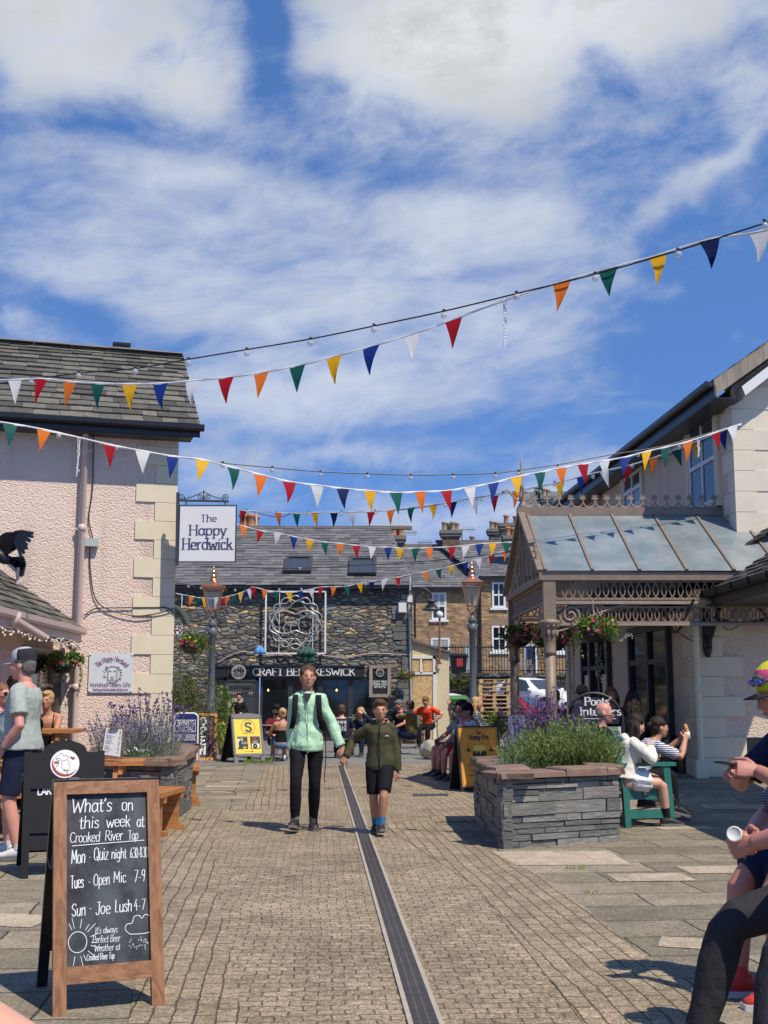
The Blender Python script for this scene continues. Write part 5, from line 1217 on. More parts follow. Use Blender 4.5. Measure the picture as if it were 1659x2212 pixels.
planter('slate_planter', 'slate-walled planter with red sandstone coping beside the green bench', [(1.11, 11.55), (2.33, 12.2), (2.25, 14.35), (1.05, 14.2)], .72, (0, 3), 4)
planter('slate_planter', 'long slate planter with sandstone coping against the pink building, holding lavender', [(-3.62, 14.1), (-2.37, 13.57), (-2.45, 15.6), (-2.75, 17.9), (-3.9, 17.6)], .72, (0, 1, 2), 9)
# rosemary and erysimum in the right planter
rnd = random.Random(3)
def plant(name, lab, base): return thing(name, lab, 'plant', base)
b = W(1265, 1645, 12.9); b.z = .66; o = plant('rosemary_bush', 'bushy green rosemary spilling over the right slate planter', b); m = MB()
for c_, r_, h_, n_ in ((W(1150, 1640, 12.75), .24, .42, 120), (W(1235, 1640, 12.9), .30, .58, 240), (W(1285, 1640, 12.8), .20, .45, 110), (W(1200, 1640, 13.1), .26, .55, 120)): needles(m, (c_.x, c_.y, .64), (r_ * 1.05, r_ * .85), int(n_ * 1.7), h_, rnd, .012, .55, .055)
m.build('foliage', 'leaf_herb', o)
b = W(1105, 1640, 12.6); o = plant('blue_grass_tuft', 'small blue-grey grass tuft at the left corner of the planter', (b.x, b.y, .66)); m = MB(); needles(m, (b.x, b.y, .62), (.12, .12), 110, .28, rnd, .005, 1.3, .06); m.build('foliage', 'leaf_silver', o)
b = W(1170, 1560, 13.6); o = plant('wallflower_plant', 'tall purple wallflower with thin stems by the canopy posts', (b.x, b.y, .66)); m = MB(); f = MB()
for px, h_ in ((1130, .68), (1165, .80), (1200, .74), (1238, .52)):
    c_ = W(px, 1600, 13.5 if px < 1300 else 13.0); stalks(m, f, (c_.x, c_.y, .66), (.16, .2), 40, h_, rnd, .22, .36, .024)
    needles(m, (c_.x, c_.y, .64), (.18, .2), 40, h_ * .55, rnd, .007, .5, .05)
m.build('foliage', 'leaf_olive', o); f.build('flower', 'flower_purple', o)
# lavender and wallflower in the left planter
b = W(310, 1600, 14.4); o = plant('lavender_bush', 'rounded mass of pale purple lavender in the left slate planter', (b.x, b.y, .66)); m = MB(); f = MB()
for px, d_, r_, h_, n_ in ((285, 14.2, .26, .45, 90), (320, 14.5, .28, .55, 110), (345, 14.4, .22, .4, 80), (250, 14.6, .25, .4, 70)):
    c_ = W(px, 1640, d_); needles(m, (c_.x, c_.y, .64), (r_, r_), n_, h_, rnd, .006, .6, .045); stalks(m, f, (c_.x, c_.y, .66), (r_ * 1.0, r_), 80, h_ + .06, rnd, .45, .4, .017, .0025)
m.build('foliage', 'leaf_silver', o); f.build('flower', 'flower_lilac', o)
b = W(330, 1600, 15.6); o = plant('wallflower_plant', 'leggy purple wallflower against the cream quoins', (b.x, b.y, .66)); m = MB(); f = MB()
for px, d_, h_ in ((270, 15.8, .62), (300, 15.4, .75), (330, 15.2, .8), (360, 15.6, .66), (245, 15.8, .5)):
    c_ = W(px, 1640, d_); stalks(m, f, (c_.x, c_.y, .66), (.12, .15), 18, h_, rnd, .3, .22, .03, .004)
m.build('foliage', 'leaf_olive', o); f.build('flower', 'flower_purple', o)
b = W(297, 1650, 13.95); o = plant('white_flower_plant', 'low white and yellow bedding flowers at the front of the left planter', (b.x, b.y, .66)); m = MB(); f = MB()
clump(m, (b.x, b.y, .72), (.16, .1, .07), 160, .04, .02, rnd); clump(f, (b.x, b.y, .76), (.15, .1, .06), 40, .03, .028, rnd); m.build('foliage', 'leaf_mid', o); f.build('flower', 'flower_white', o)
# shrubs by the lamp, plants behind the yellow board
bush('evergreen_shrub', 'tall loose dark-green shrub growing beside the pink building behind the lamp post', 'shrub', G(402, 1640), (.95, .9, 1.95), 5200, 'leaf_olive', .075, .028, 5, 26, flowers=('flower_red', 60, .03))
bush('evergreen_shrub', 'lower dense shrub between lamp post and serving window', 'shrub', G(474, 1630), (.42, .5, 1.5), 2000, 'leaf_mid', .07, .03, 6, 16)
bush('yellow_flowering_shrub', 'low bright shrub with yellow flowers behind the yellow sandwich board', 'shrub', G(487, 1643), (.28, .35, .72), 1200, 'leaf_bright', .05, .03, 7, 12, flowers=('flower_yellow', 160, .05))
bush('leafy_border_plant', 'leafy border plants behind the orange honey board', 'plant', G(1062, 1650), (.55, .5, 1.02), 2200, 'leaf_mid', .055, .02, 8, 16, flowers=('flower_purple', 50, .025))
bush('leafy_border_plant', 'pale green border plants beside the pallets, nearest the canopy post', 'plant', G(1100, 1622), (.5, .5, .95), 1500, 'leaf_herb', .05, .02, 12, 14)
bush('wall_ivy', 'ivy clump spreading down the retaining wall above the white car', 'plant', W(975, 1480, 59.2) - Z * .3, (1.7, .25, .55), 900, 'leaf_olive', .16, .1, 13, 14)
def tuft(px, py, n, h_, lab, sp=.09):
    p = G(px, py); o = thing('grass_tuft', lab, 'grass tuft', p, 'grass tufts in the paving'); m = MB()
    for i in range(n): a = random.uniform(0, 2 * pi); leaf(m, p + V((random.uniform(-sp, sp), random.uniform(-.04, .04), .006)), V((cos(a) * .7, sin(a) * .5, 1)), rv(random), h_ * random.uniform(.5, 1.1), .008)
    m.build('blades', 'leaf_bright', o)
tuft(1310, 1806, 90, .11, 'largest grass tuft at the foot of the slate planter, near the bench'); tuft(1233, 1812, 40, .07, 'small grass tuft along the foot of the slate planter'); tuft(1245, 1880, 34, .04, 'flat grass tuft between the flagstones in front of the planter')
tuft(1183, 1811, 26, .06, 'smallest grass tuft left of the others at the foot of the planter', .05); tuft(560, 1651, 200, .16, 'grass growing under the yellow sandwich board', .32); tuft(1278, 2912 * .6636, 20, .04, 'green weed on the right edge of the drain', .05)

# ------------------------------------------------------------------ hanging baskets
basket(W(137, 1432, 16.9), .25, 'hanging basket with trailing nasturtium leaves beside the annexe downpipe', 1, W(140, 1368, 17.0), trail=.9)
basket(W(415, 1391, 21.0), .30, 'hanging basket with orange and red flowers left of the lamp post', 2, W(419, 1352, 21.0), anchor=W(374, 1340, 20.2))
basket(W(876, 1459, 37.5), .26, 'small bright green hanging basket on the right end of the pub wall', 3, W(876, 1435, 37.6), n=500, ls=.06, anchor=W(880, 1436, 37.98))
basket(W(1120, 1372, 20.3), .34, 'shaded dark hanging basket at the back left canopy post', 4, W(1110, 1300, 20.6), dark=True, n=1100, trail=.5)
basket(W(1196, 1380, 17.9), .30, 'dark hanging basket behind the front canopy post', 5, W(1196, 1320, 17.9), dark=True, n=1000, trail=.8, anchor=W(1196, 1290, 17.9))
o = basket(W(1283, 1360, 16.9), .30, 'sunlit hanging basket with pink petunias under the canopy beam', 6, W(1280, 1296, 16.97), n=1200, trail=.7)
m = MB(); rnd = random.Random(11); p = W(1300, 1365, 16.8)
for i in range(70): t = i / 70; leaf(m, p + V((t * .42, -.05, -.12 * t + .06 * sin(t * 9))), rv(rnd) + X * .4, rv(rnd), .04, .026)
p = W(1296, 1400, 16.8)
for i in range(16): leaf(m, p + V((.01 * sin(i), 0, -.03 * i)), rv(rnd), Z, .03, .02)
m.build('silver_trail', 'leaf_silver', o)

# ------------------------------------------------------------------ copper street lamps
def street_lamp(px, pyb, py_top, d, lab):
    s_ = FPX / d; p = W(px, 1500, d); p.z = 0; top = W(px, py_top, d).z; k = (top) / 4.28; o = thing('street_lamp', lab, 'street lamp', p, 'copper-topped street lamps')
    zb = W(px, pyb, d).z                                   # underside of the lantern glass
    m = MB(); m.lathe([(.15, 0), (.15, .1), (.12, .14), (.12, 1.0), (.145, 1.04), (.10, 1.14), (.078, 1.25), (.075, zb - .62), (.11, zb - .58), (.115, zb - .48), (.08, zb - .44), (.075, zb - .40), (.10, zb - .37), (.11, zb - .34), (.085, zb - .31), (.09, zb - .30), (.03, zb - .26), (.02, zb - .06)], p, 18)
    for sgn in (-1, 1): m.tube([p + X * sgn * .1 + Z * (zb - .46), p + X * sgn * .13 + Z * (zb - .46)], .03, 8)
    m.build('post', 'lamp_post', o)
    m = MB()
    for a in range(4):
        u = V((cos(a * pi / 2 + pi / 4), sin(a * pi / 2 + pi / 4), 0)); m.tube(bez([p + Z * (zb - .3), p + u * .06 + Z * (zb - .2), p + u * .10 + Z * (zb - .12), p + u * .15 + Z * (zb - .07), p + u * .12 + Z * (zb - .02)], 12), .012, 5)
    m.build('cradle', 'iron_brown', o)
    hb, ht, hg = .115, .20, .50
    cn_ = lambda r_, z_: [p + V((r_ * sx, r_ * sy, z_)) for sx, sy in ((-1, -1), (1, -1), (1, 1), (-1, 1))]
    m = MB(); lo, hi = cn_(hb, zb), cn_(ht, zb + hg)
    for i in range(4): m.bar(lo[i], hi[i], .024, .024); m.bar(lo[i], lo[(i + 1) % 4], .026, .026); m.bar(hi[i], hi[(i + 1) % 4], .03, .03)
    m.rings([cn_(.235, zb + hg), cn_(.245, zb + hg + .03), cn_(.12, zb + hg + .14), cn_(.09, zb + hg + .16)], True, False)
    m.lathe([(.10, 0), (.11, .02), (.075, .05), (.07, .10), (.085, .12), (.05, .15), (.035, .18), (.055, .215), (.05, .24), (.02, .27), (.028, .30), (.012, .33), (.0, .40)], p + Z * (zb + hg + .15), 16)
    for c_ in cn_(.235, zb + hg + .03): m.tube([c_, c_ + Z * .07], [.014, .004], 6)
    m.build('lantern', 'copper', o)
    m = MB()
    for i in range(4): a, b = lo[i], lo[(i + 1) % 4]; c, d_ = hi[(i + 1) % 4], hi[i]; m.quad(a, b, c, d_)
    m.build('glass', 'clear_glass', o)
    m = MB(); m.lathe([(.02, 0), (.03, .02), (.02, .1), (.028, .14), (.03, .2), (.0, .26)], p + Z * (zb + .02), 10); m.build('burner', 'iron_black', o)
street_lamp(456, 1317, 1240, 28.0, 'copper-topped street lamp with grey post left of the yellow board'); street_lamp(1022, 1308, 1230, 28.0, 'copper-topped street lamp with grey post in front of the pallets')

# ------------------------------------------------------------------ hanging and wall signs
hs = thing('hanging_shop_sign', 'white square hanging sign with a scrolled bracket on the corner of the pink building', 'sign', W(385, 1150, 18.2))
sd = 17.9; sw_ = lambda px, py: W(px, py, sd)
a, b = sw_(387, 1213), sw_(510, 1093); m = MB(); m.obox((a.x, sd - .02, a.z), X * (b.x - a.x), Y * .04, Z * (b.z - a.z)); pn = m.build('panel', 'white_paint', hs)
m = MB()
for o_, x_, z_ in ((V((a.x - .012, sd - .025, a.z - .012)), b.x - a.x + .024, .014), (V((a.x - .012, sd - .025, b.z)), b.x - a.x + .024, .014)): m.obox(o_, X * x_, Y * .05, Z * z_)
for x_ in (a.x - .012, b.x): m.obox((x_, sd - .025, a.z), X * .012, Y * .05, Z * (b.z - a.z))
sub('frame', m, 'dark_grey', pn)
m = MB(); ff = V((0, sd - .024, 0))
for t_, px, py, h_, mw in (('The', 451, 1127, 15, 36), ('Happy', 449, 1156, 22, 82), ('Herdwick', 448, 1187, 24, 110)):
    p = sw_(px, py); lettering(m, t_, V((p.x, sd - .024, p.z)), X, Z, h_ / (FPX / sd), .15, .05, .36, maxw=mw / (FPX / sd), align='c')
sub('lettering', m, simple('ink_purple', (.055, .05, .15), .6, .3, 3), pn)
m = MB(); a, b = sw_(384, 1081), sw_(494, 1083); m.bar(a, b, .03, .03); m.bar(sw_(384.5, 1064), sw_(382, 1222), .045, .045, Y)
for px, r_, s_ in ((392, .055, 0), (488, .055, pi), (432, .05, 0), (449, .05, pi)): m.tube(scroll(sw_(px, 1074), r_, 1.5, X if s_ == 0 else -X, Z, 20, -pi / 2), .008, 5)
m.tube(bez([sw_(396, 1078), sw_(415, 1073), sw_(436, 1064)], 8), .008, 5); m.tube(bez([sw_(484, 1078), sw_(462, 1073), sw_(444, 1064)], 8), .008, 5)
m.tube([sw_(440, 1080), sw_(440, 1059)], [.012, .004], 6); m.ell(sw_(440, 1063), (.015, .015, .03), 6, 5)
for px in (402, 486): m.tube([sw_(px, 1083), sw_(px, 1093)], .01, 6)
m.build('bracket', 'dark_grey', hs)
# panel sign on the pink wall
wa = lambda px, py, off=.03: onL(px, py, off)
ws = thing('wall_sign', 'pale grey-white rectangular wall sign with a line-drawn sheep on the pink wall', 'sign', wa(239, 1455)); MR = Matrix((A, B, Z)).transposed()
p0_, p1_ = wa(190, 1497), wa(288, 1411); H_ = wa(239, 1411).z - wa(239, 1496).z; L_ = (V((p1_.x, p1_.y, 0)) - V((p0_.x, p0_.y, 0))).length
m = MB(); m.obox(V((p0_.x, p0_.y, wa(239, 1496).z)), A * L_, B * .012, Z * H_); pn = m.build('panel', simple('sign_pale', (.60, .63, .62), .3, .05, 3), ws)
O_ = V((p0_.x, p0_.y, wa(239, 1496).z)) - B * .003
at_ = lambda x_, y_: O_ + A * (x_ * L_) + Z * (y_ * H_)
m = MB()
lettering(m, 'Workshops-Gallery-Gifts', at_(.5, .145), A, Z, .062, .13, .07, align='c', maxw=L_ * .92); lettering(m, 'thehappyherdwick@outlook.com', at_(.5, .035), A, Z, .045, .12, align='c', maxw=L_ * .80)
lettering(m, 'The Happy Herdwick', at_(.52, .80), A, Z, .075, .13, .08, slant=.15, align='c', maxw=L_ * .72, arc=L_ * .38)
sub('lettering', m, simple('ink_mauve', (.22, .10, .20), .6), pn)
m = MB(); fc = at_(.535, .47)
def line(m, pts, w_=.006, closed=False): 
    pp = [fc + A * (x_ * L_) + Z * (z_ * L_) for x_, z_ in pts]; m.tube(bez(pp + ([pp[0]] if closed else []), 6 * len(pp)), w_, 4)
line(m, [(-.10, .14), (-.105, .0), (-.08, -.14), (0, -.2), (.08, -.14), (.105, .0), (.10, .14), (.05, .17), (0, .175), (-.05, .17)], closed=True)
line(m, [(-.10, .14), (-.15, .17), (-.13, .1)]); line(m, [(.10, .14), (.15, .17), (.13, .1)]); line(m, [(-.08, .055), (-.05, .07), (-.025, .055)]); line(m, [(.08, .055), (.05, .07), (.025, .055)])
line(m, [(-.03, -.06), (0, -.09), (.03, -.06)]); line(m, [(0, -.09), (0, -.125)]); line(m, [(-.04, -.12), (-.02, -.145), (0, -.125), (.02, -.145), (.04, -.12)])
rnd = random.Random(2)
for k in range(60):
    a_ = radians(rnd.uniform(-215, 35)); rr = rnd.uniform(.16, .215); x_, z_ = rr * cos(a_), rr * 1.15 * sin(a_) - .0; line(m, [(x_, z_), (x_ + .015, z_ + .012), (x_ + .012, z_ - .012)], .0035)
sub('drawing', m, simple('ink_grey', (.20, .17, .20), .6), pn)
m = MB()
for x_ in (.03, .97):
    for y_ in (.04, .96): m.lathe([(.012, 0), (.012, .008), (.0, .01)], at_(x_, y_), 8, axis=-B)
sub('screw', m, 'white_paint', pn)
# dark oval and white pub signs on the corner beyond
bs = thing('pub_corner_sign', 'white BEER panel under a dark green curved board sticking out behind the pink corner', 'sign', W(378, 1372, 20.5)); m = MB(); sq = lambda px, py, d=20.4: W(px, py, d)
a, b = sq(352, 1372), sq(394, 1349); m.obox((a.x, 20.4, a.z), X * (b.x - a.x), Y * .03, Z * (b.z - a.z)); m.obox((a.x, 20.4, a.z + .19), X * .01, Y * .03, Z * .01); pn = m.build('panel', 'white_paint', bs)
m = MB(); lettering(m, 'BEER', sq(359, 1360.5) - Y * .005, X, Z, .085, .16, maxw=.27); lettering(m, 'BLOCK', sq(356, 1371.5) - Y * .005, X, Z, .08, .16, maxw=.3); sub('lettering', m, 'iron_black', pn)
m = MB(); c_ = sq(370, 1349); m.prism([c_ + X * (.30 * cos(t)) + Z * (.34 * sin(t)) + Y * .02 for t in [pi * i / 18 for i in range(19)]], Y * .03); m.build('curved_board', simple('sign_green', (.10, .135, .13), .5), bs)
m = MB(); m.tube(bez([sq(372, 1318), sq(382, 1313), sq(394, 1330), sq(404, 1352)], 16), .012, 5); m.tube(scroll(sq(384, 1326), .05, 1.5, X, Z), .009, 5); m.build('bracket', 'iron_black', bs)

# raven sculpture at the left edge, on the annexe roof
rvn = thing('raven_sculpture', 'black raven sculpture with spread ragged wing and tail on the annexe roof', 'sculpture', W(40, 1262, 15.6)); m = MB(); rw_ = lambda px, py, d=15.6: W(px, py, d)
m.rings([[rw_(px, py) + (Z * cos(t) * r_ + Y * sin(t) * r_ * .9) for t in [2 * pi * i / 12 for i in range(12)]] for px, py, r_ in ((-60, 1168, .02), (-45, 1172, .07), (-25, 1180, .12), (-8, 1193, .12), (8, 1204, .09), (22, 1212, .05))]); m.build('body', 'black_paint', rvn)
m = MB(); rnd = random.Random(4)
def feather(pts, wds, th=.012):
    pp = bez([rw_(*p) for p in pts], 10); n = len(pp); W_ = [wds[0] + (wds[-1] - wds[0]) * i / (n - 1) for i in range(n)]
    L = []; 
    for i in range(n):
        t = (pp[min(i + 1, n - 1)] - pp[max(i - 1, 0)]).normalized(); s_ = t.cross(Y).normalized(); L.append([pp[i] + s_ * W_[i] + Y * th, pp[i] - s_ * W_[i] + Y * th, pp[i] - s_ * W_[i] - Y * th, pp[i] + s_ * W_[i] - Y * th])
    m.rings(L, True, False)
for k in range(9): feather([(2 + k * 2, 1196 - k), (18 + k * 2, 1166 + k * 1.6, 15.5), (40 - k * .6, 1150 + k * 2.2, 15.45), (72 - k * 3.2 + (k % 2) * 3, 1152 + k * 6 + (k % 3) * 2, 15.4)], (.05, .018))
for k in range(6): feather([(0, 1180 + k * 3), (14, 1160 + k * 6, 15.55), (40 - k * 3, 1156 + k * 6, 15.5)], (.09, .03))
m.build('wing', 'black_paint', rvn); m = MB()
for k in range(8): feather([(12, 1204), (28 + k, 1208 + k * 2), (56 - abs(k - 2.5) * 1.6, 1206 + k * 5.5)], (.035, .03))
m.build('tail', 'black_paint', rvn); m = MB(); m.tube([rw_(40, 1226), rw_(37, 1262)], .025, 8); m.tube([rw_(10, 1210), rw_(36, 1236)], .02, 6); m.build('pole', 'pipe_pink', rvn)
# ------------------------------------------------------------------ sandwich boards
def board_frame(FL, FR, splay):
    """front feet FL, FR on the ground -> axes along the board, horizontal normal towards the street, leaning panel axis"""
    FL, FR = V(FL), V(FR); u = FR - FL; u.z = 0; L = u.length; u.normalize(); n_ = V((u.y, -u.x, 0)); return FL, u, n_, L
def legs_frame(m, o, u, up, n_, L, H, t_, dep, top=True, bot=None):
    m.obox(o, u * t_, up * H, -n_ * dep); m.obox(o + u * (L - t_), u * t_, up * H, -n_ * dep)
    if top: m.obox(o + u * t_ + up * (H - t_) - n_ * .002, u * (L - 2 * t_), up * t_, -n_ * (dep - .004))
    if bot is not None: m.obox(o + u * t_ + up * bot - n_ * .002, u * (L - 2 * t_), up * t_, -n_ * (dep - .004))
# 1. big chalkboard
FL, u, n_, L = board_frame(G(114, 2200), G(357, 2176), 0); H = 1.05
cbd = thing('chalkboard_sign', 'large wooden-framed chalkboard listing the week in white handwriting, nearest the camera', 'sandwich board', (FL + u * L / 2))
up = (Z * .965 - n_ * .262).normalized(); n2 = u.cross(up); n2 = n2 if n2.dot(n_) > 0 else -n2
m = MB(); t_ = .060; legs_frame(m, FL, u, up, n2, L, H, t_, .035)
fr = m.build('frame', 'wood_frame', cbd); m = MB(); m.obox(FL + u * t_ + up * (H - t_) + n2 * .0015, u * (L - 2 * t_), up * t_, -n2 * .03); m.obox(FL + u * t_ + up * .135 + n2 * .0015, u * (L - 2 * t_), up * .075, -n2 * .03); sub('rail', m, 'wood_frame_h', fr)
def chalk_mat():
    m, q, b = newmat('chalkboard'); n1 = q.noise(q.vm('MULTIPLY', q.obj, (3, 3, 1.6)), 2.0, 5, .65); n2_ = q.noise(q.obj, 9, 3, .6)
    c = q.mix(q.math('MULTIPLY', q.ramp(q.math('ADD', n1, q.math('MULTIPLY', n2_, .4)), .5, .9), .55), (.015, .017, .020), (.12, .135, .15)); q.set(b, 'Base Color', c); q.set(b, 'Roughness', .55); q.set(b, 'Specular IOR Level', .3)
chalk_mat()
bw, bh = L - 2 * t_, H - t_ - .21
m = MB(); bo = FL + u * t_ + up * .21 - n2 * .022; m.obox(bo, u * bw, up * bh, -n2 * .008); bd = m.build('board', 'chalkboard', cbd)
m = MB(); co_ = bo + n2 * .0015; at = lambda x_, y_: co_ + u * (bw * x_) + up * (bh * y_)
def chalk(t, x_, y_, h_, mw, sl=.10, w_=.105, seed=0): lettering(m, t, at(x_, y_), u, up, h_ * .86, w_ * .76, w_ * .5, slant=sl, jit=.22, wob=.02, maxw=bw * mw, seed=seed)
chalk("What's", .06, .893, .075, .50, .1, .11, 1); chalk('on', .68, .893, .070, .15, .05, .11, 2)
chalk('this', .15, .795, .066, .25, .08, .11, 3); chalk('week', .49, .796, .064, .30, .05, .11, 4); chalk('at', .865, .79, .064, .10, .05, .11, 5)
chalk('Crooked', .04, .712, .055, .37, .1, .10, 6); chalk('River', .47, .716, .055, .22, .12, .10, 7); chalk('Tap', .755, .715, .05, .13, .1, .10, 8)
m.tube([at(.07, .692), at(.5, .70), at(.96, .707)], .0025, 5)
chalk('Mon', .06, .590, .070, .17, .05, .10, 9); chalk('-', .27, .60, .05, .03); chalk('Quiz', .33, .603, .066, .18, .08, .095, 10); chalk('night', .545, .605, .056, .19, .06, .10, 11); chalk('6.30-8.30', .78, .605, .056, .22, .02, .085, 12)
chalk('Tues', .05, .445, .066, .16, .02, .10, 13); chalk('-', .26, .455, .05, .03); chalk('Open', .325, .455, .060, .20, .05, .095, 14); chalk('Mic', .57, .462, .058, .155, .03, .10, 15); chalk('7-9', .82, .462, .062, .14, .08, .09, 16)
chalk('Sun', .06, .285, .062, .17, .08, .105, 17); chalk('-', .27, .30, .05, .03); chalk('Joe', .35, .285, .064, .18, .05, .105, 18); chalk('Lush', .58, .292, .062, .21, .06, .105, 19); chalk('4-7', .81, .296, .054, .145, .04, .095, 20)
chalk("It's always", .34, .175, .034, .27, .12, .10, 21); chalk('Perfect Beer', .31, .123, .036, .33, .12, .10, 22); chalk('Weather at', .33, .075, .034, .31, .12, .10, 23); chalk('Crooked River Tap', .24, .028, .033, .33, .1, .10, 24)
sc_ = at(.135, .135); m.tube([sc_ + u * (.042 * cos(t)) + up * (.046 * sin(t)) for t in [2 * pi * i / 28 for i in range(28)]], .0022, 5, closed=True)
for k in range(17):
    a = radians(-125 + k * 20 + (k % 3) * 4); r0, r1 = .062, .062 + .030 * (1 + .35 * (k % 3)); p_ = sc_ + u * r1 * cos(a) + up * r1 * sin(a)
    if (p_ - bo).dot(u) > .004: m.tube([sc_ + u * r0 * cos(a) + up * r0 * sin(a), p_], .0019, 4)
cl = at(.86, .185); m.tube(bez([cl + u * x_ * .07 + up * y_ * .07 for x_, y_ in ((-.55, -.3), (-.85, .0), (-.75, .35), (-.4, .4), (-.25, .8), (.1, .85), (.25, .65), (.5, .9), (.85, .7), (.9, .2), (.85, -.15), (.6, -.3), (0, -.32), (-.55, -.3))], 50), .0022, 5)
rnd = random.Random(6)
for k in range(26): p_ = cl + u * rnd.uniform(-.042, .05) - up * rnd.uniform(.03, .088); m.tube([p_, p_ - up * .006 - u * .001], .0018, 4)
sub('chalk_writing', m, simple('chalk_white', (.70, .73, .73), .9, .2, 60), bd)
m = MB(); tp = FL + up * H - n2 * .035; dn = (-Z * .965 - n_ * .40).normalized(); pl = (tp.z) / .925
rn = -n_; b0 = tp; rl_ = V((rn.x * .30, rn.y * .30, -tp.z)); 
m.obox(b0, u * .05, rl_, rn * .03); m.obox(b0 + u * (L - .05), u * .05, rl_, rn * .03); m.obox(b0 + u * .05 + rl_ * .02, u * (L - .1), rl_ * .80, rn * .02)
m.obox(b0 + u * .0 - rn * .03, u * L, Z * .018, rn * .07); m.build('rear_panel', 'black_paint', cbd)
m = MB()
for x_ in (.07, L - .09): m.obox(tp + u * x_ + Z * .018 - rn * .03, u * .05, Z * .008, rn * .06)
for x_ in (.0, L): m.tube(bez([FL + u * x_ + up * .72 - n2 * .03, FL + u * x_ + up * .66 - n2 * .09, b0 + u * x_ + rl_ * .35], 10), .004, 5)
m.build('hinge', 'lead', cbd)
# 2. black arched board with the wine-glass badge
FL, u, n_, L = board_frame((-2.835, 9.72, 0), (-2.235, 9.93, 0), 0); H = 1.0
wb3 = thing('arched_pavement_sign', 'black arch-topped wooden pavement sign with a round white wine-glass badge, behind the chalkboard', 'sandwich board', FL + u * L / 2)
up = (Z * .97 - n_ * .24).normalized(); n2 = u.cross(up); n2 = n2 if n2.dot(n_) > 0 else -n2
m = MB(); legs_frame(m, FL, u, up, n2, L, H - .0, .055, .04, False, .35); m.obox(FL + u * .05 + up * .22 - n2 * .02, u * (L - .1), up * (H - .28), -n2 * .015)
hp = [(.055, .70), (L - .055, .70), (L - .055, .99), (L * .80, .99), (L * .77, 1.0)] + [(L / 2 + .27 * L * cos(radians(a)), 1.0 + .085 * sin(radians(a))) for a in range(8, 180, 8)] + [(L * .23, 1.0), (L * .20, .99), (.055, .99)]
m.prism([FL + u * x_ + up * y_ + n2 * .0 for x_, y_ in hp], -n2 * .03); m.build('front_panel', simple('board_black', (.011, .0115, .013), .55, .25, 6, spec=.2), wb3)
m = MB(); tp = FL + up * .985 - n2 * .04; rn = -n_; rl_ = V((0, 0, -tp.z)) + rn * .52
m.obox(tp, u * .05, rl_, rn * .03); m.obox(tp + u * (L - .05), u * .05, rl_, rn * .03); m.obox(tp + u * .05 + rl_ * .02, u * (L - .1), rl_ * .86, rn * .015)
m.prism([tp + u * (L / 2 + .27 * L * cos(radians(a))) + Z * (.01 + .10 * sin(radians(a))) for a in range(0, 181, 12)], rn * .025); m.build('rear_panel', 'board_black', wb3)
m = MB()
for x_ in (-.004, L + .004): m.tube(bez([FL + u * x_ + up * .82 - n2 * .02, FL + u * x_ + up * .80 - n2 * .09, tp + u * x_ + rl_ * .24], 12), .006, 5)
m.build('chain', 'lead', wb3)
c_ = FL + u * (L * .5) + up * .895 + n2 * .003; m = MB(); disc(m, c_, .115, u, up, 40); bg_ = m.build('badge', 'white_paint', wb3)
m = MB(); o_ = c_ + n2 * .002; R_ = .115
def cres(a0, a1, ro, w0):
    N = 20; vs = []
    for i in range(N + 1):
        a = radians(a0 + (a1 - a0) * i / N); ww = w0 * sin(pi * i / N) + .003; vs.append(o_ + u * (ro * cos(a)) + up * (ro * sin(a)))
    for i in range(N, -1, -1):
        a = radians(a0 + (a1 - a0) * i / N); ww = w0 * sin(pi * i / N) + .002; vs.append(o_ + u * ((ro - ww) * cos(a)) + up * ((ro - ww) * sin(a)))
    for i in range(N): m.add([vs[i], vs[i + 1], vs[2 * N + 1 - i - 1], vs[2 * N + 1 - i]], ((0, 1, 2, 3),))
cres(150, 335, R_ * .9, .02); polyflat(m, o_, u, up, [(.045, .062), (.085, .045), (.065, .03), (.045, .045)])
m.add([o_ + u * (-.066 + .022 * cos(t)) + up * (.012 + .01 * sin(t)) for t in [2 * pi * i / 16 for i in range(16)]], (tuple(range(16)),)); m.tube(bez([o_ + u * x_ + up * y_ for x_, y_ in ((-.05, .0), (-.068, -.02), (-.075, -.045))], 6), .0022, 4)
m.add([o_ + u * x_ + up * y_ for x_, y_ in ((-.012, -.045), (.03, -.05), (.03, -.056), (-.005, -.053))], ((0, 1, 2, 3),)); m.tube(bez([o_ + u * x_ + up * y_ for x_, y_ in ((.018, -.065), (.022, -.08), (.03, -.1))], 6), .0025, 4)
sub('wine_mark', m, simple('wine_red', (.30, .03, .02), .5), bg_)
m = MB(); ln = lambda pts, w_=.0011: m.tube(bez([o_ + u * x_ + up * y_ for x_, y_ in pts], 5 * len(pts)), w_, 4)
ln([(-.03, .022), (.02, .035)]); ln([(-.03, .022), (-.022, -.03), (-.005, -.055), (.016, -.064), (.034, -.05), (.04, -.02), (.02, .035)]); ln([(-.08, .05), (-.055, .062), (-.03, .09), (-.012, .066), (.01, .07), (.03, .05), (.05, .06)]); ln([(-.075, .04), (-.05, .045), (-.03, .034), (-.05, .026), (-.075, .04)])
sub('line_drawing', m, 'iron_black', bg_)
m = MB(); lettering(m, 'LAKE DISTRICT', FL + u * L * .5 + up * .655 - n2 * .018, u, up, .05, .2, align='c', maxw=L * .66); m.build('lettering', 'white_paint', wb3)
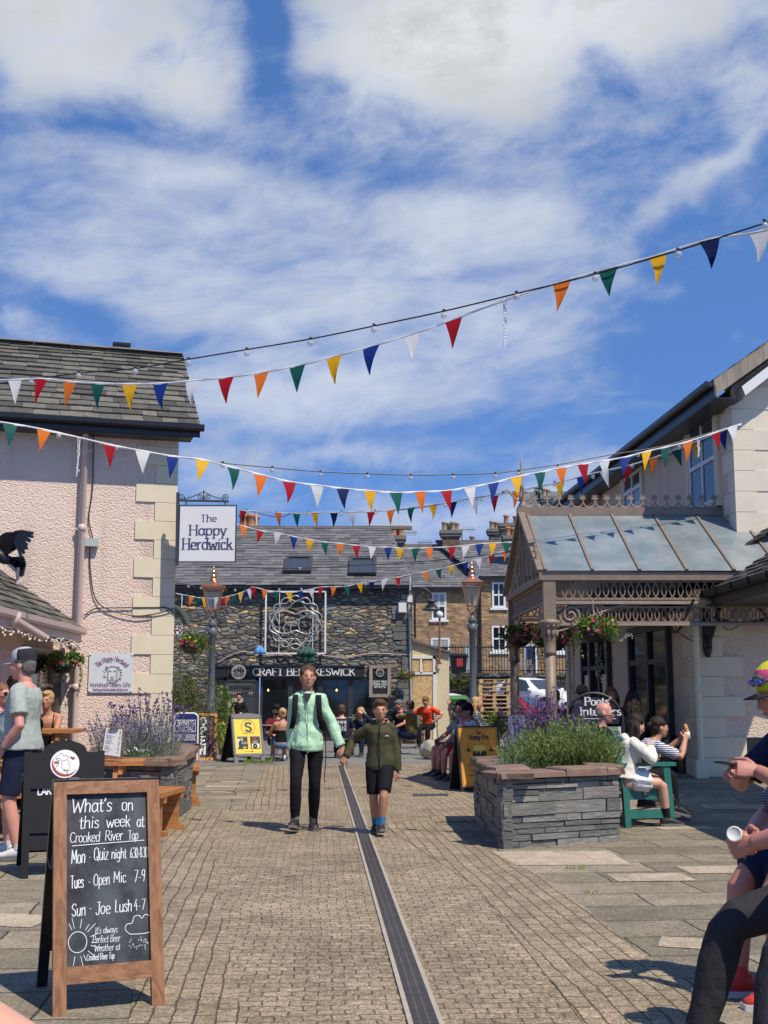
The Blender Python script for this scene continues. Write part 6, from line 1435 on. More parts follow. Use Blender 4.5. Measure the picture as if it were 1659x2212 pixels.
# 3. yellow plastic board
FL, u, n_, L = board_frame(G(507, 1648), G(573, 1645.8), 0); H = 1.06
yb = thing('yellow_pavement_sign', 'grey plastic pavement sign with a yellow poster bearing a big grey S in a ring', 'sandwich board', FL + u * L / 2)
up = (Z * .975 - n_ * .22).normalized(); n2 = u.cross(up); n2 = n2 if n2.dot(n_) > 0 else -n2
m = MB(); t_ = .05; m.obox(FL, u * .09, up * .16, -n2 * .05); m.obox(FL + u * (L - .09), u * .09, up * .16, -n2 * .05); m.obox(FL + up * .13, u * L, up * .06, -n2 * .05)
m.obox(FL + up * .19, u * t_, up * (H - .27), -n2 * .05); m.obox(FL + u * (L - t_) + up * .19, u * t_, up * (H - .27), -n2 * .05)
m.prism([FL + u * x_ + up * y_ for x_, y_ in [(0, H - .12), (L, H - .12)] + [(L / 2 + L / 2 * cos(radians(a)), H - .08 + .075 * sin(radians(a))) for a in range(0, 181, 12)]], -n2 * .05); m.build('frame', simple('plastic_grey', (.17, .185, .19), .45, .08, 4), yb)
m = MB(); tp = FL + up * (H - .05) - n2 * .05; rn = -n_; rl_ = V((0, 0, -tp.z)) + rn * .30 - u * .06; m.obox(tp, u * L, rl_ * .92, rn * .02); m.obox(tp, u * .1, rl_, rn * .03); m.obox(tp + u * (L - .1), u * .1, rl_, rn * .03); m.build('rear_panel', 'iron_black', yb)
o_ = FL + u * t_ + up * .19 - n2 * .012; pw, ph = L - 2 * t_, H - .31; m = MB(); m.obox(o_, u * pw, up * ph, -n2 * .01); po_ = m.build('poster', simple('poster_yellow', (.80, .62, .09), .5, .05, 2), yb)
at = lambda x_, y_, e=.002: o_ + u * (pw * x_) + up * (ph * y_) + n2 * e
m = MB(); c_ = at(.54, .755); disc(m, c_, pw * .26, u, up, 40, pw * .245, radians(-40), radians(220)); lettering(m, 'S', c_ - u * pw * .125 - up * pw * .15, u, up, pw * .30, .30, .18, maxw=pw * .26); lettering(m, 'BAR & TAPAS', at(.54, .56), u, up, pw * .05, .14, align='c', maxw=pw * .38)
m.bar(at(.33, .06, .001), at(.66, .06, .001), .002, pw * .018, n2); m.bar(at(.60, .09, .001), at(.67, .06, .001), .002, pw * .018, n2); m.bar(at(.60, .03, .001), at(.67, .06, .001), .002, pw * .018, n2); sub('lettering', m, simple('ink_greygreen', (.085, .105, .10), .6), po_)
for x0_, kind_ in ((.10, 0), (.58, 1)):
    m = MB(); m.obox(at(x0_, .13, 0), u * pw * .38, up * ph * .36, n2 * .002); lf_ = sub('leaflet', m, 'dark_grey', po_)
    m = MB(); lettering(m, ('Margarita Monday', 'Friday Nights')[kind_], at(x0_ + .19, .465, .004), u, up, ph * .018, .16, align='c', maxw=pw * .34)
    if kind_ == 0: lettering(m, '5 Classic', at(.36, .315, .004), u, up, ph * .026, .18, align='c', maxw=pw * .2); lettering(m, 'Margaritas', at(.35, .275, .004), u, up, ph * .026, .18, align='c', maxw=pw * .22); polyflat(m, at(.10, .42, .004), u, up, [(0, 0), (pw * .11, 0), (pw * .03, -ph * .1), (pw * .03, -ph * .24), (0, -ph * .24)])
    else: lettering(m, 'WEEKLY', at(.77, .325, .004), u, up, ph * .024, .2, align='c', maxw=pw * .2); lettering(m, '9.30PM', at(.77, .295, .004), u, up, ph * .024, .2, align='c', maxw=pw * .18); polyflat(m, at(.62, .15, .004), u, up, [(0, 0), (pw * .30, 0), (pw * .30, ph * .13), (0, ph * .13)])
    sub('lettering', m, 'white_paint', lf_) if False else None
    k_ = m.build('leaflet_print', 'white_paint'); k_.parent = po_
    m = MB()
    if kind_ == 0: disc(m, at(.26, .40, .005), pw * .055, u, up, 18); disc(m, at(.35, .17, .005), pw * .07, u, up, 18, ry=pw * .04); k_ = m.build('lime_slice', simple('lime', (.42, .50, .12), .5)); k_.parent = po_
    else: disc(m, at(.75, .205, .006), pw * .085, u, up, 24); k_ = m.build('record', 'iron_black'); k_.parent = po_; m = MB(); disc(m, at(.75, .205, .008), pw * .022, u, up, 14); k_ = m.build('record_label', 'poster_yellow'); k_.parent = po_; m = MB(); lettering(m, 'DJ', at(.76, .40, .004), u, up, ph * .045, .2, align='c'); lettering(m, 'RESIDENT', at(.77, .365, .004), u, up, ph * .024, .2, align='c', maxw=pw * .3); k_ = m.build('heading', simple('ink_coral', (.60, .12, .07), .5)); k_.parent = po_
# 4. blue rounded sign and 5. wooden OPEN board
js = thing('blue_pavement_sign', 'dark blue poster sign in a rounded white tube frame reading JIMMYS SOCIAL', 'sandwich board', G(400, 1640)); d_ = 26.0; jw = lambda px, py: W(px, py, d_)
a, b = jw(374.5, 1640), jw(428, 1541); wj, hj = b.x - a.x, b.z - a.z; m = MB(); r_ = .1
rr = [(0, 0)] + [(r_ - r_ * cos(t), hj - r_ + r_ * sin(t)) for t in rng(0, pi / 2, 6)] + [(wj - r_ + r_ * sin(t), hj - r_ + r_ * cos(t)) for t in rng(0, pi / 2, 6)] + [(wj, 0)]
m.tube([V((a.x + x_, d_, a.z + z_)) for x_, z_ in rr], .02, 8); m.tube([V((a.x, d_ + .4, 0)), V((a.x + .05, d_ + .02, hj * .98))], .015, 6); m.tube([V((b.x, d_ + .4, 0)), V((b.x - .05, d_ + .02, hj * .98))], .015, 6); m.build('frame', 'white_paint', js)
m = MB(); m.prism([V((a.x + x_ * .97 + wj * .015, d_ - .01, a.z + .2 + z_ * .80)) for x_, z_ in rr], Y * .02); pn = m.build('panel', simple('sign_blue', (.012, .03, .16), .4, .1, 4), js)
m = MB(); e_ = V((0, -.014, 0)); lettering(m, "JIMMY'S", jw(381, 1569) + e_, X, Z, .125, .12, maxw=.38); lettering(m, 'SOCIAL', jw(384, 1579) + e_, X, Z, .085, .12, maxw=.36)
q0, q1 = jw(378, 1581.5), jw(422, 1556)
for p_, s__ in ((q0, 1), (V((q0.x, d_, q1.z)), 1)): m.obox((p_.x, d_ - .0135, p_.z), X * (q1.x - q0.x), Y * .002, Z * .012)
for x_ in (q0.x, q1.x): m.obox((x_, d_ - .0135, q0.z), X * .012, Y * .002, Z * (q1.z - q0.z + .012))
for k, (t, mw) in enumerate((('CRAFT COCKTAILS', .42), ('BEERS, SPRITZES', .38), ('WINES, LIVE MUSIC', .42))): lettering(m, t, jw(402, 1589.5 + k * 5) + e_, X, Z, .035, .2, align='c', maxw=mw)
sub('lettering', m, 'white_paint', pn)
FL, u, n_, L = board_frame(G(423, 1642), G(468, 1641.6), 0); H = 1.03
ob = thing('open_board', 'tall narrow orange-wood chalkboard with OPEN painted in white letters', 'sandwich board', FL + u * L / 2); up = (Z * .985 - n_ * .17).normalized(); n2 = u.cross(up); n2 = n2 if n2.dot(n_) > 0 else -n2
m = MB(); t_ = .055; legs_frame(m, FL, u, up, n2, L, H, t_, .035, True, 0.0); m.build('frame', 'wood_orange', ob); m = MB(); o_ = FL + u * t_ + up * t_ - n2 * .012; m.obox(o_, u * (L - 2 * t_), up * (H - 2 * t_), -n2 * .012); bd = m.build('board', 'chalkboard', ob)
m = MB(); 
for k, ch in enumerate('OPEN'): lettering(m, ch, o_ + u * .03 + up * (.72 - k * .215) + n2 * .002, u, up, .16, .27, maxw=.125, seed=k)
sub('lettering', m, 'white_paint', bd); m = MB(); lettering(m, 'The Happy Herdwick', o_ + u * .25 + up * (H - 2 * t_ - .04) + n2 * .002, -up, u, .055, .13, slant=0, jit=.2, maxw=.84); sub('pink_lettering', m, simple('ink_pink', (.55, .10, .22), .7), bd)
m = MB(); m.obox(FL + up * H - n2 * .04, u * L, V((0, 0, -H * .97)) - n_ * .3, -n_ * .02); m.build('rear_panel', 'wood_orange', ob)
# 6. orange honey board
FL, u, n_, L = board_frame(G(998, 1713), G(1089, 1711), 0); H = .985
hb_ = thing('orange_cafe_board', 'orange cafe board with a dripping honey pot drawing in a black frame', 'sandwich board', FL + u * L / 2); up = (Z * .975 - n_ * .22).normalized(); n2 = u.cross(up); n2 = n2 if n2.dot(n_) > 0 else -n2
m = MB(); t_ = .022; legs_frame(m, FL, u, up, n2, L, H, t_, .04, True, .07); m.build('frame', 'iron_black', hb_); o_ = FL + u * t_ + up * .092 - n2 * .008; pw, ph = L - 2 * t_, H - .114
m = MB(); m.obox(o_, u * pw, up * ph, -n2 * .012); po_ = m.build('poster', simple('poster_orange', (.72, .29, .015), .5, .06, 2), hb_)
m = MB(); at = lambda x_, y_, e=.002: o_ + u * (pw * x_) + up * (ph * y_) + n2 * e
for a_, b_ in (((.03, .02), (.97, .02)), ((.97, .02), (.97, .98)), ((.97, .98), (.03, .98)), ((.03, .98), (.03, .02))): m.bar(at(*a_, .0005), at(*b_, .0005), .002, .005, n2)
lettering(m, 'The', at(.5, .885), u, up, .05, .19, .12, slant=.1, align='c', jit=.2); lettering(m, 'Honey Pot', at(.5, .79), u, up, .075, .19, .12, slant=.12, align='c', maxw=pw * .52, jit=.2)
for k, t in enumerate(('Breakfast', 'Lunch', 'Outside seating')): lettering(m, t, at(.18, .345 - k * .085), u, up, .033, .12, align='l' if k != 1 else 'l')
m.tube(bez([at(.22, .66), at(.225, .70), at(.255, .745)], 6), .0035, 4); m.tube(bez([at(.79, .66), at(.785, .70), at(.745, .745)], 6), .0035, 4)
for x_ in (.22, .80):
    m.ell(at(x_, .615, .001), (.022, .004, .03), 10, 6); 
    for s_ in (-1, 1): m.ell(at(x_ + s_ * .035, .60, .001), (.02, .003, .012), 8, 5)
sub('lettering', m, 'iron_black', po_); m = MB(); m.add([at(.5 + .175 * cos(t), .55 + .135 * sin(t) * (1 if sin(t) < 0 else .75), .003) for t in [2 * pi * i / 28 for i in range(28)]], (tuple(range(28)),)); sub('pot_drawing', m, simple('ink_brown', (.055, .025, .012), .6), po_)
m = MB(); m.add([at(.5 + .15 * cos(t), .665 + .03 * sin(t), .005) for t in [2 * pi * i / 24 for i in range(24)]], (tuple(range(24)),)); polyflat(m, at(.5, .64, .0045), u, up, [(-.15 * pw, .02), (-.15 * pw, -.05), (-.12 * pw, -.03), (-.10 * pw, -.03), (-.08 * pw, -.075), (-.04 * pw, -.03), (-.01 * pw, -.03), (.02 * pw, -.09), (.05 * pw, -.03), (.08 * pw, -.05), (.11 * pw, -.025), (.15 * pw, -.04), (.15 * pw, .02)]); sub('honey_drawing', m, 'poster_yellow', po_)
m = MB(); m.obox(FL + up * H - n2 * .05, u * L, V((0, 0, -H * .96)) - n_ * .32, -n_ * .02); m.build('rear_panel', 'iron_black', hb_)
# 7. white-framed menu board, 8. arched poets' sign
FL, u, n_, L = board_frame((1.80, 18.9, .0), (2.28, 18.6, 0), 0); wf = thing('white_menu_board', 'white-framed menu board partly hidden by the wallflowers and canopy post', 'sandwich board', FL + u * L / 2); up = (Z * .96 - n_ * .28).normalized(); n2 = u.cross(up); n2 = n2 if n2.dot(n_) > 0 else -n2
m = MB(); legs_frame(m, FL, u, up, n2, L, 1.16, .05, .04, True, .2); m.build('frame', 'off_white', wf); m = MB(); m.obox(FL + u * .05 + up * .25 - n2 * .01, u * (L - .1), up * .86, -n2 * .01); po_ = m.build('sheet', 'white_paint', wf); m = MB(); lettering(m, 'Menu', FL + u * L * .5 + up * .92 - n2 * .006, u, up, .07, .12, align='c')
for k in range(5): lettering(m, ('Coffee', 'Cakes', 'Soup', 'Scones', 'Teas')[k], FL + u * .09 + up * (.8 - k * .09) - n2 * .006, u, up, .035, .12)
sub('lettering', m, 'iron_black', po_); m = MB(); m.obox(FL + up * 1.16 - n2 * .05, u * L, V((0, 0, -1.1)) - n_ * .3, -n_ * .02); m.build('rear_panel', 'off_white', wf)
pd_ = 16.4; pw_ = lambda px, py: W(px, py, pd_); c_ = pw_(1283.5, 1560); R_ = .385
ps_ = thing('arched_shop_sign', "black arch-topped swing sign reading Poets' Interiors behind the green bench", 'pavement sign', (c_.x, pd_, gz(c_.x, pd_)))
m = MB(); ar = [c_ + V((R_ * cos(t), 0, R_ * sin(t))) for t in rng(0, pi, 22)]; zb = gz(c_.x, pd_) + .05
m.tube([V((c_.x + R_, pd_, zb))] + ar + [V((c_.x - R_, pd_, zb))], .022, 8); m.box((c_.x, pd_, zb), (.9, .5, .08)); m.build('frame', 'iron_black', ps_)
m = MB(); r2 = R_ - .05; m.prism([c_ + V((r2 * cos(t), -.015, r2 * sin(t) - .0)) for t in rng(0, pi, 22)] + [c_ + V((-r2, -.015, -.02)), c_ + V((r2, -.015, -.02))], Y * .03); pn = m.build('panel', 'iron_black', ps_)
m = MB(); lettering(m, "Poets'", pw_(1291, 1523.5) - Y * .019, X, Z, .105, .20, .08, .36, align='c', maxw=.36); lettering(m, 'Interiors', pw_(1252, 1545) - Y * .019, X, Z, .105, .20, .08, .36, maxw=.56); m.obox(pw_(1243, 1553) - Y * .018, X * .54, Y * .002, Z * .008)
for k in range(3): m.tube(bez([pw_(1268 + k * 3, 1530), pw_(1282, 1526 - k), pw_(1298, 1530 - k * 2), pw_(1284, 1533)], 10), .0025, 4)
sub('lettering', m, 'white_paint', pn)
m = MB(); m.obox(c_ + V((-R_ + .03, -.012, -.62)), X * (2 * R_ - .06), Y * .024, Z * .56); lp = m.build('lower_panel', 'off_white', ps_); m = MB(); m.obox(c_ + V((.12, -.016, -.2)), X * .2, Y * .004, Z * .14); m.tube(scroll(c_ + V((.28, -.02, -.16)), .06, 1.6, X, Z), .006, 4); m.tube(scroll(c_ + V((.2, -.02, -.3)), .05, 1.6, X, Z), .006, 4); sub('print', m, simple('print_green', (.18, .27, .2), .6), lp)

# clipboard menu standing on the near picnic table
kb = thing('clipboard_menu', 'wooden clipboard with a printed white price list propped on the picnic table', 'menu', W(240, 1641, 12.6)); cd_ = 12.6
kw = lambda px, py: W(px, py, cd_); a, b, c, d = kw(218, 1633), kw(261, 1638), kw(267, 1573), kw(228, 1568)
m = MB(); m.prism([a, b, c, d], Y * .012); m.obox(kw(216, 1640) - Y * .05, X * .22, Y * .12, Z * .025); m.build('board', 'wood_frame', kb)
sc = (a + b + c + d) / 4; e_ = V((0, -.004, 0)); pp = [sc + (p - sc) * .90 + e_ for p in (a, b, c, d)]; m = MB(); m.prism(pp, Y * .003); pr = m.build('paper', 'white_paint', kb); m = MB()
ux, uz = (pp[1] - pp[0]), (pp[3] - pp[0])
rnd = random.Random(8)
for k in range(26):
    y_ = .93 - k * .033; 
    if k % 6 == 5: continue
    m.obox(pp[0] + ux * .08 + uz * y_ + e_ * .3, ux * rnd.uniform(.2, .5), Y * .001, Z * .0022); m.obox(pp[0] + ux * .78 + uz * y_ + e_ * .3, ux * .1, Y * .001, Z * .0022)
sub('print', m, 'dark_grey', pr); m = MB(); tc = (pp[2] + pp[3]) / 2; m.box(tc + V((0, -.01, .0)), (.09, .012, .016)); m.tube(bez([tc + V((-.045, -.01, .005)), tc + V((-.03, -.012, -.02)), tc + V((.03, -.012, -.02)), tc + V((.045, -.01, .005))], 12), .003, 5); m.build('clip', 'lead', kb)

# ------------------------------------------------------------------ timber picnic tables and benches
def picnic(name, lab, c, rz, zt, ln, wd_=.78, seat=True):
    o = thing(name, lab, 'picnic table', (c[0], c[1], 0), 'timber picnic tables', rz, world=False); m = MB()
    for k in range(5): m.box((0, (k - 2) * wd_ / 5, zt - .02), (ln, wd_ / 5 - .012, .042))
    m.build('table_top', 'wood_bench_x', o); m = MB()
    if seat:
        for s_ in (-1, 1):
            m = MB()
            for k in range(2): m.box((0, s_ * (wd_ / 2 + .22 + k * .14), zt * .6), (ln, .13, .042))
            m.build('seat', 'wood_bench_x', o)
    for s_ in (-1, 1):
        m = MB(); x_ = s_ * (ln / 2 - .28)
        for t in (-1, 1): m.bar((x_, t * (wd_ * .30), zt - .05), (x_, t * (wd_ / 2 + .18), 0), .1, .045, X)
        m.box((x_ + .05, 0, zt - .085), (.045, wd_ * .9, .09))
        if seat: m.box((x_ + .05, 0, zt * .56), (.045, wd_ + .85, .09))
        m.bar((x_, 0, zt * .5), (x_ - s_ * .45, 0, zt - .06), .07, .045, Y); m.build('trestle', 'wood_bench', o)
    return o
wood('wood_bench_x', (.46, .20, .06), (.30, .115, .032), 20, 0)
picnic('picnic_table', 'timber picnic table holding the clipboard menu, beside the slate planter', (-3.35, 12.75), radians(8), .75, 1.7, .62)
picnic('picnic_table', 'tall timber table the blonde woman leans on, beside the downpipe', (-4.75, 15.3), radians(3), 1.0, 1.9, .7)
picnic('picnic_table', 'timber table top just visible beyond the left planter, below the blue sign', (-3.55, 19.2), radians(0), .63, .8, .6, False)
picnic('picnic_table', 'timber trestle at the left edge behind the man in the cap', (-4.75, 13.2), radians(85), .74, 1.6, .6)
def slab_bench(lab, c, rz, ln, h_=.47):
    o = thing('slab_bench', lab, 'bench', (c[0], c[1], 0), 'timber slab benches', rz, world=False); m = MB()
    for k in range(3): m.box((0, (k - 1) * .105, h_ - .025), (ln, .098, .05))
    m.build('seat', 'wood_bench_x', o)
    for s_ in (-1, 1):
        m = MB(); x_ = s_ * (ln / 2 - .12); m.box((x_, 0, h_ / 2 - .03), (.05, .22, h_ - .06)); m.box((x_, 0, .03), (.06, .34, .06)); m.box((x_, 0, h_ - .08), (.055, .30, .06)); m.build('leg', 'wood_bench', o)
    return o
slab_bench('timber slab-end bench at the far right corner of the left planter', (-2.62, 16.35), radians(100), 1.0, .50)
slab_bench('timber slab-end bench close behind the chalkboard, against the planter', (-2.33, 12.85), radians(85), .9, .45)

# ------------------------------------------------------------------ green park bench
gf = V((.966, .26, 0)); gl_ = V((-.26, .966, 0)); g0 = G(1352, 1790); 
simple('paint_green', (.022, .145, .115), .5, .28, 7, bump=.0015, bscale=50)
gb = thing('green_bench', 'green-painted wooden park bench end-on beside the slate planter', 'bench', g0)
LN = 1.75; m = MB()
for k in range(5): m.obox(g0 + gf * (.10 + k * .095) + Z * (.41 - .006 * k) + gl_ * .03, gf * .085, gl_ * (LN - .06), Z * .028)
m.build('seat', 'paint_green', gb); m = MB(); bo_ = g0 - gf * .02 + Z * .43
m.prism([g0 - gf * .10 + Z * .83, g0 - gf * .10 + Z * .93, g0 - gf * .14 + Z * .945, g0 - gf * .16 + Z * .84], gl_ * LN) ; m.obox(g0 - gf * .17 + Z * .935, gf * .12, gl_ * LN, Z * .035)
for k in range(15): m.bar(g0 + gl_ * (.08 + k * .112) + gf * .0 + Z * .46, g0 + gl_ * (.08 + k * .112) - gf * .11 + Z * .86, .05, .022, gf)
m.obox(g0 + gf * .01 + Z * .45, gl_ * LN, gf * .03, Z * .07); m.build('backrest', 'paint_green', gb)
for s_ in (0, LN - .055):
    e = g0 + gl_ * s_; m = MB()
    m.prism([e, e + gf * .07, e + gf * .05 + Z * .42, e - gf * .08 + Z * .94, e - gf * .15 + Z * .94, e - gf * .02 + Z * .42], gl_ * .055); m.build('leg', 'paint_green', gb)
    m = MB(); m.prism([e + gf * .52, e + gf * .60, e + gf * .55 + Z * .655, e + gf * .47 + Z * .655], gl_ * .055); m.build('leg', 'paint_green', gb)
    m = MB(); m.obox(e - gf * .06 + Z * .655 - gl_ * .015, gf * .68, gl_ * .085, Z * .038); m.build('armrest', 'paint_green', gb)
    m = MB(); m.obox(e + gf * .04 + Z * .30 + gl_ * .01, gf * .46, gl_ * .035, Z * .125); m.obox(e + gf * .055 + Z * .10 + gl_ * .01, gf * .46, gl_ * .035, Z * .09); m.build('side_rail', 'paint_green', gb)
m = MB(); m.obox(g0 + gf * .21 + Z * .33 + gl_ * .006, gf * .085, gl_ * .005, Z * .065); pl_ = m.build('plaque', 'iron_black', gb); m = MB()
for z_, w_ in ((.375, .04), (.36, .055), (.345, .03)): m.obox(g0 + gf * .228 + Z * z_ + gl_ * .004, gf * w_, gl_ * .003, Z * .006)
sub('print', m, 'off_white', pl_)

# ------------------------------------------------------------------ metal cafe chairs, barrel table
simple('chair_green', (.20, .22, .12), .45, .15, 6)
def chair_proto(lab, mat='chair_green'):
    o = thing('cafe_chair', lab, 'chair', (0, 0, 0), 'metal cafe chairs outside the pub', 0, world=False); m = MB()
    for k in range(6): m.box((0, -.18 + k * .072, .45), (.42, .056, .014))
    m.tube([(-.21, -.22, .44), (.21, -.22, .44), (.21, .22, .44), (-.21, .22, .44)], .012, 6, closed=True); m.build('seat', mat, o); m = MB()
    for k in range(4): m.box((0, .245 + k * .012, .60 + k * .07), (.40, .012, .05))
    m.tube(bez([(-.21, .2, .44), (-.215, .24, .6), (-.21, .29, .82), (-.17, .295, .86), (.17, .295, .86), (.21, .29, .82), (.215, .24, .6), (.21, .2, .44)], 36), .012, 6); m.build('backrest', mat, o)
    for x_ in (-.2, .2):
        for y_, t_ in ((-.2, -.27), (.2, .29)): m = MB(); m.tube([(x_, y_, .45), (x_ * 1.15, t_, 0)], .012, 6); m.build('leg', mat, o)
        m = MB(); m.tube(bez([(x_ * 1.05, -.24, .44), (x_ * 1.12, -.2, .64), (x_ * 1.1, .0, .67), (x_ * 1.05, .25, .66)], 12), .012, 6); m.build('arm', mat, o)
    return o
CH = None
def chair(px, py, rz, lab, mat=None):
    global CH
    p = G(px, py); o = chair_proto(lab, mat) if mat else (CH := chair_proto(lab)) if CH is None else copy_tree(CH)
    o.location = (p.x, p.y, gz(p.x, p.y)); o.rotation_euler = (0, 0, rz); o['label'] = lab; return o
chair(882, 1617, radians(-105), 'olive metal chair the man in the khaki T-shirt sits on')
chair(930, 1600, radians(175), 'empty olive metal chair turned away beside the barrel')
chair(957, 1592, radians(200), 'olive metal chair with slatted seat right of the empty barrel chair')
chair(742, 1625, radians(185), 'olive metal chair under the person in the printed dark T-shirt')
chair(781, 1612, radians(170), 'olive metal chair behind the curly blonde woman in navy')
chair(612, 1632, radians(170), 'black chair the woman with the blonde bun sits on', 'iron_black')
bl = thing('barrel_table', 'wooden barrel table with dark hoops beside the man in khaki', 'table', G(892, 1606)); p = G(892, 1606); m = MB()
m.lathe([(.29, 0), (.33, .2), (.35, .45), (.34, .7), (.30, .92)], p, 20); m.build('barrel', 'wood_barrel', bl); m = MB()
for z_, r_ in ((.06, .308), (.25, .343), (.66, .348), (.86, .318)): m.lathe([(r_, 0), (r_ + .006, .0), (r_ + .006, .05), (r_, .05)], p + Z * z_, 20)
m.build('hoop', 'dark_grey', bl); m = MB(); m.lathe([(.42, 0), (.42, .05)], p + Z * .93, 24); m.build('table_top', 'wood_grey', bl)
m = MB(); m.tube([p + V((.14 + .13 * cos(t), -.345 + .03 * abs(cos(t)), .48 + .13 * sin(t))) for t in [2 * pi * i / 22 for i in range(22)]], .012, 5, closed=True); m.build('stencil_ring', 'iron_black', bl)
def round_table(lab, px, py, r_=.33, h_=.73): 
    p = G(px, py); o = thing('round_table', lab, 'table', p, 'round cafe tables'); m = MB(); m.lathe([(r_, 0), (r_, .03)], p + Z * h_, 22); m.build('table_top', 'wood_grey', o); m = MB(); m.lathe([(.2, 0), (.2, .02), (.03, .05), (.03, h_)], p, 14); m.build('pedestal', 'iron_black', o)
round_table('small round cafe table between the blonde woman and the grey-haired man', 818, 1612); round_table('small round cafe table by the woman with the bun', 590, 1640)
# boulder
bo = thing('boulder', 'pale lichen-spotted boulder lying on the pavement by the seated woman', 'boulder', G(930, 1641)); p = G(931, 1640); m = MB(); m.ell(p + Z * .2, (.27, .24, .22), 26, 18)
m.v = [tuple(V(a) + (V(a) - p - Z * .2).normalized() * (.05 * noise.noise(V(a) * 4) + .02 * noise.noise(V(a) * 11))) for a in m.v]; m.build('stone', simple('boulder_stone', (.36, .34, .28), .85, .5, 8, bump=.02, bscale=14), bo)
# ------------------------------------------------------------------ pallets, bins
def pallet():
    m = MB()
    for k in range(3): m.box((0, (k - 1) * .35, .011), (1.14, .1, .022))
    for i in range(3):
        for k in range(3): m.box(((i - 1) * .5, (k - 1) * .35, .061), (.13, .1, .078))
        m.box(((i - 1) * .5, 0, .111), (.12, .8, .022))
    for k in range(6): m.box((0, (k - 2.5) * .14, .133), (1.14, .1, .022))
    return m.build('pallet', 'wood_pallet')
pp_ = pallet(); rnd = random.Random(12); NP = 13
for k in range(NP):
    o = pp_ if k == 0 else copy_tree(pp_); o.location = (4.0 + rnd.uniform(-.03, .03), 44.2 + rnd.uniform(-.03, .03), .09 + k * .145); o.rotation_euler = (0, 0, rnd.uniform(-.03, .03))
    tag(o, 'lowest wooden pallet of the stack' if k == 0 else 'topmost wooden pallet of the stack' if k == NP - 1 else 'wooden pallet in the middle of the stack behind the lamp post', 'pallet', 'stack of wooden pallets')
def wheelie(name, lab, p, w_, d_, h_, mat, rz=0, label=None):
    o = thing(name, lab, 'wheelie bin', p, None, rz, world=False); m = MB(); a, b = w_ / 2 * .82, d_ / 2 * .8
    m.rings([[(-a, -b, .08), (a, -b, .08), (a, b, .08), (-a, b, .08)], [(-w_ / 2, -d_ / 2, h_ - .12), (w_ / 2, -d_ / 2, h_ - .12), (w_ / 2, d_ / 2, h_ - .12), (-w_ / 2, d_ / 2, h_ - .12)]], True, False); m.box((0, 0, h_ - .12), (w_ + .06, d_ + .06, .05)); m.build('bin_body', mat, o)
    m = MB(); m.rings([[(-w_ / 2 - .04, -d_ / 2 - .05, h_ - .09), (w_ / 2 + .04, -d_ / 2 - .05, h_ - .09), (w_ / 2 + .04, d_ / 2 + .05, h_ - .09), (-w_ / 2 - .04, d_ / 2 + .05, h_ - .09)], [(-w_ / 2 + .06, -d_ / 2 + .05, h_), (w_ / 2 - .06, -d_ / 2 + .05, h_ + .01), (w_ / 2 - .06, d_ / 2 - .05, h_ + .04), (-w_ / 2 + .06, d_ / 2 - .05, h_ + .04)]], True, False); m.tube([(w_ / 2 + .02, -d_ / 2 - .06, h_ - .13), (w_ / 2 + .06, -d_ / 2 - .1, h_ - .16)], .03, 6); m.build('lid', mat, o)
    for s_ in (-1, 1): m = MB(); m.lathe([(.09, -.03), (.1, -.02), (.1, .02), (.09, .03)], (s_ * a, b, .1), 12, axis=X); m.build('wheel', 'black_paint', o)
    if label: m = MB(); m.box((.05, -d_ / 2 * .93, h_ * .62), (.3, .01, .4), M=Matrix.Rotation(radians(4), 3, 'X')); m.build('sticker', label, o)
wheelie('wheelie_bin', 'large green wheelie bin in front of the white hatchback', (2.32, 41.6, 0), 1.05, .8, 1.36, simple('bin_green', (.05, .16, .045), .45, .12, 4), radians(-6))
wheelie('wheelie_bin', 'black wheelie bin with red and white sticker behind the railings', ((989 - CX) / (FPX / 61), 61, 2.30), .85, .7, 1.15, 'black_paint', 0, simple('sticker_red', (.55, .05, .05), .5))
tb = thing('terrace_bench', 'slatted wooden garden bench behind the railings', 'bench', ((1112 - CX) / (FPX / 62), 62, 2.3)); q0 = V(((1112 - CX) / (FPX / 62), 62, 2.3)); m = MB()
for k in range(4): m.box(q0 + V((0, .1 * k - .15, .42)), (1.7, .08, .03)); m.box(q0 + V((0, .28, .55 + .1 * k)), (1.7, .03, .07))
m.build('slats', 'wood_grey', tb)
for s_ in (-1, 1): m = MB(); m.box(q0 + V((s_ * .82, -.2, .3)), (.06, .06, .6)); m.box(q0 + V((s_ * .82, .28, .45)), (.06, .06, .9)); m.box(q0 + V((s_ * .82, .04, .62)), (.07, .5, .04)); m.build('leg', 'wood_grey', tb)
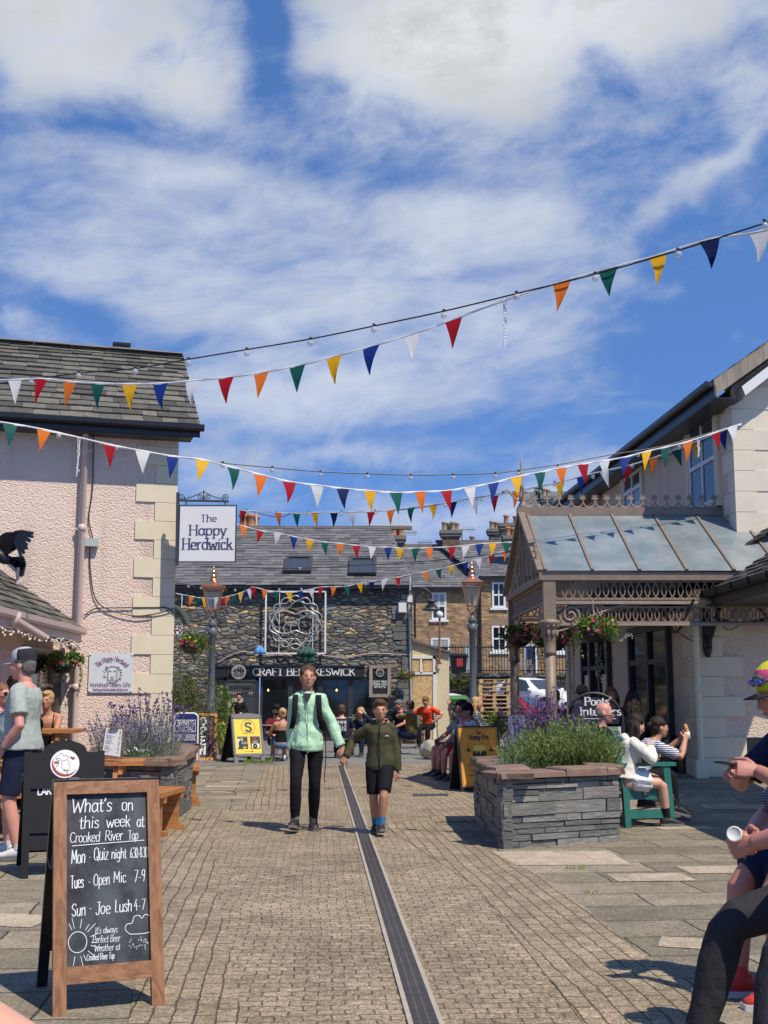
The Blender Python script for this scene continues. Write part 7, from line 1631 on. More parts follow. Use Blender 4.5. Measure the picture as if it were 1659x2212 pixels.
# ------------------------------------------------------------------ parked cars
def car(lab, p, rz, col, sc=1.0, estate=False):
    o = thing('parked_car', lab, 'car', p, 'cars parked beyond the pub', rz, world=False); L = 4.0
    # front at -Y. side profile stations: y, half width at sill / shoulder, sill z, shoulder z, (roof z, roof half width) or None
    st = [(-2.0, .58, .62, .32, .56, .60, .5), (-1.93, .74, .76, .24, .62, .68, .6), (-1.55, .83, .85, .2, .72, .80, .66), (-1.0, .86, .88, .2, .82, .92, .70), (-.78, .86, .89, .2, .86, .98, .70), (-.15, .87, .89, .2, .90, 1.38, .60), (.4, .87, .89, .2, .92, 1.46, .60), (1.1, .87, .89, .2, .94, 1.42, .58), (1.72, .85, .87, .22, .96, 1.12, .62), (1.93, .78, .80, .28, .92, 1.0, .62), (2.0, .66, .68, .36, .82, .86, .55)]
    R_ = []
    for y_, ws, wh, zs, zh, zr, wr in st:
        half = [(ws * .9, zs), (ws, zs + .1), (wh, (zs + zh) / 2 + .08), (wh * .985, zh), (wr + (wh - wr) * .12, zh + (zr - zh) * .88), (wr * .72, zr), ]
        R_.append([V((x_, y_, z_)) for x_, z_ in half] + [V((-x_, y_, z_)) for x_, z_ in reversed(half)])
    m = MB(); m.rings(R_, True, True); b_ = m.build('body', col, o)
    e_ = .012
    def glass(pts, name='window'): m = MB(); m.poly(pts); nn_ = (V(pts[1]) - V(pts[0])).cross(V(pts[2]) - V(pts[0])).normalized(); m2 = MB(); m2.prism(pts, nn_ * .012 if nn_.dot(V(pts[0]) - V((0, 0, .9))) > 0 else -nn_ * .012); m2.build(name, 'glass_sky', o)
    glass([(-.66, -.80, .965), (.66, -.80, .965), (.52, -.17, 1.355), (-.52, -.17, 1.355)], 'windscreen'); glass([(-.56, 1.80, 1.08), (.56, 1.80, 1.08), (.50, 1.20, 1.385), (-.50, 1.20, 1.385)], 'rear_window')
    for s_ in (-1, 1):
        glass([(s_ * .885, -.62, .90), (s_ * .90, .32, .925), (s_ * .665, .32, 1.40), (s_ * .67, -.1, 1.335)]); glass([(s_ * .90, .40, .93), (s_ * .89, 1.2, .95), (s_ * .655, 1.02, 1.385), (s_ * .665, .40, 1.405)])
        m = MB(); m.ell((s_ * .60, -1.90, .63), (.19, .10, .09), 12, 8, Matrix.Rotation(s_ * -.35, 3, 'Z')); m.build('headlight', 'clear_glass' if False else simple('headlight', (.5, .52, .53), .08, spec=.9) if 'headlight' not in MATS else 'headlight', o)
        m = MB(); m.ell((s_ * .70, 1.90, .80), (.12, .08, .15), 10, 8); m.build('tail_light', simple('tail_red', (.45, .012, .012), .2) if 'tail_red' not in MATS else 'tail_red', o)
        m = MB(); m.ell((s_ * .98, -.58, .96), (.10, .07, .075), 10, 8); m.bar((s_ * .86, -.58, .93), (s_ * .95, -.58, .94), .05, .03); m.build('mirror', col, o)
        for y_ in (-1.25, 1.25):
            m = MB(); m.lathe([(.20, -.1), (.30, -.09), (.315, -.04), (.315, .06), (.29, .1), (.19, .1)], (s_ * .80, y_, .315), 20, axis=X * s_); w_ = m.build('wheel', 'black_paint', o)
            m = MB(); m.lathe([(.19, 0), (.18, .025), (.05, .03), (.0, .035)], (s_ * .89, y_, .315), 14, axis=X * s_); sub('rim', m, 'lead', w_)
            m = MB(); m.lathe([(.36, 0), (.36, .02)], (s_ * .855, y_, .33), 20, axis=X * s_); m.build('wheel_arch', 'black_paint', o)
    m = MB(); m.box((0, -1.985, .40), (1.0, .06, .16)); m.box((0, -1.975, .6), (.6, .05, .07)); m.build('grille', 'black_paint', o); m = MB(); m.box((0, -2.02, .44), (.5, .012, .11)); m.build('number_plate', 'white_paint', o)
    o.scale = (sc, sc, sc); return o
simple('car_white', (.74, .75, .76), .18, .03, 2, spec=.6); simple('car_red', (.40, .012, .03), .15, .05, 2, spec=.7); simple('car_dark', (.018, .02, .024), .15, .05, 2, spec=.7)
car('white hatchback behind the green wheelie bin, nose to the right', (2.75, 49.5, .02), radians(38), 'car_white'); car('white hatchback at the right on higher ground, nose to the right', (6.25, 50.2, .66), radians(40), 'car_white'); car('red car low between the canopy posts in front of the white hatchback', (5.0, 45.0, .0), radians(62), 'car_red')
car('dark estate car with a red tail light just behind the orange-shirted man', (1.18, 42.2, 0), radians(186), 'car_dark') if False else None

# ------------------------------------------------------------------ bunting and festoon lights
for nm, c_ in (('white', (.74, .74, .74)), ('red', (.42, .012, .022)), ('orange', (.78, .21, .03)), ('green', (.010, .115, .095)), ('yellow', (.82, .48, .02)), ('blue', (.012, .045, .26)), ('navy', (.008, .02, .10))):
    m, q, b = newmat('flag_' + nm); q.set(b, 'Base Color', c_); q.set(b, 'Roughness', .6); q.set(b, 'Specular IOR Level', .15)
    t = q.n('BsdfTranslucent', {'Color': c_}); ms = q.n('MixShader', {0: .35, 1: b.outputs[0], 2: t.outputs[0]}); q.t.links.new(ms.outputs[0], [n for n in q.t.nodes if n.type == 'OUTPUT_MATERIAL'][0].inputs[0])
simple('tape', (.70, .70, .70), .45, .15, 30); simple('bulb_glass', (.62, .64, .64), .05, .1, 3, spec=.8, alpha=.45)
CO = dict(w='white', r='red', o='orange', g='green', y='yellow', b='blue', n='navy')
def bunting(lab, flags, d0, d1, fh0, ends=(), pw=1.0, streamers=()):
    """flags: (px, py, colour letter) of each flag's top centre; depth runs from d0 to d1 along the string"""
    xs = [f[0] for f in flags] + [e[0] for e in ends]; x0_, x1_ = min(xs), max(xs); dep = lambda px: d0 + (d1 - d0) * ((px - x0_) / (x1_ - x0_)) ** pw
    pts = sorted([(f[0], f[1]) for f in flags] + [(e[0], e[1]) for e in ends]); P = [W(px, py, dep(px)) for px, py in pts]; o = thing('bunting_string', lab, 'bunting', P[0], 'strings of bunting over the street')
    m = MB(); tp = bez(P, 6 * len(P)); nn_ = len(tp)
    m.tube(tp, .006, 5)
    m.rings([[p + Z * .012 + Y * .004 * sin(i * 1.1), p - Z * .012 - Y * .004 * sin(i * 1.1)] + [p - Z * .012 - Y * (.004 * sin(i * 1.1) + .0015), p + Z * .012 + Y * (.004 * sin(i * 1.1) - .0015)] for i, p in enumerate(tp)], True, False)
    m.build('tape', 'tape', o); rnd = random.Random(len(flags) * 7)
    for px, py, c_ in flags:
        fh = fh0 * rnd.uniform(.94, 1.05)
        p = W(px, py, dep(px)); i = min(range(nn_), key=lambda k: (tp[k] - p).length); t_ = (tp[min(i + 1, nn_ - 1)] - tp[max(i - 1, 0)]).normalized(); hw = fh0 * .30 * rnd.uniform(.92, 1.06)
        yaw = rnd.uniform(-.7, .7); dn = V((rnd.uniform(-.10, .10), rnd.uniform(-.16, .12), -1)).normalized(); cu = rnd.uniform(-.05, .05); bend = V((sin(yaw), -cos(yaw), 0))
        m = MB(); R_ = []; K = 6
        for k in range(K + 1):
            f = k / K; w_ = hw * (1 - f) + .003; c2 = p + dn * (fh * f) + t_ * (cu * f * f) + bend * (.028 * sin(f * 2.6) * rnd.uniform(.8, 1.1))
            tw = t_ * cos(yaw * f) + Y * sin(yaw * f) * .6
            R_.append([c2 - tw * w_ + bend * .012 * f, c2 + bend * .0, c2 + tw * w_ + bend * .012 * f])
        th = V((0, .0012, 0)); m.add([q for r in R_ for q in r] + [q + th for r in R_ for q in r], [(k * 3 + j, k * 3 + j + 1, k * 3 + j + 4, k * 3 + j + 3) for k in range(K) for j in (0, 1)] + [(21 + k * 3 + j + 3, 21 + k * 3 + j + 4, 21 + k * 3 + j + 1, 21 + k * 3 + j) for k in range(K) for j in (0, 1)], True)
        m.build('flag', 'flag_' + CO[c_], o)
    for px, py, L_ in streamers:
        p = W(px, py, dep(px)); s_ = dep(px) / FPX; m = MB(); m.tube([p, p - Z * L_ * s_ * .5 + X * .01, p - Z * L_ * s_], .005, 4); m.tube([p + X * .03, p + X * .02 - Z * L_ * s_ * .5, p - Z * L_ * s_ + X * .005], .005, 4)
        for k in range(14): m.ell(p + X * rnd.uniform(0, .03) - Z * L_ * s_ * k / 14, (.008, .008, .02), 5, 4)
        m.build('tinsel', 'tape', o)
    return o
def festoon(lab, cable, bulbs, d0, d1, br=.036):
    x0_, x1_ = cable[0][0], cable[-1][0]; dep = lambda px: d0 + (d1 - d0) * (px - x0_) / (x1_ - x0_)
    P = [W(px, py, dep(px)) for px, py in cable]; o = thing('festoon_lights', lab, 'string lights', P[0], 'strings of clear festoon bulbs'); m = MB(); m.tube(bez(P, 60), .008, 5); m.build('cable', 'black_paint', o)
    for px, py in bulbs:
        p = W(px, py, dep(px)); m = MB(); m.ell(p, (br, br, br * 1.05), 12, 8); g_ = m.build('bulb', 'bulb_glass', o); m = MB(); m.lathe([(br * .42, 0), (br * .5, br * .9), (br * .25, br * 1.1)], p + Z * br * .82, 8); sub('cap', m, 'black_paint', g_)
bunting('topmost long bunting string rising across the sky to the upper right', [(32, 820, 'w'), (90, 818, 'r'), (150, 824, 'o'), (213, 828, 'g'), (281, 829, 'y'), (347, 828, 'b'), (418, 822, 'w'), (488, 815, 'r'), (564, 805, 'o'), (642, 790, 'g'), (722, 770, 'y'), (802, 748, 'b'), (890, 722, 'w'), (980, 690, 'r'), (1214, 608, 'o'), (1314, 580, 'g'), (1421, 551, 'y'), (1532, 517, 'n'), (1640, 500, 'w')], 13.5, 9.9, .30, [(-60, 822), (1087, 650), (1740, 470)], streamers=[(1087, 648, 112)])
festoon('topmost festoon cable rising across the sky to the upper right', [(-60, 836), (67, 820), (170, 806), (292, 796), (407, 776), (533, 755), (671, 732), (808, 704), (959, 672), (1116, 634), (1286, 592), (1465, 541), (1652, 482), (1740, 455)], [(67, 825), (170, 812), (292, 803), (407, 784), (533, 763), (671, 741), (808, 712), (959, 681), (1116, 642), (1286, 601), (1465, 550), (1652, 488)], 13.6, 9.8, .034)
bunting('second bunting string sagging from the pink wall to the right gable', [(22, 915, 'g'), (95, 928, 'o'), (236, 960, 'r'), (308, 974, 'w'), (372, 985, 'b'), (438, 993, 'y'), (504, 1010, 'g'), (563, 1025, 'o'), (624, 1040, 'r'), (685, 1048, 'w'), (741, 1055, 'n'), (799, 1060, 'y'), (855, 1064, 'g'), (908, 1062, 'o'), (964, 1060, 'r'), (1015, 1052, 'w'), (1066, 1043, 'b'), (1115, 1030, 'y'), (1166, 1020, 'g'), (1214, 1010, 'o'), (1260, 1002, 'r'), (1306, 995, 'w'), (1352, 987, 'b'), (1397, 975, 'y'), (1437, 966, 'g'), (1485, 954, 'o'), (1546, 934, 'r'), (1582, 922, 'w')], 14.6, 18.0, .30, [(-60, 902), (1602, 916)], streamers=[(168, 948, 84), (1506, 950, 40)])
festoon('festoon cable sagging above the second bunting string', [(-60, 905), (22, 914), (127, 936), (247, 962), (370, 984), (481, 1000), (588, 1010), (692, 1019), (793, 1023), (887, 1026), (979, 1025), (1070, 1022), (1118, 1016), (1210, 1003), (1320, 982), (1440, 962), (1602, 914)], [(127, 942), (250, 968), (368, 990), (481, 1006), (588, 1016), (692, 1026), (793, 1030), (887, 1033), (979, 1032), (1070, 1029), (1120, 1024), (1205, 1012), (1378, 982), (1467, 966)], 14.8, 18.05, .033)
bunting('third bunting string from behind the white hanging sign to the right gable', [(525, 1103, 'r'), (601, 1107, 'o'), (641, 1109, 'g'), (680, 1107, 'y'), (721, 1107, 'n'), (760, 1106, 'w'), (801, 1105, 'r'), (844, 1102, 'o'), (888, 1096, 'g'), (934, 1090, 'y'), (979, 1084, 'n'), (1025, 1079, 'w'), (1068, 1071, 'r'), (1114, 1063, 'o'), (1163, 1053, 'g'), (1209, 1042, 'y'), (1256, 1029, 'b'), (1305, 1017, 'w'), (1357, 1006, 'r'), (1411, 989, 'o'), (1460, 970, 'g'), (1505, 953, 'y'), (1560, 932, 'b')], 24.5, 18.1, .30, [(500, 1102), (1600, 917)], streamers=[(553, 1106, 30)])
festoon('festoon cable looping along the third bunting string', [(500, 1104), (533, 1103), (600, 1117), (640, 1108), (740, 1107), (880, 1100), (1000, 1080), (1120, 1060), (1250, 1032), (1400, 1000), (1600, 917)], [(533, 1107), (597, 1111), (668, 1112), (738, 1111), (810, 1108), (885, 1102), (962, 1092), (1041, 1080), (1120, 1060), (1198, 1047), (1281, 1030), (1365, 1008)], 24.6, 18.1, .036)
bunting('fourth bunting string crossing in front of the pub roof and chimneys', [(525, 1136, 'o'), (562, 1146, 'r'), (599, 1151, 'w'), (635, 1159, 'b'), (669, 1165, 'y'), (702, 1171, 'g'), (736, 1174, 'o'), (770, 1178, 'r'), (804, 1181, 'w'), (838, 1182, 'b'), (864, 1184, 'y'), (898, 1184, 'g'), (927, 1183, 'o'), (976, 1181, 'r'), (1006, 1178, 'w'), (1036, 1175, 'b'), (1064, 1173, 'y'), (1093, 1172, 'g'), (1122, 1170, 'o')], 26.0, 25.5, .295, [(505, 1130), (1150, 1164)])
festoon('slack black cable drooping across the pub roof', [(420, 1222), (520, 1226), (640, 1228), (760, 1222), (880, 1215), (1000, 1205), (1120, 1190), (1180, 1180)], [(648, 1228), (850, 1180), (975, 1184)], 26.2, 25.6, .034)
bunting('lowest bunting string from the left lamp rising to the canopy gable', [(414, 1288, 'o'), (428, 1291, 'g'), (442, 1291, 'y'), (454, 1293, 'b'), (468, 1291, 'w'), (481, 1291, 'r'), (492, 1288, 'o'), (506, 1285, 'g'), (520, 1280, 'y'), (528, 1277, 'b'), (539, 1272, 'w'), (547, 1268, 'r'), (572, 1274, 'o'), (598, 1278, 'g'), (624, 1280, 'y'), (648, 1277, 'b'), (673, 1272, 'w'), (694, 1268, 'r'), (721, 1267, 'o'), (749, 1266, 'g'), (777, 1260, 'y'), (804, 1256, 'n'), (831, 1251, 'w'), (859, 1247, 'r'), (918, 1235, 'o'), (947, 1229, 'g'), (976, 1222, 'y'), (1006, 1214, 'b'), (1034, 1207, 'w'), (1063, 1197, 'r'), (1090, 1190, 'o')], 33.0, 30.0, .29, [(380, 1282), (1120, 1180)], streamers=[(392, 1285, 32), (885, 1241, 34)])
festoon('low festoon cable in front of the stone pub wall', [(380, 1260), (407, 1263), (470, 1282), (530, 1272), (600, 1270), (700, 1268), (800, 1258), (900, 1240), (1000, 1212)], [(407, 1267), (434, 1271), (481, 1276), (508, 1275), (543, 1276), (603, 1274), (651, 1273), (790, 1262), (840, 1253)], 33.2, 30.5, .036)
# ------------------------------------------------------------------ people
SK = {}
def skin(n, c): simple('skin_' + n, c, .5, .14, 14, bump=.0008, bscale=160, sss=.12); SK[n] = 'skin_' + n
skin('fair', (.56, .30, .21)); skin('pink', (.58, .27, .20)); skin('tan', (.46, .225, .135)); skin('ruddy', (.47, .20, .145))
def cloth(n, c, rough=.85, wr=.006, stripes=None, spots=None, sp=.25):
    m, q, b = newmat('cloth_' + n); nz = q.noise(q.obj, 11, 4, .6, dist=.6); base = q.vm('SCALE', tuple(c), q.math('MULTIPLY_ADD', nz, .36, .82))
    if stripes:
        c2, per, ax = stripes; s_ = q.n('SeparateXYZ', {0: q.vm('ADD', q.obj, q.vm('SCALE', q.noise(q.obj, 5, 2, .5, out=1), .02))}).outputs[ax]; base = q.mix(q.ramp(q.math('FRACT', q.math('MULTIPLY', s_, 1 / per)), .55, .62), base, c2)
    if spots: base = q.mix(q.math('LESS_THAN', q.n('TexVoronoi', {'Vector': q.obj, 'Scale': spots[1]}).outputs[0], spots[2]), base, spots[0])
    q.set(b, 'Base Color', base); q.set(b, 'Roughness', rough); q.set(b, 'Specular IOR Level', sp); q.set(b, 'Normal', q.bump(q.math('ADD', nz, q.math('MULTIPLY', q.noise(q.obj, 240, 2, .5), .06)), wr)); return 'cloth_' + n
for n, c, kw in (('mint', (.40, .62, .42), dict(rough=.5, wr=.018)), ('black', (.006, .006, .0075), {}), ('charcoal', (.022, .022, .026), {}), ('olive', (.058, .055, .026), {}), ('sage', (.34, .385, .345), dict(wr=.012)), ('navy', (.012, .017, .045), {}), ('maroon', (.13, .012, .022), {}),
                 ('khaki', (.15, .105, .03), {}), ('orange', (.72, .06, .015), {}), ('cream', (.72, .69, .60), dict(wr=.012)), ('white', (.74, .74, .74), dict(wr=.014)), ('red', (.42, .012, .022), {}), ('denim', (.10, .16, .28), {}), ('greyblue', (.22, .27, .33), {}), ('brown', (.11, .075, .05), {}),
                 ('breton', (.66, .66, .68), dict(stripes=((.02, .03, .09), .022, 2))), ('marl', (.05, .055, .07), dict(stripes=((.20, .21, .24), .011, 2))), ('floral', (.66, .66, .70), dict(spots=((.45, .05, .12), 38, .22))), ('dots', (.04, .045, .07), dict(spots=((.7, .7, .7), 34, .24))), ('trouser', (.028, .028, .031), dict(wr=.010)), ('sock_grey', (.16, .18, .20), {}), ('sock_blue', (.05, .22, .45), {}), ('capmulti', (.60, .58, .03), dict(stripes=((.72, .10, .22), .12, 2)))): cloth(n, c, **kw)
def hairm(n, c):
    m, q, b = newmat('hair_' + n); nz = q.noise(q.vm('MULTIPLY', q.obj, (90, 90, 14)), 1.0, 4, .6); q.set(b, 'Base Color', q.vm('SCALE', c, q.math('MULTIPLY_ADD', nz, 1.5, .3))); q.set(b, 'Roughness', .6); q.set(b, 'Specular IOR Level', .25); q.set(b, 'Normal', q.bump(nz, .006))
for n, c in (('brown', (.085, .045, .022)), ('dark', (.022, .014, .010)), ('blonde', (.42, .28, .13)), ('grey', (.13, .12, .11)), ('ginger', (.20, .09, .035)), ('lightbrown', (.17, .095, .045))): hairm(n, c)
simple('shoe_black', (.018, .018, .02), .55, .4, 30); simple('sole_grey', (.14, .135, .12), .8, .2, 10); simple('shoe_red', (.60, .045, .03), .5, .2, 20); simple('shoe_white', (.6, .6, .6), .5, .1, 10); simple('shoe_brown', (.05, .035, .026), .6, .3, 20); simple('eye_white', (.36, .33, .31), .5); simple('iris', (.03, .022, .016), .2); simple('lip', (.40, .155, .12), .45)
def solid(mb, vox, smooth=3, disp=0.0, fr=9.0, extra=None):
    """weld overlapping volumes into one continuous skin"""
    me = bpy.data.meshes.new('tmp'); me.from_pydata(mb.v, [], mb.f); o = bpy.data.objects.new('tmp', me); C.objects.link(o)
    r = o.modifiers.new('r', 'REMESH'); r.mode = 'VOXEL'; r.voxel_size = vox; s_ = o.modifiers.new('s', 'SMOOTH'); s_.iterations = smooth; s_.factor = .5
    dg = bpy.context.evaluated_depsgraph_get(); dg.update(); ev = o.evaluated_get(dg).to_mesh(); out = MB()
    vs = [v_.co.copy() for v_ in ev.vertices]
    if disp:
        ns = [v_.normal.copy() for v_ in ev.vertices]
        vs = [v_ + n_ * (disp * (noise.noise(V((v_.x * fr, v_.y * fr, v_.z * fr * .75))) + .5 * noise.noise(V((v_.x * fr * 2.3 + 7, v_.y * fr * 2.3, v_.z * fr * 1.6))))) for v_, n_ in zip(vs, ns)]
    out.add(vs, [tuple(p.vertices) for p in ev.polygons], True); bpy.data.objects.remove(o); return out
def ik(a, t, l1, l2, hint):
    d = t - a; L = min(d.length, (l1 + l2) * .999); d.normalize(); c = (l1 * l1 + L * L - l2 * l2) / (2 * L); h_ = sqrt(max(l1 * l1 - c * c, 1e-8)); p = V(hint) - d * V(hint).dot(d)
    if p.length < 1e-5: p = basis(d)[0]
    return a + d * c + p.normalized() * h_, a + d * L
def hand(mb, w_, d, n_, side, k, curl=.5, spread=.10):
    """w_ wrist, d along the hand, n_ out of the back of the hand, side=+1/-1 thumb side; five separate bent fingers"""
    d = d.normalized(); s_ = d.cross(n_).normalized() * side; n_ = s_.cross(d).normalized() * side; n_ = n_ if True else n_
    R_ = []
    for f, wx, wz in ((-.012, .027, .019), (.02, .034, .017), (.06, .041, .015), (.088, .038, .012)): R_.append([w_ + d * f * k + s_ * (wx * k * cos(t)) + n_ * (wz * k * sin(t)) for t in [2 * pi * i / 12 for i in range(12)]])
    mb.rings(R_)
    for i, (x_, L) in enumerate(((.029, .072), (.010, .081), (-.010, .075), (-.028, .058))):
        p = w_ + (d * .082 + s_ * x_) * k; dr = (d + s_ * (x_ * spread * 60 * .1)).normalized(); pts = [p - d * .02 * k, p]; a = 0
        for j in range(3): a += curl * (.75, 1.0, .7)[j] * (1 + .12 * i); dd = dr * cos(a) - n_ * sin(a); pts.append(pts[-1] + dd * L * (.44, .32, .24)[j] * k)
        mb.tube(pts, [.0098 * k, .0098 * k, .0092 * k, .0084 * k, .0062 * k], 8)
    p = w_ + (d * .022 + s_ * .026) * k; t1 = (d * .7 + s_ * .75 - n_ * .35).normalized(); t2 = (d * .95 + s_ * .25 - n_ * (.3 + curl * .4)).normalized(); mb.tube([p, p + t1 * .036 * k, p + t1 * .036 * k + t2 * .032 * k, p + t1 * .036 * k + t2 * .058 * k], [.015 * k, .0125 * k, .011 * k, .008 * k], 8)
def human(lab, loc, rz, top, bot, hair, sk='fair', H=1.72, hs=None, lean=0.0, side=0.0, head=(0, 0, 0), la=None, ra=None, ll=None, rl=None, sleeve=1.0, leg=1.0, shoe='shoe_black', sole='sole_grey', sock=None, fine=False, belly=0.0, wide=1.0, hem=-.03, ease=.018, cap=None, brim=None, beard=None, glasses=None, skirt=0.0, hands=(.5, .5), vox=None, group=None, lez=.012, flare=.10, hairlen=0.0, hdirs=(None, None), collar=False, strap=False, at_head=None, hood=None, dsp=.010):
    """la/ra: wrist targets of the +x / -x arm with elbow hint; ll/rl: ankle targets, knee hint, toe direction. Faces local -Y."""
    k = H / 1.72; kh = k * (1.06 if H > 1.5 else 1.16); vox = vox or (.009 if fine else .013)
    pel = V((0, 0, .93 * k)) if hs is None else V((0, 0, hs + .09 * k)); t = V((sin(side), -sin(lean) * cos(side), cos(lean) * cos(side))).normalized(); xa = (X - t * X.dot(t)).normalized(); ya = t.cross(xa)
    up = lambda f, dx=0.0, dy=0.0: pel + (t * f + xa * dx + ya * dy) * k
    hy, hp, hr = head; HM = Matrix.Rotation(hy, 3, 'Z') @ Matrix.Rotation(hr, 3, 'Y') @ Matrix.Rotation(hp, 3, 'X'); nb = up(.515); hc = nb + (t * .55 + Z * .45).normalized() * .075 * k + HM @ V((0, -.025, .07)) * k
    base = V(loc)
    if at_head is not None:                     # put the head where it is wanted, keeping the given ground height
        R_ = Matrix.Rotation(rz, 3, 'Z'); off = R_ @ hc; base = V((at_head[0] - off.x, at_head[1] - off.y, loc[2]))
        if hs is not None:
            dz_ = (at_head[2] - loc[2]) - hc.z; hs = max(.2, hs + dz_); sh_ = V((0, 0, hs + .09 * k - pel.z)); pel += sh_; hc += sh_; nb += sh_
    o = thing('person', lab, 'person', base, group, rz, world=False); SX = .163 * wide
    sL, sR = up(.428, SX), up(.428, -SX); hL, hR = pel + V((.088 * k, 0, -.02)), pel + V((-.088 * k, 0, -.02))
    if hs is None: dl = ((.10, 0, .085), (-.10, 0, .085))
    else: dl = ((.12, -.44 * k, .085 - 0), (-.12, -.44 * k, .085))
    ll = ll or (dl[0], (.1, -1, .25), (.15, -1, 0)); rl = rl or (dl[1], (-.1, -1, .25), (-.15, -1, 0))
    da = ((SX + .09, -.02, .80 * k), (-SX - .09, -.02, .80 * k)) if hs is None else ((.14, -.36 * k, pel.z + .12), (-.14, -.36 * k, pel.z + .12))
    la = la or (da[0], (1, .6, -.2)); ra = ra or (da[1], (-1, .6, -.2))
    eL, wL = ik(sL, V(la[0]), .285 * k, .255 * k, la[1]); eR, wR = ik(sR, V(ra[0]), .285 * k, .255 * k, ra[1]); kL, aL = ik(hL, V(ll[0]), .425 * k, .42 * k, ll[1]); kR, aR = ik(hR, V(rl[0]), .425 * k, .42 * k, rl[1])
    def torso(m, f0, f1, e, flare=0.0):
        P = [(-.10, .135, .10, .0), (-.04, .165, .118, .0), (.03, .165, .115, .0), (.12, .145 + belly * .25, .105 + belly * .5, -belly * .5), (.20, .140 + belly * .2, .100 + belly * .45, -belly * .45), (.30, .152, .108 + belly * .1, -.004), (.38, .160, .112, .0), (.43, .146, .095, .006), (.47, .105, .074, .012), (.505, .066, .060, .008)]
        R_ = []
        for f, a, b_, dy in P:
            if f < f0 - .001 or f > f1: continue
            x_ = (a * wide + e + flare * max(0, (.2 - f))) * k; y_ = (b_ + e + flare * max(0, .2 - f)) * k; ax, ay = (xa, ya) if f > .05 or hs is None else ((xa + X).normalized(), ((ya + Y) / 2).normalized()); R_.append([up(f) + ay * dy * k + ax * (x_ * cos(a_)) + ay * (y_ * sin(a_)) for a_ in [2 * pi * i / 18 for i in range(18)]])
        m.rings(R_)
    def arm(m, s_, e, w_, ez, fr, cuff=0.0):
        in_ = s_ - xa * (.07 if s_ is sL else -.07) * k + t * .020 * k; pts = [in_, s_, s_ + (e - s_) * .5, e]; r = [.052, .053, .047, .042]
        if fr > .5: q_ = (fr - .5) * 2; pts += [e + (w_ - e) * .35 * q_, e + (w_ - e) * q_]; r += [.043, .030 + .013 * (1 - q_)]
        else: pts = [in_, s_, s_ + (e - s_) * fr * 2]; r = [.054, .054, .054]
        m.tube(pts, [(a + ez) * k for a in r[:-1]] + [(r[-1] + ez + cuff) * k], 12)
    def legs_(m, ez, fr, flare=0.0):
        for h_, kn, an in ((hL, kL, aL), (hR, kR, aR)):
            r = [.086, .080, .060, .058, .059, .040]; pts = [h_ + (h_ - kn).normalized() * .02, h_ + (kn - h_) * .35, kn + (h_ - kn) * .08, kn + (an - kn) * .08, kn + (an - kn) * .35, an]
            if fr < 1:
                cut = {0: 2}.get(0, 2); n_ = 3 if fr < .62 else 5; pts = pts[:n_]; r = r[:n_]
                if fr < .5: pts[-1] = h_ + (kn - h_) * fr * 2
            m.tube(pts, [(a + ez + flare * i / len(pts)) * k for i, a in enumerate(r)], 14)
        m.ell(pel - Z * .03, ((.17 * wide + ez) * k, (.115 + ez) * k, .10 * k), 14, 8)
    # body
    m = MB(); torso(m, -.1, .6, 0); m.tube([nb - t * .03, nb + t * .02, hc - HM @ V((0, -.005, .06)) * k], [.062 * k, .056 * k, .054 * k], 12); hd = lambda c_, r_, M=None: m.ell(hc + HM @ V(c_) * kh, tuple(a * kh for a in r_), 14, 10, HM)
    hd((0, .016, .035), (.074, .093, .083)); hd((0, -.018, -.015), (.068, .074, .088)); hd((0, -.052, -.078), (.036, .034, .030)); hd((0, -.030, -.060), (.057, .052, .042)); hd((0, -.074, .020), (.050, .018, .014))
    m.tube([hc + HM @ V(p) * kh for p in ((0, -.086, .016), (0, -.102, -.012), (0, -.108, -.028))], [.008 * k, .0105 * k, .013 * k], 8)
    for s_ in (-1, 1): hd((s_ * .074, .012, -.006), (.012, .022, .031)); hd((s_ * .034, -.062, -.012), (.026, .022, .026))
    hd((0, -.083, -.052), (.022, .014, .009))
    arm(m, sL, eL, wL, 0, 1); arm(m, sR, eR, wR, 0, 1); legs_(m, 0, 1)
    for an, sp_ in ((aL, ll), (aR, rl)): td = V(sp_[2]).normalized(); m.tube([an + Z * .03, an - Z * .02 * k, an + td * .07 * k - Z * .045 * k, an + td * .16 * k - Z * .058 * k], [.038 * k, .042 * k, .036 * k, .026 * k], 10)
    hm = MB(); 
    for e, w_, sd, cu, hd_ in ((eL, wL, 1, hands[0], hdirs[0]), (eR, wR, -1, hands[1], hdirs[1])):
        d = V(hd_[0]) if hd_ else (w_ - e); n_ = V(hd_[1]) if hd_ else V((sd, -.35, .25)); hand(hm if fine else m, w_, d, n_, sd * (1 if not hd_ or len(hd_) < 3 else hd_[2]), k, cu)
    body = solid(m, vox, 3)
    if fine: body.merge(solid(hm, .0042, 1))
    body.build('body', SK[sk], o)
    # clothes
    if top:
        m = MB(); torso(m, hem - .07 if hem > 0 else hem, .49, ease, .10 * flare / .1 if ease > .02 else .03); arm(m, sL, eL, wL, ease * .62, sleeve, .006); arm(m, sR, eR, wR, ease * .62, sleeve, .006)
        if belly: m.ell(up(.13, 0, -.03 - belly * .6), (.14 * k, (.09 + belly * .5) * k, .15 * k), 14, 10)
        if collar: m.lathe([(.078, 0), (.072, .045), (.066, .05), (.066, .0)], nb - t * .035, 14, axis=t - Y * .15)
        if hood: m.ell(up(.47, 0, .085), (.12 * k, .06 * k, .06 * k), 14, 8)
        solid(m, vox, 2, dsp if ease > .02 else .007, 8).build('shirt' if not collar else 'jacket', 'cloth_' + top, o)
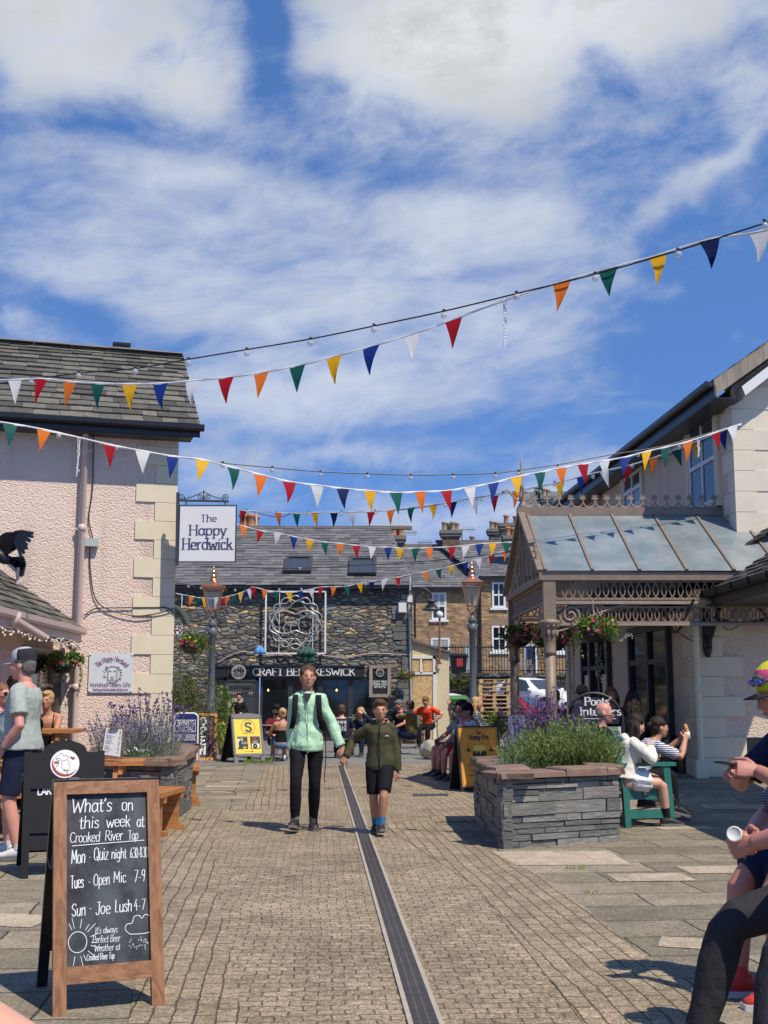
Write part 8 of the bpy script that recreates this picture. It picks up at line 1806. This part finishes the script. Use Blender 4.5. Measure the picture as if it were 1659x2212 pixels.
    if strap:
        m = MB(); torso(m, hem, .30, .008); solid(m, vox, 2).build('vest_top', 'cloth_black', o); m = MB()
        for s_ in (-1, 1): m.tube(bez([up(.29, s_ * .085, -.115), up(.42, s_ * .095, -.09), up(.475, s_ * .09, 0), up(.40, s_ * .09, .1)], 10), .007, 5)
        m.build('strap', 'cloth_black', o)
    if bot:
        m = MB(); legs_(m, lez if leg >= 1 else .02, leg, .0 if leg >= 1 else .012)
        if hs is None: torso(m, -.10, .10, .010)
        solid(m, vox, 2, .004, 12).build('trousers' if leg >= 1 else 'shorts', 'cloth_' + bot, o)
    if skirt:
        m = MB(); hv = ((kL + kR) / 2 - pel) * skirt; m.rings([[c_ + xa * (a * k * cos(u_)) * (1 + .05 * sin(9 * u_) * w2) + (Z if hs is not None else Y) * (b_ * k * sin(u_)) * (1 + .05 * sin(9 * u_) * w2) for u_ in [2 * pi * i / 54 for i in range(54)]] for c_, a, b_, w2 in ((pel + Z * .06, .16, .12, 0), (pel + hv * .3, .21, .14, .5), (pel + hv, .26, .13, 1.2))]); m.build('skirt', 'cloth_white', o)
    for an, sp_, kn in ((aL, ll, kL), (aR, rl, kR)):
        td = V(sp_[2]).normalized(); fl = V(sp_[3]) if len(sp_) > 3 else Z; sx_ = td.cross(fl).normalized(); fz = sx_.cross(td); c0 = an - fz * .078 * k
        def ring(f, wd_, z0, z1, n=12): return [c0 + td * f * k + sx_ * (wd_ * k * cos(u_)) + fz * ((z0 + z1) / 2 + (z1 - z0) / 2 * sin(u_)) * k for u_ in [2 * pi * i / n for i in range(n)]]
        if shoe:
            m = MB(); m.rings([ring(-.075, .026, .015, .075), ring(-.05, .04, .012, .105), ring(0, .043, .012, .118), ring(.05, .043, .012, .105), ring(.10, .047, .012, .078), ring(.15, .044, .012, .062), ring(.19, .024, .016, .044)]); m.tube([an + fz * .01, an + fz * .055 * k], [.046 * k, .046 * k], 10); s_ = m.build('shoe', shoe, o)
            m = MB(); m.rings([[c0 + td * f * k + sx_ * x_ * k + fz * z_ * k for x_, z_ in ((-w_, 0), (w_, 0), (w_, .028), (-w_, .028))] for f, w_ in ((-.085, .028), (-.05, .045), (.05, .046), (.10, .052), (.15, .049), (.198, .026))], True, False); sub('sole', m, sole, s_)
            m = MB()
            for j in range(4): m.tube([c0 + td * (.05 + j * .022) * k - sx_ * .026 * k + fz * (.106 - j * .010) * k, c0 + td * (.05 + j * .022) * k + sx_ * .026 * k + fz * (.108 - j * .010) * k], .004, 4)
            if fine: sub('laces', m, 'charcoal_lace' if 'charcoal_lace' in MATS else simple('charcoal_lace', (.06, .06, .06)), s_)
        if sock: m = MB(); ax = (kn - an).normalized(); m.tube([an + ax * .03, an + ax * .08 * k, an + ax * .135 * k], [.047 * k, .046 * k, .050 * k], 12); m.build('sock', 'cloth_' + sock, o)
    # hair, hat, face
    L = lambda p: hc + HM @ V(p) * kh
    if hair and hair != 'bald':
        m = MB(); 
        if 1: m.ell(L((0, .024, .046)), (.087 * kh, .095 * kh, .084 * kh), 18, 12, HM); m.ell(L((0, .055, -.005)), (.074 * kh, .062 * kh, .085 * kh), 16, 10, HM)
        if hairlen == 0: m.ell(L((0, -.03, .088)), (.062 * kh, .056 * kh, .036 * kh), 14, 8, HM)
        if hairlen > 0:
            rnd = random.Random(int(abs(loc[0] * 97) + len(lab)))
            for i in range(26):
                a = radians(rnd.uniform(-20, 200)); p = L((.078 * cos(a), .02 + .075 * sin(a), .04)); q_ = p + V((0, 0, -1)) * hairlen * k * rnd.uniform(.75, 1.05) + (HM @ V((.03 * cos(a), .05 * max(0, sin(a)) + (.03 if abs(cos(a)) > .8 else 0), 0))) * k; m.tube(bez([p, p * .5 + q_ * .5 + HM @ V((.022 * cos(a) + .01 * sin(i), .022 * sin(a), 0)) * k, q_], 8), [.02 * k] * 7 + [.010 * k] * 3 if False else .017 * k, 6)
        if hairlen < 0: m.ell(L((0, .118, .02 + .03 * (hairlen < -1))), (.036 * kh, .036 * kh, .034 * kh), 12, 8, HM); m.ell(L((0, .085, .02)), (.04 * kh, .05 * kh, .04 * kh), 10, 8, HM)
        hb = solid(m, .006 if fine else .010, 2, .007, 26)
        hb.build('hair', 'hair_' + hair, o)
    if cap:
        m = MB(); m.rings([[L((.088 * s1 * cos(u_), .022 + .104 * s1 * sin(u_) * 1.0, z_)) for u_ in [2 * pi * i / 24 for i in range(24)]] for s1, z_ in ((1.0, .035), (1.0, .06), (.95, .095), (.76, .125), (.4, .142), (.05, .147))]); cp_ = m.build('cap', cap if cap in MATS else 'cloth_' + cap, o)
        m = MB(); m.rings([[L((x_ * .078, -.075 - y_, .046 - .35 * y_ * .4 - .02 * abs(x_) ** 2 + dz_)) for x_, y_, dz_ in [(cos(u_), .085 * max(0, sin(u_)) - .01, 0) for u_ in rng(0, pi, 16)]], [L((x_ * .078, -.075 - y_, .040 - .35 * y_ * .4 - .02 * abs(x_) ** 2)) for x_, y_ in [(cos(u_), .085 * max(0, sin(u_)) - .01) for u_ in rng(0, pi, 16)]]], True, True); sub('brim', m, brim or ('cloth_' + cap), cp_)
        if 'capmesh' in lab or 'trucker' in lab: m = MB(); m.rings([[L((.0905 * s1 * cos(u_), .022 + .1065 * s1 * sin(u_), z_)) for u_ in rng(-.15, pi + .15, 16)] for s1, z_ in ((1.0, .036), (1.0, .06), (.955, .094), (.77, .124))], False); sub('mesh_panel', m, 'cloth_charcoal', cp_)
    if beard: m = MB(); m.ell(L((0, -.052, -.062)), (.050 * kh, .046 * kh, .046 * kh), 14, 8, HM); m.build('beard', 'hair_' + beard, o)
    if glasses:
        m = MB()
        for s_ in (-1, 1): m.tube([L((s_ * .033 + .026 * cos(u_), -.098, .006 + .019 * sin(u_))) for u_ in rng(0, 2 * pi, 14)], .0035, 5); m.tube([L((s_ * .06, -.095, .012)), L((s_ * .08, -.02, .008))], .003, 5)
        m.tube([L((-.01, -.10, .01)), L((.01, -.10, .01))], .003, 5); gl_o = m.build('glasses', 'black_paint', o)
        if glasses == 'dark': m = MB(); [m.ell(L((s_ * .033, -.096, .006)), (.026, .004, .019), 12, 6, HM) for s_ in (-1, 1)]; sub('lens', m, 'glass_dark', gl_o)
    if fine or True:
        for s_ in (-1, 1):
            m = MB(); m.ell(L((s_ * .031, -.079, .006)), (.0115 * kh, .007 * kh, .0048 * kh), 10, 6, HM); e_ = m.build('eye', 'eye_white', o); m = MB(); m.ell(L((s_ * .031, -.0855, .005)), (.0046 * kh, .003 * kh, .0042 * kh), 8, 6, HM); sub('iris', m, 'iris', e_)
            m = MB(); m.tube([L((s_ * .014, -.095, .022)), L((s_ * .034, -.092, .028)), L((s_ * .052, -.078, .022))], .0024 * kh, 5); m.build('eyebrow', 'hair_' + (hair if hair and hair != 'bald' else 'brown'), o)
        m = MB(); m.ell(L((0, -.0945, -.052)), (.018 * kh, .005 * kh, .0045 * kh), 12, 6, HM); m.build('mouth', 'lip', o)
    return dict(o=o, up=up, hc=hc, HM=HM, wL=wL, wR=wR, eL=eL, sL=sL, sR=sR, k=k, base=base, pel=pel, Wd=lambda p: base + Matrix.Rotation(rz, 3, 'Z') @ V(p))
# --- the woman in mint green and the boy, hand in hand
pw0 = G(661, 1797); pw0.z = 0
A_ = human('woman in a mint green jacket and black leggings walking hand in hand with a boy', pw0, radians(3), 'mint', 'black', 'brown', 'tan', 1.74, fine=True, wide=.86, dsp=.018, lez=.004, head=(radians(6), radians(-4), radians(3)), la=((.385, -.10, .835), (.7, .6, -.2)), ra=((-.165, -.02, .74), (-1, .5, 0)), ll=((.075, .14, .10), (.05, -1, .1), (.12, -1, -.1)), rl=((-.115, -.12, .115), (-.05, -1, .1), (-.18, -1, .22)), sleeve=.98, hem=-.10, ease=.024, collar=True, sock='sock_grey', hairlen=-1, hands=(.7, .35), hood=True, hdirs=(((.3, -.1, -1), (.4, -1, .1)), None))
wd_ = A_; o = A_['o']; up = A_['up']; m = MB(); m.tube(bez([up(.50, -.03, -.075), up(.43, -.005, -.135), up(.36, .0, -.15)], 8), .03, 8) if False else None
m = MB(); m.add([up(.495, -.050, -.112), up(.495, .050, -.112), up(.40, .006, -.172), up(.40, -.006, -.172)], ((0, 1, 2, 3),)); m.build('undershirt', 'cloth_charcoal', o)
m = MB(); m.tube(bez([up(.41, 0, -.152), up(.25, .004, -.152), up(.08, .008, -.156), up(-.12, .012, -.152)], 14), .0045, 5); m.build('zip', simple('zip_green', (.20, .42, .28), .4), o)
bp = MB(); bp.rings([[up(f, x_ * (.145), .135 + .06 * y_ + d_) for x_, y_ in [(cos(u_), sin(u_)) for u_ in rng(0, 2 * pi, 17)[:-1]]] for f, d_ in ((.02, .02), (.08, .05), (.25, .06), (.40, .05), (.47, .02))]); bpo = solid(bp, .012, 2, .006, 12).build('backpack', 'cloth_black'); bpo.parent = o
for s_ in (-1, 1): m = MB(); m.rings([[up(f, s_ * (x_ + w_), y_) for w_, y_ in ((-.028, y0), (.028, y0), (.028, y0 - .02), (-.028, y0 - .02))] for f, x_, y0 in ((.38, .12, .16), (.485, .115, .03), (.475, .12, -.075), (.38, .125, -.138), (.26, .132, -.138), (.18, .145, -.12), (.12, .165, -.02), (.1, .16, .1))], True, True); sub('shoulder_strap', m, 'cloth_black', bpo)
m = MB(); m.tube(bez([up(.06, .19, .05), up(-.1, .20, .04), up(-.28, .195, .03), up(-.40, .185, .02), up(-.42, .205, .01)], 16), .006, 4); sub('loose_strap', m, 'cloth_black', bpo)
pb0 = G(821, 1804); pb0.z = 0
B_ = human('boy in an olive fleece jacket and black shorts walking hand in hand with the woman', pb0, radians(-4), 'olive', 'black', 'brown', 'tan', 1.37, fine=True, head=(radians(8), radians(2), 0), la=((.19, .0, .585), (1, .5, 0)), ra=((-.355, -.02, .79), (-.6, .6, -.3)), ll=((.02, -.11, .10), (.05, -1, .1), (.1, -1, .18)), rl=((-.055, .12, .085), (-.05, -1, .1), (-.1, -1, -.05)), sleeve=1.0, leg=.56, hem=-.10, ease=.024, flare=.03, collar=True, sock='sock_blue', dsp=.014, hands=(.5, .75), hdirs=(None, ((-.55, -.1, -.8), (-.3, -1, .2))))
o = B_['o']; up = B_['up']; m = MB(); m.tube(bez([up(.49, 0, -.085), up(.40, 0, -.147), up(.25, 0, -.150), up(.08, .002, -.154), up(-.12, .004, -.15)], 14), .005, 5); m.build('zip', 'cloth_black', o)
m = MB(); m.tube(bez([up(.33, .075, -.138), up(.335, .10, -.132), up(.33, .12, -.122)], 6), .004, 4); m.build('chest_logo', 'white_paint', o)
m = MB(); m.box(up(-.17, .11, -.115), (.035, .006, .015)); m.build('shorts_logo', 'white_paint', o)
# --- man in a trucker cap, at the left
C_ = human('man in a grey trucker cap and pale green T-shirt standing, hand in pocket', (-3.22, 10.9, 0), radians(-92), 'sage', 'navy', 'grey', 'pink', 1.83, fine=True, head=(radians(-6), radians(8), 0), la=((.215, -.10, .95), (.6, 1, 0)), ra=((-.22, -.12, .93), (-.6, 1, 0)), ll=((.13, .05, .09), (.1, -1, .1), (.1, -1, 0)), rl=((-.11, -.12, .09), (-.1, -1, .1), (-.1, -1, 0)), sleeve=.34, leg=.50, hem=-.08, ease=.030, belly=.07, wide=1.08, cap='greycap', shoe='shoe_white', hands=(.6, .6)) if cloth('greycap', (.36, .38, .40)) else None
m = MB(); ax = (C_['wL'] - C_['eL']).normalized(); c_ = C_['wL'] - ax * .03; m.tube([c_ - ax * .012, c_ + ax * .012], .036, 14); m.lathe([(.02, 0), (.02, .012), (.017, .014)], c_ + V((.034, .0, 0)), 14, axis=X); m.build('wristwatch', 'lead', C_['o'])
# --- people at the tables on the left
human('blonde woman in a black strappy top leaning folded arms on the tall timber table', (-4.4, 15.8, 0), radians(8), None, 'denim', 'blonde', 'tan', 1.66, hs=.6, lean=.28, at_head=W(101, 1513, 15.95), strap=True, la=((-.10, -.34, .93), (1, -.2, -.2)), ra=((.12, -.36, .93), (-1, -.2, -.2)), head=(radians(-10), radians(2), 0), fine=True)
human('woman in sunglasses with tied-back fair hair at the far left edge, arms raised', (-4.4, 13.4, 0), radians(60), 'dots', 'black', 'lightbrown', 'pink', 1.66, hs=.5, at_head=W(4, 1500, 13.6), glasses='dark', la=((.06, -.22, 1.08), (1, -.3, -.4)), hairlen=-1, sleeve=.3)
human('dark-haired person seated behind the man in the trucker cap', (-4.5, 14.6, 0), radians(170), 'black', 'black', 'dark', 'tan', 1.7, hs=.5, at_head=W(34, 1482, 14.5))
# --- outside the pub
GP = 'people seated outside the pub'
human('bearded man in a maroon T-shirt and black cap seated beside the yellow board', (0, 0, 0), radians(14), 'maroon', 'navy', 'dark', 'fair', 1.72, hs=.4, at_head=W(597, 1535, 27.4), cap='black', beard='dark', sleeve=.35, leg=.5, group=GP, la=((.05, -.36, .66), (1, -.2, -.2)))
human('woman with a blonde bun and bare back sitting with her back to the camera', (0, 0, 0), radians(195), None, 'denim', 'blonde', 'tan', 1.64, hs=.42, at_head=W(610, 1542, 26.4), strap=True, leg=.4, hairlen=-2, group=GP, shoe='shoe_white')
F_ = human('person in a dark T-shirt with white printed words on the back, seated facing the pub', (0, 0, 0), radians(180), 'navy', 'black', 'brown', 'fair', 1.7, hs=.42, at_head=W(738, 1534, 27.8), sleeve=.35, group=GP, wide=1.1)
m = MB()
for kk, tt in enumerate(('NOT FOR THE', 'HILLS', 'BUT FOR THE')): lettering(m, tt, F_['up'](.36 - kk * .085, 0, .150), -X, Z, .055, .2, align='c', maxw=.24)
m.build('back_print', 'white_paint', F_['o'])
human('curly blonde woman in a navy jumper resting her cheek on her hand', (0, 0, 0), radians(-20), 'navy', 'navy', 'blonde', 'fair', 1.68, hs=.42, lean=.22, at_head=W(779, 1540, 28.6), hairlen=.22, la=((.10, -.30, .98), (1, -.3, -.5)), head=(0, radians(22), 0), group=GP)
human('grey-haired man in a black printed T-shirt looking down to the left', (0, 0, 0), radians(-38), 'black', 'navy', 'grey', 'ruddy', 1.76, hs=.45, at_head=W(861, 1523, 30.8), sleeve=.36, leg=.52, head=(radians(-12), radians(24), 0), group=GP)
human('man in a khaki T-shirt with folded arms seen from behind', (0, 0, 0), radians(-118), 'khaki', 'navy', 'brown', 'tan', 1.78, hs=.45, lean=.1, at_head=W(885, 1525, 29.6), sleeve=.4, leg=.52, wide=1.08, la=((-.08, -.24, .98), (1, -.2, -.3)), ra=((.1, -.24, .95), (-1, -.2, -.3)), head=(radians(-15), 0, 0), group=GP)
E_ = human('man in a bright orange-red football shirt leaning on the table with his elbow out', (0, 0, 0), radians(-22), 'orange', 'black', 'ginger', 'pink', 1.78, hs=.62, lean=.30, at_head=W(919, 1515, 33), sleeve=.36, la=((.24, -.16, .72), (1, .35, .1)), ra=((-.2, -.3, .80), (-1, .3, 0)), head=(radians(-10), radians(30), 0), group=GP)
m = MB(); disc(m, E_['up'](.33, .06, -.16), .035, X, Z, 14); m.build('crest', 'cloth_navy', E_['o'])
# --- row behind the honey board
K_ = human('man in a black cap and grey-blue T-shirt tipping a can to his mouth', (0, 0, 0), radians(-72), 'greyblue', 'brown', 'grey', 'ruddy', 1.78, hs=.45, at_head=W(993, 1529, 21.6), cap='black', sleeve=.36, leg=.55, la=((.10, -.235, 1.24), (1, -.5, -1)), head=(0, radians(-14), 0), belly=.05)
dk = K_['Wd'](K_['hc'] + V((.02, -.17, -.03))); o = thing('drink_can', 'dark silver drink can raised to the mouth of the man in grey-blue', 'can', dk); m = MB(); m.lathe([(.026, -.06), (.033, -.052), (.033, .052), (.026, .06)], dk, 14, axis=V((-1, -.2, .25))); m.build('can', 'lead', o)
human('woman in a black and red cap and flowery white top, hand at mouth', (0, 0, 0), radians(-62), 'floral', 'red', 'dark', 'ruddy', 1.64, hs=.43, at_head=W(1008, 1537, 20.6), cap='black', brim='cloth_red', sleeve=.4, leg=.5, la=((.06, -.19, 1.0), (1, -.4, -.6)), hairlen=-1, shoe='shoe_black', head=(0, radians(12), 0), wide=1.1, belly=.05)
human('woman with a long fair ponytail and a spotted dark top facing right', (0, 0, 0), radians(78), 'dots', 'denim', 'blonde', 'fair', 1.66, hs=.47, at_head=W(1030, 1520, 23.2), hairlen=.26, head=(0, radians(6), 0))
o = thing('visitors_bench', 'dark timber bench under the capped couple behind the orange board', 'bench', (1.5, 21.4, 0)); m = MB(); m.box((1.62, 21.5, .40), (.42, 2.4, .06)); m.build('seat', 'wood_barrel', o)
for y_ in (20.5, 22.5): m = MB(); m.box((1.62, y_, .19), (.36, .08, .37)); m.build('leg', 'wood_barrel', o)
# --- on the green bench
ln_ = lambda d, f: g0 + gl_ * d + gf * f
R_b = atan2(gf.x, -gf.y) 
N_ = human('bald man with black-rimmed glasses and black hooded jacket on the green bench', (0, 0, .1), R_b - .25, 'black', 'charcoal', 'bald', 'pink', 1.76, hs=.45, at_head=W(1306, 1541, 14.75), glasses='clear', head=(radians(-12), radians(6), 0), fine=True, hood=True, ease=.026, ll=((.10, -.52, .30), (.1, -1, .5), (.1, -1, .15)), shoe='shoe_brown')
m = MB()
for s_ in (-1, 1): m.ell(N_['hc'] + N_['HM'] @ V((s_ * .066, .04, -.005)), (.018, .055, .045), 10, 8)
m.build('hair', 'hair_grey', N_['o'])
P_s = human('dark-haired woman in a navy striped top leaning forward to eat a roll', (0, 0, .05), R_b, 'breton', 'black', 'dark', 'tan', 1.70, hs=.45, lean=.62, at_head=W(1424, 1572, 14.1), sleeve=.40, leg=1, hairlen=-1, fine=True, head=(0, radians(4), 0), la=((.06, -.66, .88), (.6, -.1, -1)), ra=((-.10, -.62, .86), (-.6, -.1, -1)), hands=(.8, .8), shoe='shoe_black', ll=((.10, -.60, .08), (.1, -1, .4), (.1, -1, 0)))
hp_ = P_s['Wd']((P_s['wL'] + P_s['wR']) / 2 + V((0, -.05, .06))); o = thing('filled_roll', 'golden filled roll in white paper held by the woman in stripes', 'food', hp_); m = MB(); m.tube(bez([hp_ + V((.02, 0, -.05)), hp_ + V((.0, 0, .03)), hp_ + V((-.02, 0, .11))], 10), [.022] * 3 + [.026] * 6 + [.022, .015], 12); m.build('roll', simple('bread', (.55, .30, .09), .7, .4, 30), o); m = MB(); m.lathe([(.02, -.07), (.035, -.02), (.038, .02)], hp_, 12, axis=V((-.2, 0, 1))); m.build('wrapper', 'white_paint', o)
Q_ = human('girl with long dark hair in a cream hoodie and white skirt on the bench', (0, 0, 0), R_b - .12, 'cream', None, 'dark', 'fair', 1.62, hs=.44, lean=.22, at_head=W(1374, 1567, 13.5), hairlen=.26, fine=True, head=(radians(-6), radians(26), 0), ease=.034, hood=True, skirt=.62, la=((.02, -.30, .80), (1, .3, -.6)), ra=((-.06, -.30, .84), (-1, .2, -.6)), hands=(.7, .7), ll=((.02, -.62, .20), (.15, -1, .55), (.0, -1, -.25)), rl=((-.06, -.46, .085), (-.1, -1, .3), (0, -1, 0)), sock='black', shoe='shoe_black')
# things on the bench arm and tray
def cup(name, lab, cat, p, prof, mat, lid=None, extra=None):
    o = thing(name, lab, cat, p); m = MB(); m.lathe(prof, p, 16); m.build('vessel', mat, o)
    if lid: m = MB(); m.lathe(lid[0], p, 16); m.build('lid', lid[1], o)
    return o
at_ = lambda f, d=.03: g0 + gf * f + gl_ * d + Z * .694
o = cup('sauce_bottle', 'clear bottle of pink juice with a green cap on the bench arm', 'bottle', at_(.14), [(.028, 0), (.032, .01), (.032, .10), (.026, .13), (.016, .15), (.016, .165)], simple('juice_pink', (.50, .20, .12), .2, .1, 4), ([(.019, .165), (.02, .19), (.017, .195)], simple('cap_green', (.05, .30, .06), .4)))
m = MB(); m.lathe([(.0325, .03), (.0328, .032), (.0328, .085), (.0325, .087)], at_(.14), 16); m.build('label', 'white_paint', o)
cup('iced_coffee', 'clear domed cup of iced coffee on the bench arm', 'cup', at_(.26), [(.030, 0), (.042, .085), (.042, .09)], simple('coffee', (.36, .22, .09), .2, .2, 10), ([(.044, .09), (.046, .10), (.038, .125), (.02, .14), (.0, .141)], 'clear_glass'))
o = thing('food_tray', 'open tray of tomatoes and chips beside the iced coffee', 'food tray', at_(.40, .10)); m = MB(); m.lathe([(.05, 0), (.075, .03), (.075, .034), (.05, .006)], at_(.40, .10), 18); m.build('tray', 'clear_glass', o); m = MB(); rnd = random.Random(5)
for i in range(16): m.ell(at_(.40, .10) + V((rnd.uniform(-.05, .05), rnd.uniform(-.04, .04), rnd.uniform(.02, .06))), (.016, .014, .012), 8, 6)
m.build('tomato', simple('tomato', (.55, .06, .02), .3, .2, 10), o); m = MB()
for i in range(14): p = at_(.42, .10) + V((rnd.uniform(-.04, .06), rnd.uniform(-.03, .03), rnd.uniform(.03, .07))); m.bar(p, p + rv(rnd) * .03 + Z * .02, .01, .01)
m.build('chip', simple('chip', (.62, .40, .10), .6), o)
# --- in the shade under the canopy
human('person in a brimmed hat standing in the shade behind the arched sign', (0, 0, .2), radians(200), 'black', 'black', 'dark', 'tan', 1.66, hs=.5, at_head=W(1256, 1500, 18.8), cap='brown')
human('long-haired person in dark clothes in the shade behind the arched sign', (0, 0, .25), radians(5), 'black', 'black', 'ginger', 'ruddy', 1.70, hs=.5, at_head=W(1321, 1503, 18.4), hairlen=.26)
human('dark figure with long black hair turned away by the shop doors', (0, 0, .27), radians(175), 'black', 'black', 'dark', 'tan', 1.72, hs=.5, at_head=W(1366, 1512, 17.6), hairlen=.42, wide=1.15)
human('brown-haired person in dark red sitting half hidden by the canopy post', (0, 0, .1), radians(160), 'maroon', 'charcoal', 'ginger', 'fair', 1.66, hs=.5, at_head=W(1199, 1506, 19.4), hairlen=-1)
# --- right foreground
T_ = human('man in a multicoloured cap bending over his phone at the right edge', (0, 0, 0), radians(-76), 'navy', 'navy', 'grey', 'ruddy', 1.9, hs=.58, lean=.34, at_head=W(1684, 1500, 5.95), cap='capmulti', brim='cloth_charcoal', fine=True, sleeve=.36, leg=.5, head=(radians(-8), radians(20), 0), la=((.05, -.43, 1.07), (1, -.2, -.8)), ra=((-.085, -.43, 1.055), (-1, -.2, -.8)), hands=(.9, .55), hdirs=(((-.35, -.8, .1), (.8, -.35, .45)), ((.3, -.85, .15), (-.6, -.2, .75))), shoe='shoe_red', sole='shoe_white', ll=((.10, -.36, .085), (.1, -1, .3), (-.1, -1, 0)), rl=((-.16, -.46, .085), (-.1, -1, .3), (-.2, -1, 0)))
m = MB(); L2 = lambda p: T_['hc'] + T_['HM'] @ V(p) * T_['k']
for s_ in (-1, 1): m.ell(L2((s_ * .036, -.088, .085)), (.034, .012, .02), 12, 8, T_['HM'])
m.tube([L2((-.07, -.07, .085)), L2((0, -.1, .088)), L2((.07, -.07, .085)), L2((.088, .02, .08))], .005, 5); m.build('sunglasses', simple('mirror_blue', (.05, .05, .35), .1, spec=.9), T_['o'])
pc = T_['Wd']((T_['wL'] + T_['wR']) / 2 + V((.0, -.10, .035))); o = thing('mobile_phone', 'dark mobile phone held in both hands at the right edge', 'phone', pc); fdir = V((-.85, -.5, .16)).normalized(); x_, y_, z_ = basis(fdir); MM = Matrix((x_, y_, z_)).transposed(); m = MB(); m.box(pc, (.074, .009, .15), M=MM); m.build('case', 'iron_black', o); m = MB(); m.box(pc + y_ * .0052, (.066, .001, .14), M=MM); m.build('screen', 'glass_sky', o)
U_ = human('seated man in dark trousers and striped grey T-shirt at the bottom right', (1.83, 4.92, 0), radians(-80), 'marl', 'trouser', 'dark', 'ruddy', 1.86, hs=.58, lean=.04, fine=True, sleeve=.42, wide=1.1, la=((.04, -.41, .86), (1, -.5, -.6)), ra=((-.2, -.30, .86), (-1, .1, -.5)), ll=((.34, -.56, .10), (.25, -1, .55), (.3, -1, 0)), rl=((-.16, -.58, .10), (-.1, -1, .55), (-.05, -1, 0)), hands=(.9, .8), shoe='shoe_black', sole='shoe_black', belly=.05)
cpn = U_['Wd'](U_['wL'] + V((-.035, -.06, .03))); o = thing('paper_cup', 'white-lidded takeaway cup in the hand of the man in the striped T-shirt', 'cup', cpn); ca = V((-.45, -.85, .3))
m = MB(); m.lathe([(.02, -.08), (.029, 0)], cpn, 16, axis=ca); m.build('vessel', 'off_white', o); m = MB(); m.lathe([(.031, 0), (.031, .006), (.026, .010), (.024, .007), (.0, .007)], cpn, 20, axis=ca); m.build('lid', 'off_white', o)
o = thing('green_bench', 'dark green painted bench under the two men at the right edge', 'bench', (2.2, 5.2, 0)); m = MB(); m.box((2.28, 5.1, .52), (.62, 2.3, .06)); m.build('seat', 'paint_green', o)
for y_ in (4.2, 6.0): m = MB(); m.box((2.28, y_, .25), (.5, .09, .48)); m.build('leg', 'paint_green', o)
# --- bare knee at the bottom-left corner
human('person with a bare knee at the bottom-left corner', (-1.30, 3.30, 0), radians(75), 'navy', 'navy', 'brown', 'fair', 1.74, hs=.58, leg=.2, la=((.25, .15, .7), (1, .5, 0)), ra=((-.3, .15, .7), (-1, .5, 0)), vox=.012, ll=((.08, -.40, .085), (0, -1, .3), (0, -1, 0)), rl=((-.22, -.42, .085), (0, -1, .3), (0, -1, 0)))
# silhouette inside the serving window
human('shadowy bar worker inside the serving window', (0, 0, .1), 0, 'black', 'black', 'dark', 'tan', 1.6, hs=.5, at_head=W(516, 1505, PD - .55))
